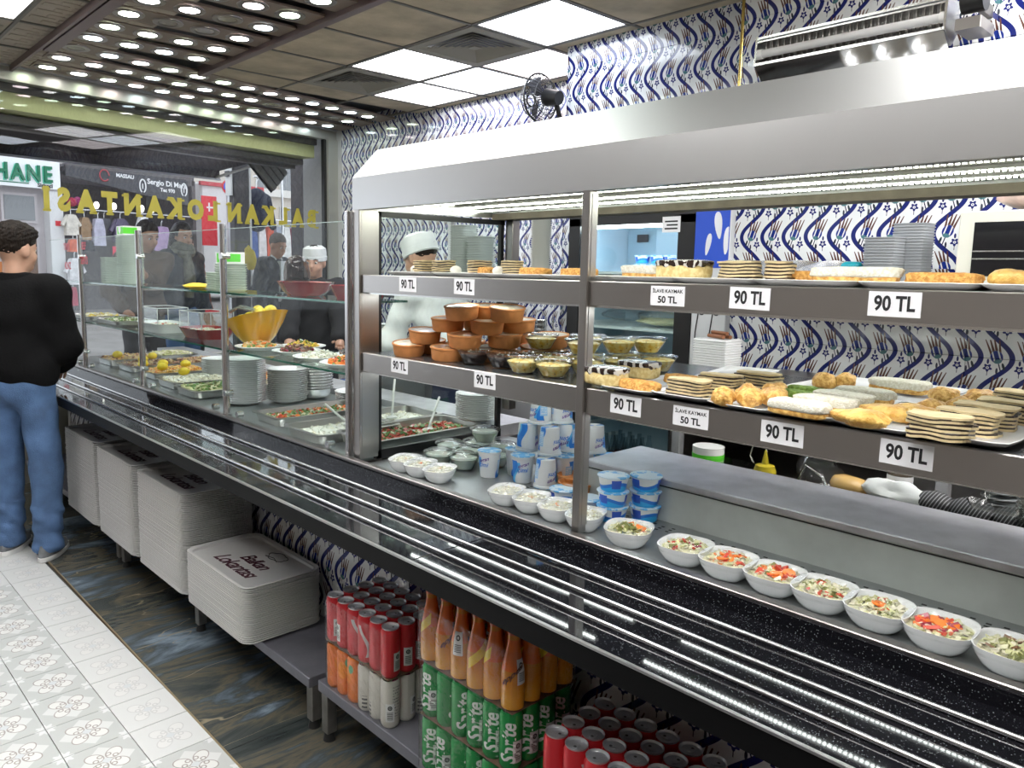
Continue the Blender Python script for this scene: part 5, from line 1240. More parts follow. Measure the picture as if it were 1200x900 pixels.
def redtray(x,y,lb,z_,w=.2,d=.34,m=REDM,dome=True):
    t=thing('melamine_tray',lb,'tray',(x,y,z_)); g=G(); g.loft([sq(w*.7,d*.8,0,6,32),sq(w*.98,d*.98,.05,6,32),sq(w,d,.052,6,32),sq(w*.96,d*.97,.05,6,32),sq(w*.7,d*.8,.006,6,32)],True,True); obj('tray',g,m,t,True)
    gg=mound(w*.75,d*.78,.03,.014,0,None,x*9,6,.4); chunks(160,w*.36,d*.37,.036,.012,['white','cream','tomato'],.008,int(x*99),.5,sq_=True,g=gg); obj('food',gg,[FCOL[c] for c in ('white','cream','tomato')],t,kind='stuff')
    if dome:
        h=.085; c=G(); c.loft([rr(w*.9,d*.86,.01,.052,2),rr(w*.84,d*.8,.01,.052+h,2)],False,True); obj('clear_cover',c,CLEAR,t)
        c=G(); a_,b_=w*.42,d*.40
        for sx,sy in ((1,1),(1,-1),(-1,1),(-1,-1)): c.box(sx*a_-.002,sx*a_+.002,sy*b_-.002,sy*b_+.002,.052,.052+h)
        for sy in (1,-1): c.box(-a_,a_,sy*b_-.002,sy*b_+.002,.052+h-.002,.054+h)
        for sx in (1,-1): c.box(sx*a_-.002,sx*a_+.002,-b_,b_,.052+h-.002,.054+h)
        obj('cover_edge',c,mat('whitish acrylic edge',(.6,.62,.62),.3),t)
    return t
redtray(1.66,3.82,'dark red tray with clear box cover on the lower glass shelf',zs_)
redtray(1.62,4.30,'white tray with clear box cover left of the red tray',zs_,.2,.36,WHITE)
# upper glass shelf
zt=1.4275
FOAM=mat('pale green foam',(.64,.72,.64),.5)
def foam(x,y,z0,n,w,d,lb,grp,top=True,step=.0105):
    g=G(); g.loft([sq(w*.86,d*.86,0,7,24),sq(w*.97,d*.97,.008,7,24),sq(w,d,.0085,7,24),sq(w,d,.0098,7,24),sq(w*.9,d*.9,.004,7,24)],True,True); me=g.mesh('foam_container',FOAM,True,.8)
    for i in range(n): one('foam_container',me,None,lb if i<n-1 else 'topmost foam container of the '+grp,'container',(x+random.uniform(-.001,.001),y+random.uniform(-.001,.001),z0+i*step),group=grp if i<n-1 else None)
    if top:
        t=thing('wet_wipe_box','bright green and white box on top of the '+grp,'box',(x,y,z0+n*step))
        obj('carton',G().box(-w*.38,w*.38,-d*.42,d*.42,0,.052),WPLAS,t); obj('green_panel',G().box(-w*.385,w*.2,-d*.43,-d*.0,.008,.044).box(-w*.39,-w*.3,-d*.3,d*.3,.006,.046),mat('bright green print',(.10,.62,.03),.4),t)
        obj('shield_print',G().prism([(-.02,.045),(.02,.045),(.02,.025),(0,.004),(-.02,.025)],-w*.395,-w*.391,axis='x'),WPLAS,t)
foam(1.60,4.73,zt,27,.135,.135,'pale foam container inside the tall foam stack on the upper glass shelf','tall foam stack')
foam(1.60,3.40,zt,12,.12,.13,'pale foam container inside the stack behind the middle guard post','foam stack behind the middle guard post')
foam(1.60,5.06,zt,15,.12,.11,'pale foam container inside the low stack nearest the window end','low foam stack at the window end',False)
foam(1.64,3.60,zt,8,.12,.11,'pale foam container inside the short stack left of the green topped one','short foam stack left of the green topped one',False)
one('napkin_pack',lumpy(.06,.10,.013,5,.45,18),mat('yellow cloth',(.80,.55,.05),.8),'yellow folded cloth on the upper glass shelf','cloth',(1.60,3.79,zt+.013),smooth=True)
t=thing('covered_bowl','dark red bowl under a smoked clear dome on the upper glass shelf','bowl',(1.62,2.765,zt))
g=G(); rings=[]
for tt,zz in ((.6,0),(.8,.02),(.98,.055),(1,.057),(.96,.055),(.6,.01)): rings.append([(.09*tt*math.cos(a),.17*tt*math.sin(a),zz) for a in [2*PI*i/28 for i in range(28)]])
g.loft(rings,True,True); obj('bowl',g,REDM,t,True)
g=G().lathe([(.052,.05),(.054,.09),(.048,.13),(.030,.155),(.0,.165)],26); g.xf(Matrix.Translation((0,.065,0))); obj('dome',g,SMOKE,t,True)
t=redtray(1.62,2.38,'dark red melamine bowl with yellow peppers beside the end post',zt,.17,.20,dome=False)
# ============================================================ KITCHEN BEHIND THE COUNTER
FRW=mat('cool white fridge enamel',(.62,.68,.72),.35); FRI=mat('pale blue fridge lining',(.42,.55,.66),.4)
t=thing('glass_door_fridge','tall glass door fridge with black frame and lit pale blue inside','fridge',(3.36,2.072,-.155))
t.scale=(1,1.10,1.10)
obj('body',G().box(.04,.54,.0,.02,.142,1.80).box(.04,.54,.70,.72,.142,1.80).box(.52,.54,.02,.70,.142,1.80).box(.04,.54,.0,.72,1.80,1.84).box(.04,.54,0,.72,.142,.25),FRI,t)
obj('door_frame',G().box(0,.03,.0,.085,.1,1.80).box(0,.03,.65,.72,.1,1.80).box(0,.03,.0,.72,1.765,1.84).box(0,.03,0,.72,.1,.2),BLACK,t)
obj('door_glass',G().box(.012,.018,.085,.65,.2,1.765),GL,t)
obj('lamp',G().box(.05,.07,.09,.64,1.752,1.762),mat('lit fridge lamp',(.9,.96,1),.4,emit=22),t)
for z_ in (.50,.88,1.26,1.53): obj('shelf',G().box(.06,.50,.02,.70,z_,z_+.012),FRW,t)
for k in range(9):
    for yy in (.02,.69): obj('side_rib',G().box(.08,.48,yy,yy+.012,.55+k*.09,.565+k*.09),FRW,t)
obj('evaporator_cover',G().box(.36,.37,.12,.42,1.60,1.77),mat('grey blue cover',(.27,.36,.44),.4),t)
g=G()
for r in range(5):
    for c in range(2): g.box(.352,.358,.13+c*.05,.17+c*.05,1.62+r*.014,1.626+r*.014)
obj('vent_slot',g,BLACK,t,kind='stuff')
obj('door_note',G().box(-.002,0,.075,.168,1.722,1.792),PAPER,t)
text('HAVAYI',.014,INK,basis((0,-1,0),(0,0,1),(-1,0,0),(-.0025,.12,1.765)),t) if False else None
g=G()
for r in range(3): g.box(-.0026,-.002,.088,.155-.01*(r%2),1.735+r*.016,1.742+r*.016)
obj('note_lines',g,INK,t)
obj('rating_plate',G().box(.50,.505,.56,.63,1.70,1.74),mat('dark brown plate',(.06,.045,.045),.5),t)
for k,(yy,zz) in enumerate(((.41,1.542),(.32,1.542),(.41,1.585),(.32,1.585),(.24,1.542),(.24,1.585))):
    tt=thing('yogurt_pot','small blue yogurt pot standing inside the glass door fridge','yogurt pot',(3.58,2.072+yy*1.1,zz*1.1-.155),group='yogurt pots in the fridge'); obj('pot',sc_b,None,tt); obj('foil_lid',sc_r,None,tt)
cbm=G().lathe([(0,0),(.028,0),(.029,.06),(.027,.09),(.03,.12),(.02,.17),(.012,.21),(.012,.235),(0,.236)],14).mesh('body',glass('pale bottle glass',(.75,.80,.82),1.4),True,.8)
cbl=G().lathe([(.0295,.05),(.0285,.085),(.030,.115)],14).mesh('label',mat('red bottle label',(.50,.02,.03),.4),True,.8)
for i in range(3):
    for j in range(4):
        tt=thing('glass_bottle','clear glass bottle with red label inside the fridge','bottle',(3.44+.065*i,2.42+.065*j,.512*1.1-.155),group='red labelled bottles in the fridge'); obj('body',cbm,None,tt); obj('label',cbl,None,tt)
for k,(yy,zz,s_) in enumerate(((.50,1.30,1.2),(.25,1.31,1.5))): one('plastic_bag',lumpy(.10*s_,.12*s_,.035,k+3,.3,18),FILM,'crumpled clear bag on the fridge shelf, %s one'%('left','right')[k],'bag',(3.60,2.072+yy*1.1,zz*1.1-.13),smooth=True)
one('food_bundle',lumpy(.07,.16,.02,8,.3,25),FCOL['cabbage'],'pale leafy bundle on the middle fridge shelf','food',(3.58,2.36,1.275),smooth=True)
# narrow white fridge with blue splash print
t=thing('cooler_cabinet','narrow white cooler with blue sign and white splash drops','fridge',(3.36,1.885,-.155))
t.scale=(1,1.10,1.10)
obj('body',G().bb(0,.235,0,.168,.142,1.95,.004),mat('white cooler enamel',(.60,.62,.64),.3),t)
sg_=obj('blue_sign',G().box(-.004,0,.004,.166,1.565,1.93),mat('bright blue sign',(.03,.09,.55),.3),t)
g=G()
for cy,cz,ry,rz_,tl in ((.055,1.745,.017,.06,-.25),(.10,1.665,.012,.05,.35),(.012,1.68,.016,.06,.2),(.14,1.57,.02,.015,0),(.05,1.87,.012,.03,.5)):
    poly=[]
    for i in range(22):
        a=2*PI*i/22; yy=ry*math.cos(a)*(1-.45*math.sin(a)*-1 if False else 1+.35*math.sin(a)); zz=rz_*math.sin(a)
        poly.append((cy+yy*math.cos(tl)-zz*math.sin(tl)*.5,cz+zz*math.cos(tl)+yy*math.sin(tl)))
    g.prism([(max(.006,min(.164,p[0])),p[1]) for p in poly],-.0055,-.004,axis='x')
obj('splash_drop',g,mat('white splash print',(.72,.74,.78),.4),sg_)
obj('green_sticker',G().box(-.002,0,.125,.170,1.425,1.475),mat('dark green sticker',(.01,.14,.08),.5),t)
g=G()
for cy in (.115,.045):
    pts=[(-.002,cy+.018*math.cos(a),1.39+.030*math.sin(a)) for a in [i*2*PI/14 for i in range(15)]]+[(-.002,cy+.018,1.36),(-.002,cy+.028,1.28),(-.002,cy+.03,1.20)]
    g.tube(pts,.0028,5)
obj('line_drawing',g,INK,t)
# wall shelf with steel dishes, containers and microwave
one('wall_shelf',G().bb(3.0,3.395,-.5,1.66,1.475,1.50,.003),STEEL,'steel wall shelf hidden behind the upper dessert shelf','shelf')
for k,(y,tl) in enumerate(((1.60,.45),(1.46,.5),(1.31,.45))):
    g=G(); g.loft([sq(.30,.17,0,3,28),sq(.34,.21,.028,3,28),sq(.36,.23,.03,3,28),sq(.34,.21,.031,3,28),sq(.28,.15,.004,3,28)],True,True)
    one('steel_dish',g,STEELW,'oval steel dish leaning on the wall shelf, %s of three'%('leftmost','middle','rightmost')[k],'dish',(3.17,y,1.535),smooth=True,rot=(tl*.35,-.16,0))
one('wipe_pack',lumpy(.03,.038,.045,3,.08,20,boxy=4),mat('teal plastic pack',(.0,.30,.38),.35),'teal plastic pack between the steel dishes and grey containers','pack',(3.05,1.205,1.548),smooth=True)
GREYC=glass('grey clear container plastic',(.60,.62,.64),1.6)
GREYS=mat('grey translucent plastic',(.36,.38,.40),.25)
for s_,(x,y,n) in enumerate(((3.06,1.10,13),(3.16,1.04,18))):
    g=G(); g.loft([sq(.11,.09,0,5,24),sq(.13,.115,.05,5,24),sq(.137,.12,.051,5,24),sq(.137,.12,.054,5,24),sq(.12,.10,.048,5,24),sq(.1,.08,.003,5,24)],True,True); me=g.mesh('plastic_container',GREYS,True,.8)
    for i in range(n): one('plastic_container',me,None,'grey plastic container nested in the %s stack left of the microwave'%('front shorter','rear taller')[s_],'container',(x,y,1.5005+i*.0105),group='grey containers, %s stack'%('front','rear')[s_])
t=thing('microwave','white microwave oven with black glass door at the right edge','microwave',(3.0,.32,1.5005))
WM=mat('warm white enamel',(.68,.68,.60),.3)
obj('case',G().bb(.02,.37,0,.53,.01,.26,.004),WM,t)
obj('door',G().bb(0,.02,.0,.53,.012,.258,.003),WM,t)
obj('door_glass',G().box(-.002,0,.03,.485,.045,.222),mat('black door glass',(.01,.01,.012),.08),t)
for zz in (.10,.125): obj('rack_bar',G().box(-.004,-.002,.03,.485,zz,zz+.004),CHROME,t)
for yy in (.03,.47): obj('foot',G().cyl((.05,yy,0),(.05,yy,.012),.012,n=10),BLACK,t)
one('bread_bag',lumpy(.14,.20,.05,4,.18,12),mat('pinkish plastic bag',(.58,.42,.38),.3,var=.4,vscale=14,coat=.4),'pinkish plastic bag of bread on top of the microwave','bag',(3.2,.60,1.812),smooth=True)
# work table with open lower deck
t=thing('work_table','dark stainless work table with open lower deck behind the showcase','table',(0,0,0))
obj('table_top',G().bb(2.75,3.395,-.5,1.68,1.085,1.115,.003),STEELD,t)
obj('back_plate',G().box(3.36,3.39,-.5,1.68,.0,1.08),mat('dim stained back plate',(.13,.12,.11),.5,.4,var=.35,vscale=5),t)
obj('side_plate',G().box(2.62,3.39,1.665,1.68,.0,1.08),STEELD,t)
obj('lower_deck',G().box(2.35,3.36,-.5,1.10,.84,.86),STEELD,t); obj('lower_deck',G().box(2.35,3.36,1.10,1.66,.755,.775),STEELD,t)
for y in (1.625,.70,-.3): obj('leg',G().bb(2.60,2.635,y,y+.035,.0 if y<1 else 0,1.085,.002),DULL,t)
obj('front_rail',G().box(2.60,2.62,-.5,1.66,.99,1.085),STEELD,t)
obj('drawer_front',G().bb(3.0,3.02,.2,.62,.865,1.07,.003),STEELD,t)
obj('drawer_front',G().bb(3.0,3.02,.66,1.0,.865,1.07,.003),DULL,t)
for k in range(16): one('square_plate',G().bb(2.84,2.97,1.585,1.735,1.1155+k*.0100,1.1155+k*.0100+.0085,.003),WHITE,'white square plate inside the stack beside the white cooler' if k<15 else 'topmost white square plate of the stack beside the cooler','plate',group='square plate stack' if k<15 else None)
one('cinnamon_sticks',G().cyl((2.88,1.62,1.284),(2.92,1.71,1.284),.008,n=10).cyl((2.90,1.60,1.284),(2.94,1.69,1.284),.008,n=10).cyl((2.89,1.61,1.298),(2.93,1.70,1.298),.008,n=10),mat('brown bark',(.22,.08,.03),.7),'small brown sticks lying on the square plate stack','sticks',smooth=True)
t=thing('squeeze_bottle','yellow mustard squeeze bottle with pointed nozzle behind the steel ledge','bottle',(2.43,1.19,.7755))
YB=mat('mustard yellow plastic',(.50,.40,.02),.35)
obj('body',G().lathe([(0,0),(.034,0),(.036,.006),(.036,.115),(.033,.125),(0,.126)],20),YB,t,True); obj('nozzle',G().lathe([(.032,.124),(.030,.135),(.012,.14),(.009,.155),(.003,.185),(0,.186)],16),YB,t,True)
obj('cap_strap',G().tube([(.01,.0,.178),(.03,.03,.21),(.03,.06,.19),(.03,.07,.15),(.02,.05,.13)],.0018,6),mat('clear strap',(.4,.4,.35),.3),t,True)
for args in ((2.45,1.42,'green lidded','white and green tub on the lower deck left of the yellow bottle'),):
    t=thing('food_tub',args[3],'tub',(2.50,1.44,.7755)); obj('tub',G().lathe([(0,0),(.05,0),(.056,.145),(0,.146)],18),WPLAS,t,True); obj('green_band',G().lathe([(.0535,.05),(.0565,.12)],18),mat('bright green print',(.1,.6,.03),.4),t,True)
one('clear_box',G().loft([rr(.12,.14,.015,0),rr(.135,.155,.015,.11)],True,True),CLEAR,'clear plastic box right of the white and green tub','box',(2.46,1.325,.7755))
one('black_disc_lid',G().cyl((2.9,1.50,.7755),(2.9,1.50,.78),.01,n=8).cyl((2.92,1.50,.95),(2.935,1.50,.952),.085,n=24),BLACK,'round black pan lid standing in the dim deck','lid',smooth=True)
one('crumpled_bag',lumpy(.06,.07,.06,5,.5,22,n=18,k=10),FILM,'crumpled clear bag right of the yellow squeeze bottle','bag',(2.45,1.02,.915))
one('metal_strap',G().tube([(2.42,1.08,.864),(2.42,1.05,.94),(2.43,1.0,.91),(2.42,.97,.864)],.004,6),CHROME,'thin bent metal strip among the clutter','strip',smooth=True)
one('bread_piece',lumpy(.05,.06,.03,6,.2,18),FCOL['pastry'],'brown bread piece wrapped beside the metal strip','bread',(2.47,.93,.893),smooth=True)
one('white_cloth',lumpy(.06,.09,.035,9,.45,20),mat('crumpled white cloth',(.55,.57,.57),.8),'crumpled white cloth left of the black netting','cloth',(2.47,.80,.897),smooth=True)
t=thing('glass_jar','small glass jar with pale label on the lower deck','jar',(2.62,.84,.8605)); obj('jar',G().lathe([(0,0),(.034,0),(.036,.075),(.03,.085),(.03,.09),(0,.09)],16),mat('brown jar glass',(.10,.08,.06),.15),t,True); obj('paper_label',G().lathe([(.0375,.02),(.0375,.06)],16),PAPER,t,True); obj('lid',G().cyl((0,0,.09),(0,0,.105),.032,n=16),DULL,t,True)
def net():
    x,y,z_,o=objx(); q=((y*700.0+z_*300.0).sin()>.55); return cmix((.01,.01,.012),(.20,.20,.21),q)
NET=patmat('black netting weave',net,.6)
for k,(y,s_) in enumerate(((.69,1),(.60,1.1),(.50,1.0))): one('netting_roll',lumpy(.05*s_,.055*s_,.035*s_,k*4,.2,16),NET,'rolled black netting on the deck, %s of three'%('leftmost','middle','rightmost')[k],'netting',(2.46,y,.895),smooth=True)
for k in range(14): one('clear_cup_lid',G().lathe([(0,.004),(.045,.004),(.05,0),(.052,.003)],18),GREYS,'clear plastic lid in the tall stack in the dim deck','lid',(2.75,.60,.8605+k*.018),smooth=True,group='clear lid stack')
for k in range(6):
    g=G(); g.loft([sq(.10,.10,0,5,20),sq(.12,.12,.035,5,20),sq(.125,.125,.037,5,20),sq(.11,.11,.034,5,20)],True,True); one('clear_tub',g,CLEAR,'clear plastic tub in the short stack at the right','tub',(2.45,.43,.8605+k*.012),smooth=True,group='clear tub stack')
one('clear_tray',G().loft([sq(.14,.12,0,5,20),sq(.16,.14,.02,5,20)],True,False),CLEAR,'flat clear plastic tray beside the clear tub stack','tray',(2.42,.545-.02,.8605+.07),smooth=True)
t=thing('kettle','dark metal pot with black handle at the right edge','pot',(2.46,.27,.8605)); obj('pot_body',G().lathe([(0,0),(.06,0),(.065,.05),(.055,.09),(0,.095)],22),STEELD,t,True); obj('handle',G().tube([(-.01,.06,.08),(0,.10,.10),(0,.11,.06),(0,.09,.02)],.006,8),BLACK,t,True)
# left part of the kitchen wall
t=thing('paper_poster','white notice with yellow green grid and border on the far tiled wall','poster',(4.19,5.27,1.66))
obj('sheet',G().box(-.004,0,-.17,.17,-.17,.15),PAPER,t)
YG=mat('yellow green print',(.55,.65,.03),.5)
g=G().box(-.006,-.004,-.02,.02,-.17,.15).box(-.006,-.004,-.17,.17,.12,.135)
obj('green_bar',g,YG,t); g=G()
for k in range(5): g.box(-.0055,-.004,-.15,.15,-.13+k*.055,-.127+k*.055)
obj('grid_lines',g,mat('grey print',(.3,.32,.34),.5),t)
wc=thing('kitchen_rack','steel kitchen rack carrying foam container stacks','rack',(3.15,2.9,0))
obj('shelf_board',G().box(0,.42,0,1.2,1.49,1.51),STEEL,wc); obj('shelf_board',G().box(0,.42,0,1.2,.88,.90),STEEL,wc)
for yy in (0.0,1.17):
    obj('upright',G().box(0.38,.41,yy,yy+.03,0,1.95),STEEL,wc)
foam2=G(); foam2.loft([sq(.12,.12,0,7,20),sq(.15,.15,.012,7,20),sq(.15,.15,.014,7,20),sq(.13,.13,.004,7,20)],True,True); fme=foam2.mesh('foam_container',mat('white foam',(.70,.74,.71),.5),True,.8)
for s_,(y,n,lb) in enumerate(((3.68,21,'white foam box inside the left stack behind the bending cook'),(3.52,16,'white foam box inside the right stack behind the bending cook'))):
    for i in range(n): one('foam_container',fme,None,lb,'container',(3.30,y,1.511+i*.0145),group='foam boxes, %s rear stack'%('left','right')[s_])
bwm=G().lathe([(0,.002),(.03,0),(.06,.022),(.062,.024),(.055,.02),(0,.006)],20).mesh('paper_bowl',mat('cream white bowl',(.72,.73,.68),.4),True,.8)
for i in range(26): one('paper_bowl',bwm,None,'cream bowl nested in the tall column against the tulip tiles','bowl',(3.30,3.02,1.511+i*.0122),group='tall column of cream bowls')
one('grey_box',G().bb(3.26,3.34,3.10,3.20,1.5105,1.56,.003),mat('grey cardboard',(.2,.19,.18),.8),'small grey box on the rack left of the cream bowls','box')
one('oil_tin',G().bb(3.20,3.30,3.36,3.46,.9005,.99,.003),DULL,'small tin on the lower rack board','tin')
t=thing('wire_caddy','wire caddy with nested metal cups against the tulip tiles','caddy',(3.25,2.90+.02,.9005))
obj('frame',G().tube([(0,0,0),(0,0,.38),(.0,.04,.42),(0,.12,.38),(0,.14,0)],.004,6).tube([(.06,0,0),(.06,0,.38)],.004,6),CHROME,t,True)
for k in range(7): obj('metal_cup',G().lathe([(.025,0),(.04,.04),(.042,.041)],14),STEELW,t,True,loc=(.03,.07,.14+k*.03))
one('kitchen_hood_shelf',G().bb(2.9,3.3,3.58,4.2,1.325,1.335,.003).bb(2.88,3.3,3.56,4.22,1.36,1.375,.003),BLACK,'black framed shelf edge behind the left showcase post','shelf')
one('kitchen_bench',G().box(3.35,4.1,4.12,4.95,.0,.95),mat('steel bench body',(.35,.37,.38),.4,.7),'steel bench behind the bending cook','bench')
for k in range(12): one('foam_container',fme,None,'white foam box inside the stack seen between post and bending cook','container',(3.46,4.72,.9505+k*.0145),group='foam boxes low stack by the post')
BLU=glass('blue tinted plastic',(.25,.40,.70),1.2)
for k,(x,y) in enumerate(((2.62,4.0),(2.60,3.75),(2.64,4.25))): one('water_jug',G().lathe([(0,0),(.11,0),(.12,.02),(.115,.12),(.12,.14),(.115,.26),(.05,.31),(.03,.36),(0,.36)],20),mat('blue translucent jug plastic',(.06,.14,.34),.15,coat=.4),'blue water jug standing on the floor box, %s of three'%('middle','right','left')[k],'jug',(x,y,.50),smooth=True)
one('jug_crate',G().bb(2.45,2.80,3.6,4.4,.0,.498,.005),mat('dark blue crate',(.02,.03,.07),.6),'dark blue crate under the water jugs','crate')
# black wall fan
t=thing('wall_fan','black wire cage wall fan pointing along the counter','fan',(3.50,3.24,2.555))
cg=G()
for k in range(32):
    a=2*PI*k/32; cg.tube([(.03*math.cos(a),.075,.03*math.sin(a)),(.10*math.cos(a),.06,.10*math.sin(a)),(.14*math.cos(a),.0,.14*math.sin(a)),(.10*math.cos(a),-.05,.10*math.sin(a)),(.03*math.cos(a),-.06,.03*math.sin(a))],.0024,4)
obj('cage_wires',cg,BLACK,t,kind='stuff')
cg=G(); 
for r,yy,th in ((.141,0,.006),(.10,.062,.003),(.035,.077,.005),(.10,-.05,.003)): cg.tube([(r*math.cos(a),yy,r*math.sin(a)) for a in [2*PI*i/30 for i in range(31)]],th,6)
obj('cage_ring',cg,BLACK,t,True)
for k in range(3):
    a=2*PI*k/3; g=G(); g.loft([[(.02*math.cos(a+b)*1,yy,.02*math.sin(a+b)) for b,yy in ((-.6,-.01),(.6,.012))]+[(.02*math.cos(a),.004,.02*math.sin(a))],[(.12*math.cos(a-.35),-.02,.12*math.sin(a-.35)),(.12*math.cos(a+.45),.02,.12*math.sin(a+.45)),(.122*math.cos(a),.004,.122*math.sin(a))]],True,True); obj('blade',g,mat('smoke grey blade',(.08,.08,.09),.3),t)
obj('motor',G().cyl((0,-.05,0),(0,-.15,-.02),.05,.04,20),BLACK,t,True); obj('wall_arm',G().bb(.0,.10,-.135,-.12,-.16,-.12,.002).cyl((0,-.12,-.02),(.05,-.12,-.14),.014,n=10),BLACK,t)
# insect killer lamp on the wall bracket
t=thing('insect_lamp','wall mounted insect killer lamp with white tube and steel louvres','insect lamp',(3.20,1.36,2.455),rot=(0,0,0))
W2=.355
obj('frame',G().box(-.03,.0,-W2,W2,-.045,-.035).box(-.02,.06,-W2,W2,.062,.072).box(-.02,.06,-W2,W2,.050,.056),STEELW,t)
for s_ in (-1,1): obj('end_plate',G().prism([(-.03,-.045),(-.02,.075),(.10,.075),(.12,-.02),(.05,-.085)],s_*W2-.004,s_*W2+.004,axis='y'),STEELW,t)
obj('glow_tube',G().cyl((-.005,-W2+.02,.005),(-.005,W2-.02,.005),.016,n=16),mat('dim white tube',(.62,.62,.62),.35),t,True)
for s_ in (-1,1): obj('tube_socket',G().cyl((-.005,s_*(W2-.022),.005),(-.005,s_*(W2-.004),.005),.02,n=14),WPLAS,t,True)
obj('rear_reflector',G().box(.055,.06,-W2,W2,-.03,.05),STEELW,t)
g=G()
for k in range(26): y=-W2+.03+k*.0262; g.box(.02,.05,y,y+.003,-.03,.05)
obj('grid_wires',g,STEELD,t,kind='stuff')
obj('mirror_tray',G().add([(-.03,-W2,-.047),(-.03,W2,-.047),(.08,W2,-.125),(.08,-W2,-.125),(-.03,-W2,-.044),(-.03,W2,-.044),(.08,W2,-.122),(.08,-W2,-.122)],[(0,1,2,3),(7,6,5,4)]),mat('mirror steel tray',(.55,.55,.56),.06,1),t)
obj('wall_bracket',G().box(.06,.20,-.02,.02,-.01,.01),STEELD,t)
t2=thing('bracket_fan','black motor unit with steel plates right of the insect lamp','motor',(3.22,.93,2.50))
obj('motor_body',G().cyl((-.02,.03,0),(-.02,-.04,0),.045,n=16),BLACK,t2,True); obj('plate',G().bb(-.04,.12,-.035,.045,-.10,-.06,.002).box(.0,.18,-.01,.01,-.02,.02),STEELD,t2)
one('pane_notice',G().box(0,.001,0,.001,0,.001),PAPER,'x','x') if False else None
# red lettering on the guard pane near the window
REDP=mat('red vinyl lettering',(.55,.01,.03),.4)
t=thing('pane_lettering','red self service vinyl lettering on the guard pane nearest the man','lettering',(1.4752,5.32,1.60))
M=basis((0,-1,0),(0,0,1),(-1,0,0),(0,0,0))
for s_,y,z_ in (('YEMEK',.22,.05),('ALINIZ',.22,-.075),('SELF',-.14,.05),('SERVİS',-.14,-.04)): text(s_,.062,REDP,M@Matrix.Translation((y*-1,z_,0))@Matrix.Diagonal((.75,1,1,1)),t,'word',.002,0,.0002)
# ============================================================ STREET OUTSIDE
GRD=mat('grey street paving',(.30,.28,.27),.8,var=.2,vscale=3)
g=G().add([(-8,.06,.12),(14,.06,.12),(14,7.5,.75),(-8,7.5,.75),(-8,7.5,-.3),(14,7.5,-.3),(-8,.06,-.3),(14,.06,-.3)],[(0,1,2,3),(3,2,5,4),(6,7,1,0)])
gr=fobj('floor_street',g,GRD); gr['kind']='structure'
g=G().add([(7,7.2,.7),(22,7.2,.7),(22,40,2),(7,40,2)],[(0,1,2,3)]); q=fobj('floor_street_far',g,GRD); q['kind']='structure'
def fz(s,d,z): return MF@Vector((s,d,z))
# pharmacy like shop front
t=fthing('sign_board','white shop sign board with raised green letters','sign',0,7.0,0)
obj('board',G().bb(2.6,4.90,-.08,.0,2.68,3.12,.01),mat('lit white sign face',(.86,.87,.88),.5),t)  # board face in plain white
GRN=mat('green raised letters',(.0,.16,.07),.4); 
x0_=3.80
for ch,s_ in zip('HANE',(4.03,4.26,4.49,4.70)):
    me=textmesh(ch,.34,.006,0,.02).copy(); me.materials.append(GRN); me.transform(Matrix.Translation((s_,-.10,2.885))@Matrix.Rotation(PI/2,4,'X')@Matrix.Diagonal((.82,1,1,1)))
    o=bpy.data.objects.new('letter',me); C.objects.link(o); o.parent=t
    me=textmesh(ch,.34,.012,0,.004).copy(); me.materials.append(mat('mint green backing plate',(.12,.62,.42),.5)); me.transform(Matrix.Translation((s_-.015,-.084,2.870))@Matrix.Rotation(PI/2,4,'X')@Matrix.Diagonal((.82,1,1,1)))  # bolder mint green copy set behind each letter
    o=bpy.data.objects.new('letter_backing',me); C.objects.link(o); o.parent=t
obj('green_line',G().box(3.4,4.42,-.085,-.08,2.73,2.745),GRN,t)
text('Sirkeci',.085,INK,basis((1,0,0),(0,0,1),(0,-1,0),(4.66,-.085,2.725)),t,'lettering',.003)
b=fthing('shop_building','pale shop building with glazed doors under the white sign','building',0,7.0,.6)
PINKW=mat('pinkish white render',(.56,.52,.53),.7); GRW=mat('grey window glass',(.22,.23,.24),.1)
obj('wall',G().box(1.5,4.98,.15,.5,0,2.6).box(2.4,4.98,.0,.5,2.5,6.0),PINKW,b)
for a,c,z0,z1 in ((3.5,4.02,1.55,2.0),(4.08,4.6,1.55,2.0),(3.5,4.02,.0,1.45),(4.08,4.6,.0,1.45),(2.9,3.44,0,2.0)):
    w=obj('window_frame',G().box(a,c,.10,.15,z0,z1),PINKW,b); obj('pane',G().box(a+.04,c-.04,.085,.10,z0+.04,z1-.04),GRW if z0>1 else mat('brown shop interior',(.16,.10,.07),.3),w)
obj('column',G().box(4.72,4.93,-.05,.15,0,2.05),mat('white column',(.68,.68,.68),.6),b); obj('red_plate',G().box(4.80,4.88,-.06,-.05,1.52,1.60),mat('red plate',(.6,.03,.04),.5),b)
one_=obj('orange_display',G().box(3.2,4.2,.05,.09,.55,.95),mat('orange display',(.50,.17,.04),.5),b)
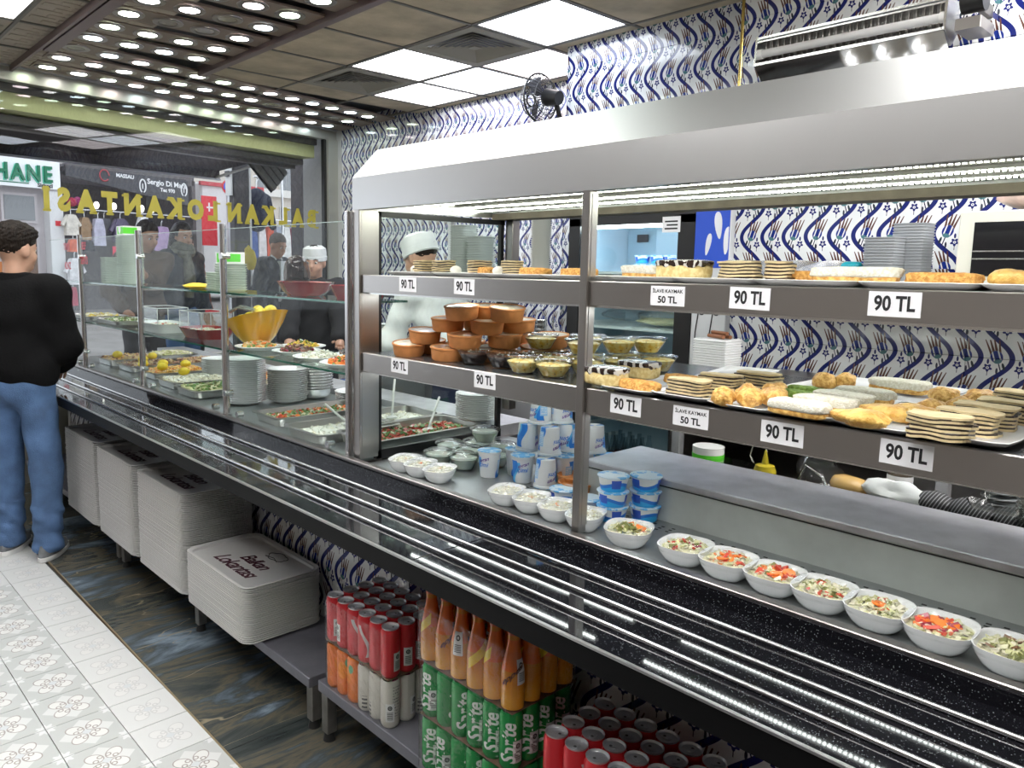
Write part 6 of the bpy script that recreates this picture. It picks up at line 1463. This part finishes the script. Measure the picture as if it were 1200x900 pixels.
# dark awning fascia with lettering
a_=fthing('shop_awning','dark grey awning fascia with white lettering and wreath logos','awning',5.0,7.0,0)
M=basis((1,0,-.02),(0,0,1),(0,-1,0),(0,0,0))
obj('fascia',G().prism([(0,2.92),(0,3.08),(2.17,3.03),(2.17,2.60)],-.06,.0,axis='y').box(0,2.17,0,.6,3.0,3.06),mat('dark grey awning cloth',(.06,.06,.065),.8),a_)
WL=mat('white sign lettering',(.75,.75,.75),.5)
def atx(s,size,x,z,m=WL): text(s,size,m,basis((1,0,-.03),(0,0,1),(0,-1,0),(x,-.065,z)),a_,'lettering',.003)
atx('MASSAU',.085,.98,3.0); atx('Sergio Di Mare',.125,1.76,2.945); atx('Tec 970',.085,1.76,2.83)
for x in (1.29,2.08):
    g=G().tube([(x+.055*math.sin(a),-.068,2.87-.11*math.cos(a)) for a in [.35+i*(2*PI-.7)/16 for i in range(17)]],.012,5); obj('wreath_logo',g,WL,a_)
    obj('wreath_letter',G().box(x-.008,x+.008,-.07,-.062,2.82,2.91),WL,a_)
obj('round_logo',G().tube([(.62+.08*math.cos(a),-.068,2.98+.09*math.sin(a)) for a in [i*5.6/14 for i in range(15)]],.012,5),mat('red logo line',(.35,.04,.05),.5),a_)
# clothes shop
cs=fthing('clothes_shop','open dark clothes shop under the grey awning','building',5.0,7.4,.6)
obj('wall',G().box(-.02,2.6,1.6,1.7,0,2.5).box(-.04,.0,0,1.7,0,2.5).box(2.55,2.62,0,1.7,0,2.5).box(-.04,2.6,0,1.7,2.4,6),mat('dim shop wall',(.12,.11,.11),.8),cs)
obj('garment_rail',G().cyl((0,-.47,1.80),(2.5,-.47,1.80),.012,n=8).cyl((0,-.47,1.80),(0,0,1.80),.012,n=8).cyl((2.5,-.47,1.80),(2.5,0,1.80),.012,n=8),CHROME,cs,True)
obj('interior_panel',G().box(.35,.75,1.3,1.35,1.4,2.2),mat('tan panel',(.30,.24,.20),.7),cs)
def garment(s,d,z,w,h,col,lab,sleeve=True,grp=None,kind='shirt',parent=None):
    g=G(); pr=[]
    body=[(-w*.5,0),(-w*.46,h*.62),(-w*.30,h*.98),(-w*.12,h),(w*.12,h),(w*.30,h*.98),(w*.46,h*.62),(w*.5,0)]
    g.prism(body,-.05,.05,axis='y')
    if sleeve:
        for q in (-1,1): g.prism([(q*w*.44,h*.66),(q*w*.62,h*.42),(q*w*.78,h*.50),(q*w*.34,h*.98)][::q],-.035,.035,axis='y')
    cm_=mat('cloth '+'%.2f %.2f %.2f'%col,col,.85,var=.25,vscale=12,bump=.4,bscale=14)
    p=fz(s,d,z); o=one('hanging_'+kind,g,cm_,lab,kind,p,AW,grp)
    hh=obj('hanger',G().tube([(0,0,h),(0,0,h+.07),(.02,0,h+.10)],.006,5),CHROME,o); return o
garment(5.02,6.9,1.98,.20,.33,(.66,.62,.55),'cream long sleeved top hanging above orange shorts')
garment(5.04,6.9,1.72,.17,.20,(.62,.12,.05),'orange red shorts hanging under the cream top',False,kind='shorts')
garment(5.26,6.95,1.92,.17,.36,(.33,.22,.13),'tan coat hanging beside the cream top',kind='coat')
garment(5.29,6.93,1.74,.18,.16,(.03,.03,.035),'black skirt hanging under the tan coat',False,kind='skirt')
garment(5.46,6.9,1.83,.20,.44,(.46,.45,.55),'pale lavender dress hanging left of the red tag',False,kind='dress')
garment(5.72,7.2,1.95,.3,.35,(.10,.10,.11),'dark grey shirt hanging deeper in the clothes shop')
garment(5.02,6.85,1.20,.22,.42,(.70,.68,.70),'white T-shirt hanging low beside the first guard post')
garment(5.0,6.9,.86,.10,.30,(.40,.05,.09),'dark red trousers hanging below the white T-shirt',False,kind='trousers')
garment(6.28,6.95,1.75,.22,.6,(.70,.70,.70),'white shirt hanging behind the first street customer')
garment(5.95,7.1,1.9,.26,.4,(.12,.10,.16),'dark purple shirt hanging behind the foam stack')
garment(6.62,6.95,1.6,.34,.6,(.32,.22,.36),'floral purple dress hanging between the two street customers',False,kind='dress')
for k,(s,z_,c,lb) in enumerate(((5.03,2.5,(.32,.02,.05),'dark red cap on the shelf under the grey awning, left'),(5.12,2.52,(.25,.02,.10),'dark red cap on the shelf under the grey awning, right'))): one('red_cap',lumpy(.07,.06,.07,k,.2),mat('dark red felt %d'%k,c,.8),lb,'cap',fz(s,6.85,z_),smooth=True)
for k,s in enumerate((5.55,5.85,6.35,6.55)): one('shop_bulb',G().blob((0,0,0),(.045,.045,.06),0,10,6),mat('lit shop bulb',(1,.95,.85),.5,emit=2.0),'glowing bulb in the clothes shop ceiling, number %s from the left'%('one','two','three','four')[k],'lamp',fz(s,7.1,2.50),smooth=True)
t=fthing('price_tag_board','red sale board with white mark on a stand above the foam containers','sign',5.62,6.6,1.75); obj('board',G().bb(-.10,.10,-.02,.0,-.07,.07,.006),mat('bright red board',(.62,.02,.06),.4),t); obj('mark',G().box(-.04,.04,-.024,-.02,-.035,.035),WL,t); obj('pole',G().cyl((0,0,-1.2),(0,0,-.07),.012,n=8),CHROME,t)
t=fthing('street_banner','tall red banner with white cross mark behind the lettering','banner',7.56,6.9,1.9); obj('cloth',G().bb(-.16,.16,-.02,0,0,.9,.003),mat('red banner cloth',(.60,.03,.04),.6),t); obj('mark',G().box(-.06,.08,-.024,-.02,.68,.71).box(-.02,.01,-.024,-.02,.62,.78),WL,t)
# right hand side: racks, kiosk, no parking sign, far building
t=fthing('hanging_rail','thin steel stand holding the navy jacket outside','stand',5.66,2.5,.25); obj('stand_pole',G().tube([(0,0,0),(0,0,2.41),(-.45,0,2.41)],.014,8),CHROME,t,True)
rk=fthing('clothes_rack','steel street rack hung with bright garments','rack',7.9,6.2,.65); obj('frame',G().tube([(-.2,0,0),(-.2,0,1.75),(2.6,0,1.75),(2.6,0,0)],.018,8),CHROME,rk,True)
cl_=[(.42,.05,.07),(.05,.08,.22),(.55,.50,.50),(.48,.08,.04),(.30,.32,.38),(.62,.60,.58),(.30,.05,.09),(.40,.42,.48),(.33,.04,.08),(.12,.13,.20),(.50,.12,.08),(.45,.47,.52),(.06,.06,.09),(.55,.25,.28)]
nm=['dark red','navy','pale pink grey','brick red','blue grey','off white','wine red','light grey','crimson','slate blue','orange red','silver grey','near black','rose']
for k,c in enumerate(cl_): garment(7.80+k*.195,6.2,1.50+.06*(k%3),.185,.78-.06*(k%3),c,'%s garment on the street clothes rack'%nm[k],False,kind='shirt')
t=fthing('kiosk_van','white street kiosk with pale sides behind the hanging jacket','kiosk',9.3,8.6,.9); obj('body',G().bb(-.75,.75,0,1.2,0,2.35,.03),mat('white kiosk panel',(.66,.63,.63),.5),t); obj('dark_opening',G().box(.05,.70,-.02,0,.6,2.15),mat('dark kiosk opening',(.05,.045,.05),.6),t); obj('roof_edge',G().box(-.8,.8,-.08,0,2.28,2.36),mat('red trim paint',(.5,.06,.07),.5),t); obj('side_rail',G().box(-.1,.02,-.03,0,0,2.3),mat('pale rail',(.6,.6,.62),.5),t)
t=fthing('no_parking_sign','round blue no parking sign with red ring','road sign',7.85,6.7,2.98); 
obj('plate',G().cyl((0,0,0),(0,.012,0),.13,n=24),mat('red sign ring',(.55,.03,.03),.5),t); obj('blue_disc',G().cyl((0,-.004,0),(0,0,0),.10,n=24),mat('blue sign face',(.02,.08,.5),.5),t); obj('red_bar',G().box(-.10,.10,-.008,-.004,-.014,.014).xf(Matrix.Rotation(-.78,4,'Y')),mat('red sign ring',(.55,.03,.03),.5),t); obj('pole',G().cyl((.0,.02,-2.3),(0,.02,.15),.025,n=8),DULL,t)
fb=fthing('far_building','beige apartment building far down the street','building',14.0,12.0,.9)
BEI=mat('beige far facade',(.55,.50,.44),.8)
obj('wall',G().box(-1.8,2.6,0,3,0,3.9),BEI,fb); obj('cornice',G().box(-1.9,2.7,-.15,.0,2.55,2.75),mat('pale cornice',(.62,.60,.56),.7),fb)
for i in range(5):
    for j in range(3):
        w=obj('window_frame',G().box(-1.45+i*.8,-.95+i*.8,-.04,0,.35+j*1.15,1.15+j*1.15),mat('white frame',(.62,.61,.58),.6),fb)
        for q in (0,1): obj('pane',G().box(-1.42+i*.8+q*.23,-1.21+i*.8+q*.23,-.05,-.04,.38+j*1.15,1.12+j*1.15),GRW,w)
pb=fthing('pink_building','pinkish building block behind the street racks','building',9.0,10.5,.8); obj('wall',G().box(-3.5,.2,0,2,0,2.7),mat('pink beige facade',(.52,.42,.38),.8),pb); obj('cornice',G().box(-3.5,.25,-.1,0,2.3,2.45),mat('pale cornice',(.62,.60,.56),.7),pb)
for i in range(5): w=obj('window_frame',G().box(-3.3+i*.7,-2.9+i*.7,-.05,0,1.3,2.1),mat('white frame',(.62,.61,.58),.6),pb); obj('pane',G().box(-3.26+i*.7,-2.94+i*.7,-.06,-.05,1.34,2.06),GRW,w)
# own awning outside the window
AWN=mat('black maroon awning cloth',(.018,.012,.015),.8)
ow=fthing('own_awning','dark retractable awning over the pavement outside the window','awning',0,.5,0)
obj('cloth',G().add([(-1.4,0,2.62),(3.97,0,2.62),(3.97,.95,2.54),(-1.4,.95,2.54),(-1.4,0,2.61),(3.97,0,2.61),(3.97,.95,2.53),(-1.4,.95,2.53)],[(0,1,2,3),(7,6,5,4),(3,2,6,7)]),AWN,ow)
obj('valance',G().box(-1.4,3.97,.95,.965,2.445,2.56),AWN,ow)
obj('front_bar',G().box(-1.4,3.97,.93,.965,2.43,2.447),DULL,ow)
for s in (3.93,): obj('arm',G().tube([(s,0,2.58),(s,.95,2.46)],.014,8),WPLAS,ow,True)
t=fthing('awning_post','dark grey street post with white edging at the awning end','post',4.32,1.6,0); obj('post',G().bb(-.10,.10,-.05,.05,.15,3.1,.01),mat('dark charcoal post',(.07,.065,.07),.6),t); obj('white_edge',G().box(.10,.125,-.05,.05,.3,2.95).box(-.14,-.12,-.05,.05,2.3,2.75),WPLAS,t); obj('bracket_arm',G().box(-.16,.0,-.03,.03,2.50,2.56),mat('dark charcoal post',(.07,.065,.07),.6),t)
t=fthing('shop_shutter_panel','tilted louvred panel hanging outside the window','panel',4.05,.75,2.52,rz=0); t.rotation_euler[1]=.75
for k in range(4): obj('louvre',G().box(-.19,.19,-.02,.02,-.12+k*.07,-.065+k*.07),mat('grey louvre',(.20,.20,.19),.5),t)
obj('edge_frame',G().box(-.20,.20,.02,.03,-.14,.16),BLACK,t)
t=fthing('facade_column','dark column beside the right end of the window','column',4.95,1.2,0); obj('shaft',G().bb(-.16,.10,-.1,.1,.15,3.2,.01),mat('dark column render',(.10,.09,.095),.7),t); obj('capital',G().box(-.30,.3,-.15,.15,2.85,3.2),mat('grey brown beam',(.20,.18,.18),.7),t)
# dark jacket on a hanger outside
t=fthing('hanging_jacket','navy jacket on a hanger hanging outside above the lettering','jacket',5.25,2.5,2.10)
snet('jacket',[('c',(0,0,.0),(0,0,.30),.13,.12),('c',(-.12,0,.30),(.12,0,.30),.06,.06),('c',(-.16,0,.28),(-.25,0,-.05),.06,.05),('c',(.16,0,.28),(.25,0,-.05),.06,.05)],.016,mat('navy jacket cloth',(.012,.015,.03),.8),.05,t)
obj('hanger',G().tube([(-.12,0,.36),(0,0,.42),(.12,0,.36)],.008,6).tube([(0,0,.42),(0,0,.50),(.03,0,.53),(.0,0,.56)],.006,6),CHROME,t,True)
# ============================================================ PEOPLE
SKIN=mat('skin',(.50,.29,.20),.5,sub=.12,var=.08,vscale=25); SKIN2=mat('tanned skin',(.42,.23,.15),.5,sub=.1)
HAIRD=mat('dark brown hair',(.014,.009,.006),.6,spec=.2,bump=.8,bscale=120,stretch=(1,1,.25),var=.4,vscale=60)
def vadd(a,b,t=1): return tuple(a[i]+b[i]*t for i in range(3))
def person(label,loc,rz,head_yaw=0,head_tilt=0,lean=0,scale=1.0,skin=SKIN,top=None,topr=.018,trousers=None,shoes=None,hands=None,hair=('short',HAIRD),hat=None,shirt=None,scarf=None,collar=True,res=.0095,female=False,elbow_out=.10,feet=None,beard=False,shoe_sole=None):
    T=thing('person',label,'person',loc,rz); S=scale
    def L(p):                                  # lean the upper body forward about the hips
        x,y,z=p
        if z>.95: dz=z-.95; y2=y+math.sin(lean)*dz; z=.95+math.cos(lean)*dz; y=y2
        return (x*S,y*S,z*S)
    sh=.175 if not female else .155
    hands=hands or ((-.27,.05,.86),(.27,.05,.86)); feet=feet or ((-.10,0,0),(.10,.03,0))
    legs=[];arm=[]
    for s_,ft in zip((-1,1),feet):
        hip=(s_*.085,0,.92); an=(ft[0],ft[1],.085+ft[2]); kn=((hip[0]+an[0])/2+s_*.01,(hip[1]+an[1])/2+.03,.49)
        legs.append((hip,kn,an,ft))
    for s_,hd in zip((-1,1),hands):
        shd=Vector(L((s_*sh,0,1.42)))/S; hdv=Vector(hd); d=(hdv-shd).length; l1,l2=.285,.265; d=min(d,l1+l2-.005)
        a_=(l1*l1-l2*l2+d*d)/(2*d); h_=math.sqrt(max(l1*l1-a_*a_,0)); u=(hdv-shd).normalized()
        pole=Vector((s_*elbow_out*4,-.6,-.8)); w=(pole-u*pole.dot(u)).normalized(); el=shd+u*a_+w*h_; hv=shd+u*d
        arm.append((tuple(shd),tuple(el),tuple(hv)))
    sc=lambda p:(p[0]*S,p[1]*S,p[2]*S)
    neck=Vector(L((0,.005,1.50))); R_=Matrix.Rotation(head_yaw,3,'Z')@Matrix.Rotation(-head_tilt,3,'X'); 
    def Hd(p): return tuple(neck+R_@(Vector(p)*S))
    RH=np.array(R_)
    hp=[('e',Hd((0,-.005,.165)),(.077*S,.097*S,.10*S),RH),('e',Hd((0,.03,.10)),(.060*S,.068*S,.088*S),RH),('e',Hd((0,.068,.048)),(.030*S,.026*S,.026*S),RH),
        ('c',Hd((0,.094,.142)),Hd((0,.112,.108)),.008*S,.014*S),('e',Hd((-.035,.060,.098)),(.026*S,.03*S,.026*S),RH),('e',Hd((.035,.060,.098)),(.026*S,.03*S,.026*S),RH),
        ('c',Hd((-.036,.083,.155)),Hd((.036,.083,.155)),.012*S,.012*S),('c',Hd((-.017,.091,.075)),Hd((.017,.091,.075)),.0085*S,.0085*S),
        ('e',Hd((-.078,.0,.125)),(.012*S,.022*S,.033*S),RH),('e',Hd((.078,.0,.125)),(.012*S,.022*S,.033*S),RH),
        ('c',L((0,0,1.42)),Hd((0,-.01,.10)),.058*S,.052*S)]
    tor=[('e',L((0,0,1.28)),(.150*S,.10*S,.20*S),None),('e',L((0,0,1.05)),(.135*S,.095*S,.16*S),None),('e',sc((0,0,.93)),(.15*S,.11*S,.12*S),None),('c',L((-sh,0,1.41)),L((sh,0,1.41)),.055*S,.055*S)]
    lp=[];ap=[]
    for hip,kn,an,ft in legs: lp+=[('c',sc(hip),sc(kn),.080*S,.055*S),('c',sc(kn),sc(an),.054*S,.036*S)]
    for a,b,c in arm: ap+=[('c',sc(a),sc(b),.048*S,.038*S),('c',sc(b),sc(c),.037*S,.026*S)]
    sub=[('e',Hd((-.031,.099,.138)),(.015*S,.014*S,.009*S),RH),('e',Hd((.031,.099,.138)),(.015*S,.014*S,.009*S),RH)]
    snet('body',hp+tor+lp+ap,res,skin,.022*S,T,sub=sub)
    # face details
    for s_ in (-1,1):
        e=obj('eye',G().blob((0,0,0),.0125*S,0,12,8),mat('eye white',(.6,.58,.55),.2),T,True,loc=Hd((s_*.031,.083,.139)))
        e2=obj('iris',G().blob((0,0,0),.007*S,0,10,6),mat('dark iris',(.03,.015,.01),.15),e,True,loc=tuple(R_@Vector((0,.0075*S,-.001))))
        obj('eyebrow',G().tube([Hd((s_*.014,.098,.160)),Hd((s_*.032,.096,.166)),Hd((s_*.052,.082,.160))],[.003*S,.004*S,.002*S],6),hair[1],T,True)
    obj('lips',G().tube([Hd((-.022,.094,.076)),Hd((0,.1025,.078)),Hd((.022,.094,.076))],[.002*S,.0055*S,.002*S],8),mat('lips',(.36,.13,.11),.45),T,True)
    # hands: palm and five fingers each
    for s_,(a,b,c) in zip((-1,1),arm):
        d=(Vector(c)-Vector(b)).normalized(); side=Vector((-s_*1.0,0,0)); side=(side-d*side.dot(d)).normalized(); up=d.cross(side)
        hd=G(); P=lambda f,sd,u_: tuple((Vector(c)+d*f+side*sd+up*u_)*S)
        hd.tube([P(-.01,0,0),P(.03,0,0),P(.075,0,0),P(.09,0,0)],[.024*S,.034*S,.036*S,.026*S],10)
        for q,ln in zip((-1.5,-.5,.5,1.5),(.062,.078,.072,.055)):
            hd.tube([P(.08,q*.017,0),P(.08+ln*.45,q*.019,-.008),P(.08+ln*.8,q*.019,-.026),P(.08+ln,q*.018,-.042)],[.0095*S,.0088*S,.008*S,.006*S],7)
        hd.tube([P(.02,.030,0),P(.045,.052,-.012),P(.07,.056,-.03)],[.012*S,.010*S,.007*S],7)
        obj('hand',hd,skin,T,True)
    k=topr
    if top:
        pr=[('e',L((0,0,1.29)),((.165+k)*S,(.115+k)*S,(.20+k)*S),None),('e',L((0,0,1.06)),((.155+k)*S,(.115+k)*S,(.17+k)*S),None),('c',L((-sh,0,1.405)),L((sh,0,1.405)),(.062+k)*S,(.062+k)*S),('c',L((-.09,0,1.0)),L((.09,0,1.0)),(.095+k*.6)*S,(.095+k*.6)*S)]
        for a,b,c in arm: pr+=[('c',sc(a),sc(b),(.056+k)*S,(.050+k)*S),('c',sc(b),sc(tuple(Vector(b).lerp(Vector(c),.92))),(.050+k)*S,(.036+k)*S)]
        dz=.92*S
        sd=sum(map(ord,label))%97*.1
        def wr(x,y,z): return (.5 if k>.03 else 1)*.0045*np.sin(z*46+3*np.sin(x*9+y*7+sd)+x*16)+(.5 if k>.03 else 1)*.0035*np.sin(x*38+z*21+y*30)
        cutf=lambda x,y,z: (.90*S)-z+0*x+0*y
        jk=snet('jacket' if k>.015 else 'shirt',pr,res,top,.04*S,T,disp=wr,cut=cutf)
        if collar:
            nk=Vector(L((0,-.005,1.475)))
            g=G(); rings=[]
            for rr_,zz in ((.088,-.045),(.084,0),(.080,.030),(.088,.036),(.096,.012),(.102,-.03)): rings.append([(nk.x+rr_*S*math.cos(a)*1.05,nk.y+rr_*S*math.sin(a),nk.z+zz*S-(.03*S*max(0,math.sin(a)))) for a in [2*PI*i/24 for i in range(24)]])
            g.loft(rings,False,False); obj('collar',g,top,jk,True)
        if shirt:
            obj('shirt_front',G().prism([(-.055*S,L((0,0,1.02))[2]),(-.05*S,L((0,0,1.46))[2]),(.05*S,L((0,0,1.46))[2]),(.055*S,L((0,0,1.02))[2])],.10*S+k*S,.148*S+k*S,axis='y'),shirt,jk,True)
            g=G()
            for s_ in (-1,1): g.tube([Hd((s_*.055,.0,.02)),Hd((s_*.045,.06,-.0)),Hd((s_*.02,.095,-.04))],[.014*S,.016*S,.008*S],8)
            obj('shirt_collar',g,shirt,jk,True)
        if scarf:
            g=G()
            for q,(r,zz) in enumerate(((.082,.045),(.095,.015),(.10,-.02),(.09,-.05))):
                g.tube([(L((0,0,1.50))[0]+r*S*math.cos(a),L((0,0,1.50))[1]+.02*S+r*S*math.sin(a),L((0,0,1.50))[2]+zz*S+.012*S*math.sin(2*a+q)) for a in [2*PI*i/20 for i in range(21)]],.026*S,10)
            g.tube([L((.02,.115,1.46)),L((.03,.16,1.34)),L((.02,.165,1.20)),L((.03,.16,1.06))],[.035*S,.05*S,.055*S,.04*S],10)
            obj('scarf',g,scarf,T,True)
    if trousers:
        pr=[('e',sc((0,0,.93)),(.168*S,.130*S,.13*S),None)]
        for hip,kn,an,ft in legs: pr+=[('c',sc(hip),sc(kn),.098*S,.078*S),('c',sc(kn),(an[0]*S,an[1]*S,.07*S+ft[2]*S),.078*S,.072*S)]
        tr=lambda x,y,z: .003*np.sin(z*34+4*np.sin(x*12))+np.where(z<.30*S,.0045*np.sin(z*62+x*38+np.sin(y*25)*2)+.002*np.sin(z*120+y*40),0)
        snet('trousers',pr,res,trousers,.03*S,T,disp=tr,cut=lambda x,y,z:(.045*S)-z+0*x+0*y)
    if shoes:
        for hip,kn,an,ft in legs:
            g=G(); c=(ft[0]*S,ft[1]*S,ft[2]*S); w=.045*S
            def oval(z,f,b,ww): return [(c[0]+ww*math.cos(a),c[1]+(f if math.sin(a)>0 else b)*math.sin(a)+.03*S,c[2]+z) for a in [2*PI*i/20 for i in range(20)]]
            g.loft([oval(.022,.165*S,.115*S,w),oval(.055,.15*S,.11*S,w*.98),oval(.085,.07*S,.10*S,w*.85),oval(.10,.03*S,.09*S,w*.75)],True,True)
            s_o=obj('shoe',g,shoes,T,True); g=G(); g.loft([oval(0,.165*S,.115*S,w*1.02),oval(.004,.172*S,.12*S,w*1.08),oval(.026,.172*S,.12*S,w*1.06)],True,True); obj('sole',g,shoe_sole or WPLAS,s_o,True)
    # hair
    if hair[0]!='none':
        def hs(prims,cut,disp=.003,r=.007):
            f=lambda x,y,z: disp*np.sin(x*150+20*np.sin(z*30))*np.sin(y*110+z*60)
            o=snet('hair',[(p[0],tuple(q*S for q in p[1]))+((tuple(q*S for q in p[2]),)+p[3:] if p[0]=='e' else (tuple(q*S for q in p[2]),p[3]*S,p[4]*S)) for p in prims],r,hair[1],.03*S,T,disp=f,cut=cut)
            o.location=neck; o.rotation_euler=R_.to_euler(); return o
        if hair[0]=='quiff': hs([('e',(0,-.008,.178),(.084,.105,.098),None),('e',(0,.06,.226),(.066,.055,.036),None),('e',(0,-.01,.218),(.078,.09,.064),None)],lambda x,y,z: (np.clip(.138+y*.50,.10,.205)+.004*np.sin(x*90))*S-z,.0045)
        elif hair[0]=='short': hs([('e',(0,-.010,.178),(.083,.102,.096),None)],lambda x,y,z: (np.clip(.145+y*.8,.10,.20))*S-z+0*x)
        elif hair[0]=='long': hs([('e',(0,-.012,.172),(.086,.104,.10),None),('c',(-.07,-.03,.14),(-.085,-.02,-.10),.04,.045),('c',(.07,-.03,.14),(.085,-.02,-.10),.04,.045),('c',(0,-.07,.14),(0,-.07,-.12),.07,.06)],lambda x,y,z: np.where(y>.035*S,(.205*S-z)+.0*x,-.1) )
    if hat:
        g=G(); rings=[]
        for rr_,zz in ((.088,.145),(.092,.155),(.094,.20),(.090,.245),(.06,.262),(.02,.266)): rings.append([Hd((rr_*math.cos(a),-.008+rr_*1.12*math.sin(a)+.0,zz+(.012*noise.noise(Vector((a*1.5,zz*20,3))) if zz>.2 else 0))) for a in [2*PI*i/28 for i in range(28)]])
        g.loft(rings,False,True); h_=obj('cap',g,hat,T,True); g=G(); rings=[]
        for rr_,zz in ((.091,.148),(.096,.150),(.097,.182),(.092,.184)): rings.append([Hd((rr_*math.cos(a),-.008+rr_*1.12*math.sin(a),zz)) for a in [2*PI*i/28 for i in range(28)]])
        g.loft(rings,False,False); obj('cap_band',g,hat,h_,True)
    return T
JEAN=mat('blue denim',(.075,.145,.29),.8,var=.35,vscale=9,bump=.4,bscale=180)
BLKJ=mat('black wool jacket',(.0045,.0045,.005),.9,spec=.15,bump=.3,bscale=90,var=.2,vscale=6)
man=person('young man seen from behind in black jacket and blue jeans at the counter',(.925,4.47,0),-.70,head_yaw=-.42,head_tilt=.05,lean=.06,scale=.985,top=BLKJ,topr=.034,trousers=JEAN,shoes=mat('grey running shoe mesh',(.17,.18,.19),.7,var=.3,vscale=40),hands=((-.10,.27,1.02),(.10,.27,1.02)),hair=('quiff',HAIRD),res=.0085,feet=((-.12,.05,0),(.13,-.04,0)),elbow_out=.16)
SK3=mat('denim seam',(.20,.28,.40),.8)
person('street customer with short hair and brown jacket looking down at the food',fz(2.57,.62,.16),PI+AW-.35+.2,head_yaw=.25,head_tilt=.35,lean=.12,scale=1.0,skin=SKIN2,top=mat('brown zip jacket',(.10,.075,.06),.8),topr=.022,trousers=mat('dark trousers',(.02,.02,.025),.8),shoes=BLACK,hands=((.12,.38,1.28),(.22,.18,1.0)),hair=('short',HAIRD))
person('woman with dark hair and grey green scarf outside the window',fz(3.16,.98,.18),PI+AW+.1,head_yaw=-.05,head_tilt=.22,lean=.05,scale=1.0,skin=SKIN,top=mat('dark padded coat',(.03,.035,.045),.7),topr=.026,trousers=JEAN,shoes=BLACK,hair=('long',mat('black long hair',(.014,.010,.009),.5)),scarf=mat('grey green scarf',(.19,.19,.15),.9,var=.4,vscale=20,bump=.5,bscale=50),female=True)
person('older man in dark open jacket and white shirt outside the window',fz(4.34,1.1,.16),PI+AW+.25,head_yaw=-.1,head_tilt=.35,lean=.08,scale=.985,skin=SKIN2,top=mat('black leather jacket',(.018,.018,.022),.5),topr=.026,trousers=mat('dark trousers',(.02,.02,.025),.8),shoes=BLACK,hair=('short',mat('greying hair',(.12,.10,.09),.7)),shirt=mat('pale grey shirt',(.55,.57,.58),.8))
person('passer-by in brown top at the back of the street group',fz(3.72,1.75,.2),PI+AW,head_tilt=.2,scale=.93,skin=SKIN,top=mat('rust brown top',(.22,.07,.04),.9),topr=.022,trousers=mat('dark trousers',(.02,.02,.025),.8),shoes=BLACK,hair=('long',mat('auburn long hair',(.12,.045,.02),.6)),female=True)
one('yellow_cloth_bag',lumpy(.07,.05,.13,2,.35,14),mat('yellow cotton cloth',(.62,.50,.08),.9),'yellow cloth bag hanging beside the older man','bag',fz(3.95,.95,1.62),smooth=True,rot=(0,0,AW))
WHT=mat('white cook cloth',(.66,.68,.68),.85,var=.08,vscale=14)
person('cook in black jacket and white cap beyond the salad bar',(3.16,5.24,0),2.6,head_yaw=-.25,head_tilt=.1,scale=.965,skin=SKIN,top=mat('black cook jacket',(.008,.008,.010),.9),topr=.03,trousers=mat('dark trousers',(.02,.02,.025),.8),shoes=BLACK,hands=((-.18,.40,1.05),(.2,.42,1.05)),hair=('short',HAIRD),hat=WHT,res=.0095)
person('cook in white shirt and navy trousers bending behind the showcase',(2.84,3.17,0),.10,head_yaw=.1,head_tilt=.35,lean=.50,scale=1.03,skin=SKIN,top=WHT,topr=.012,trousers=mat('navy apron cloth',(.012,.018,.05),.9),shoes=BLACK,hands=((-.22,.55,1.05),(.22,.52,1.08)),hair=('short',HAIRD),hat=WHT,collar=False,elbow_out=.1)
# closed umbrella leaning beside the man
t=thing('umbrella','closed black umbrella with wooden tip standing behind the man','umbrella',(.91,4.95,0),rot=(.0,.0,0))
g=G(); rings=[]
for zz,r in ((.10,.012),(.25,.035),(.5,.05),(.75,.042),(.82,.02)): rings.append([(r*(1+.2*math.cos(8*a))*math.cos(a),r*(1+.2*math.cos(8*a))*math.sin(a),zz) for a in [2*PI*i/32 for i in range(32)]])
g.loft(rings); obj('canopy',g,mat('black umbrella cloth',(.010,.009,.012),.6),t,True); obj('wooden_tip',G().cyl((0,0,.02),(0,0,.11),.007,.009,10),mat('light wood',(.38,.20,.08),.5),t,True); obj('ferrule',G().cyl((0,0,0),(0,0,.02),.005,n=8),BLACK,t); obj('handle',G().tube([(0,0,.82),(0,0,.93),(.02,0,.97),(.05,0,.96),(.055,0,.93)],.009,8),mat('light wood',(.38,.20,.08),.5),t,True)
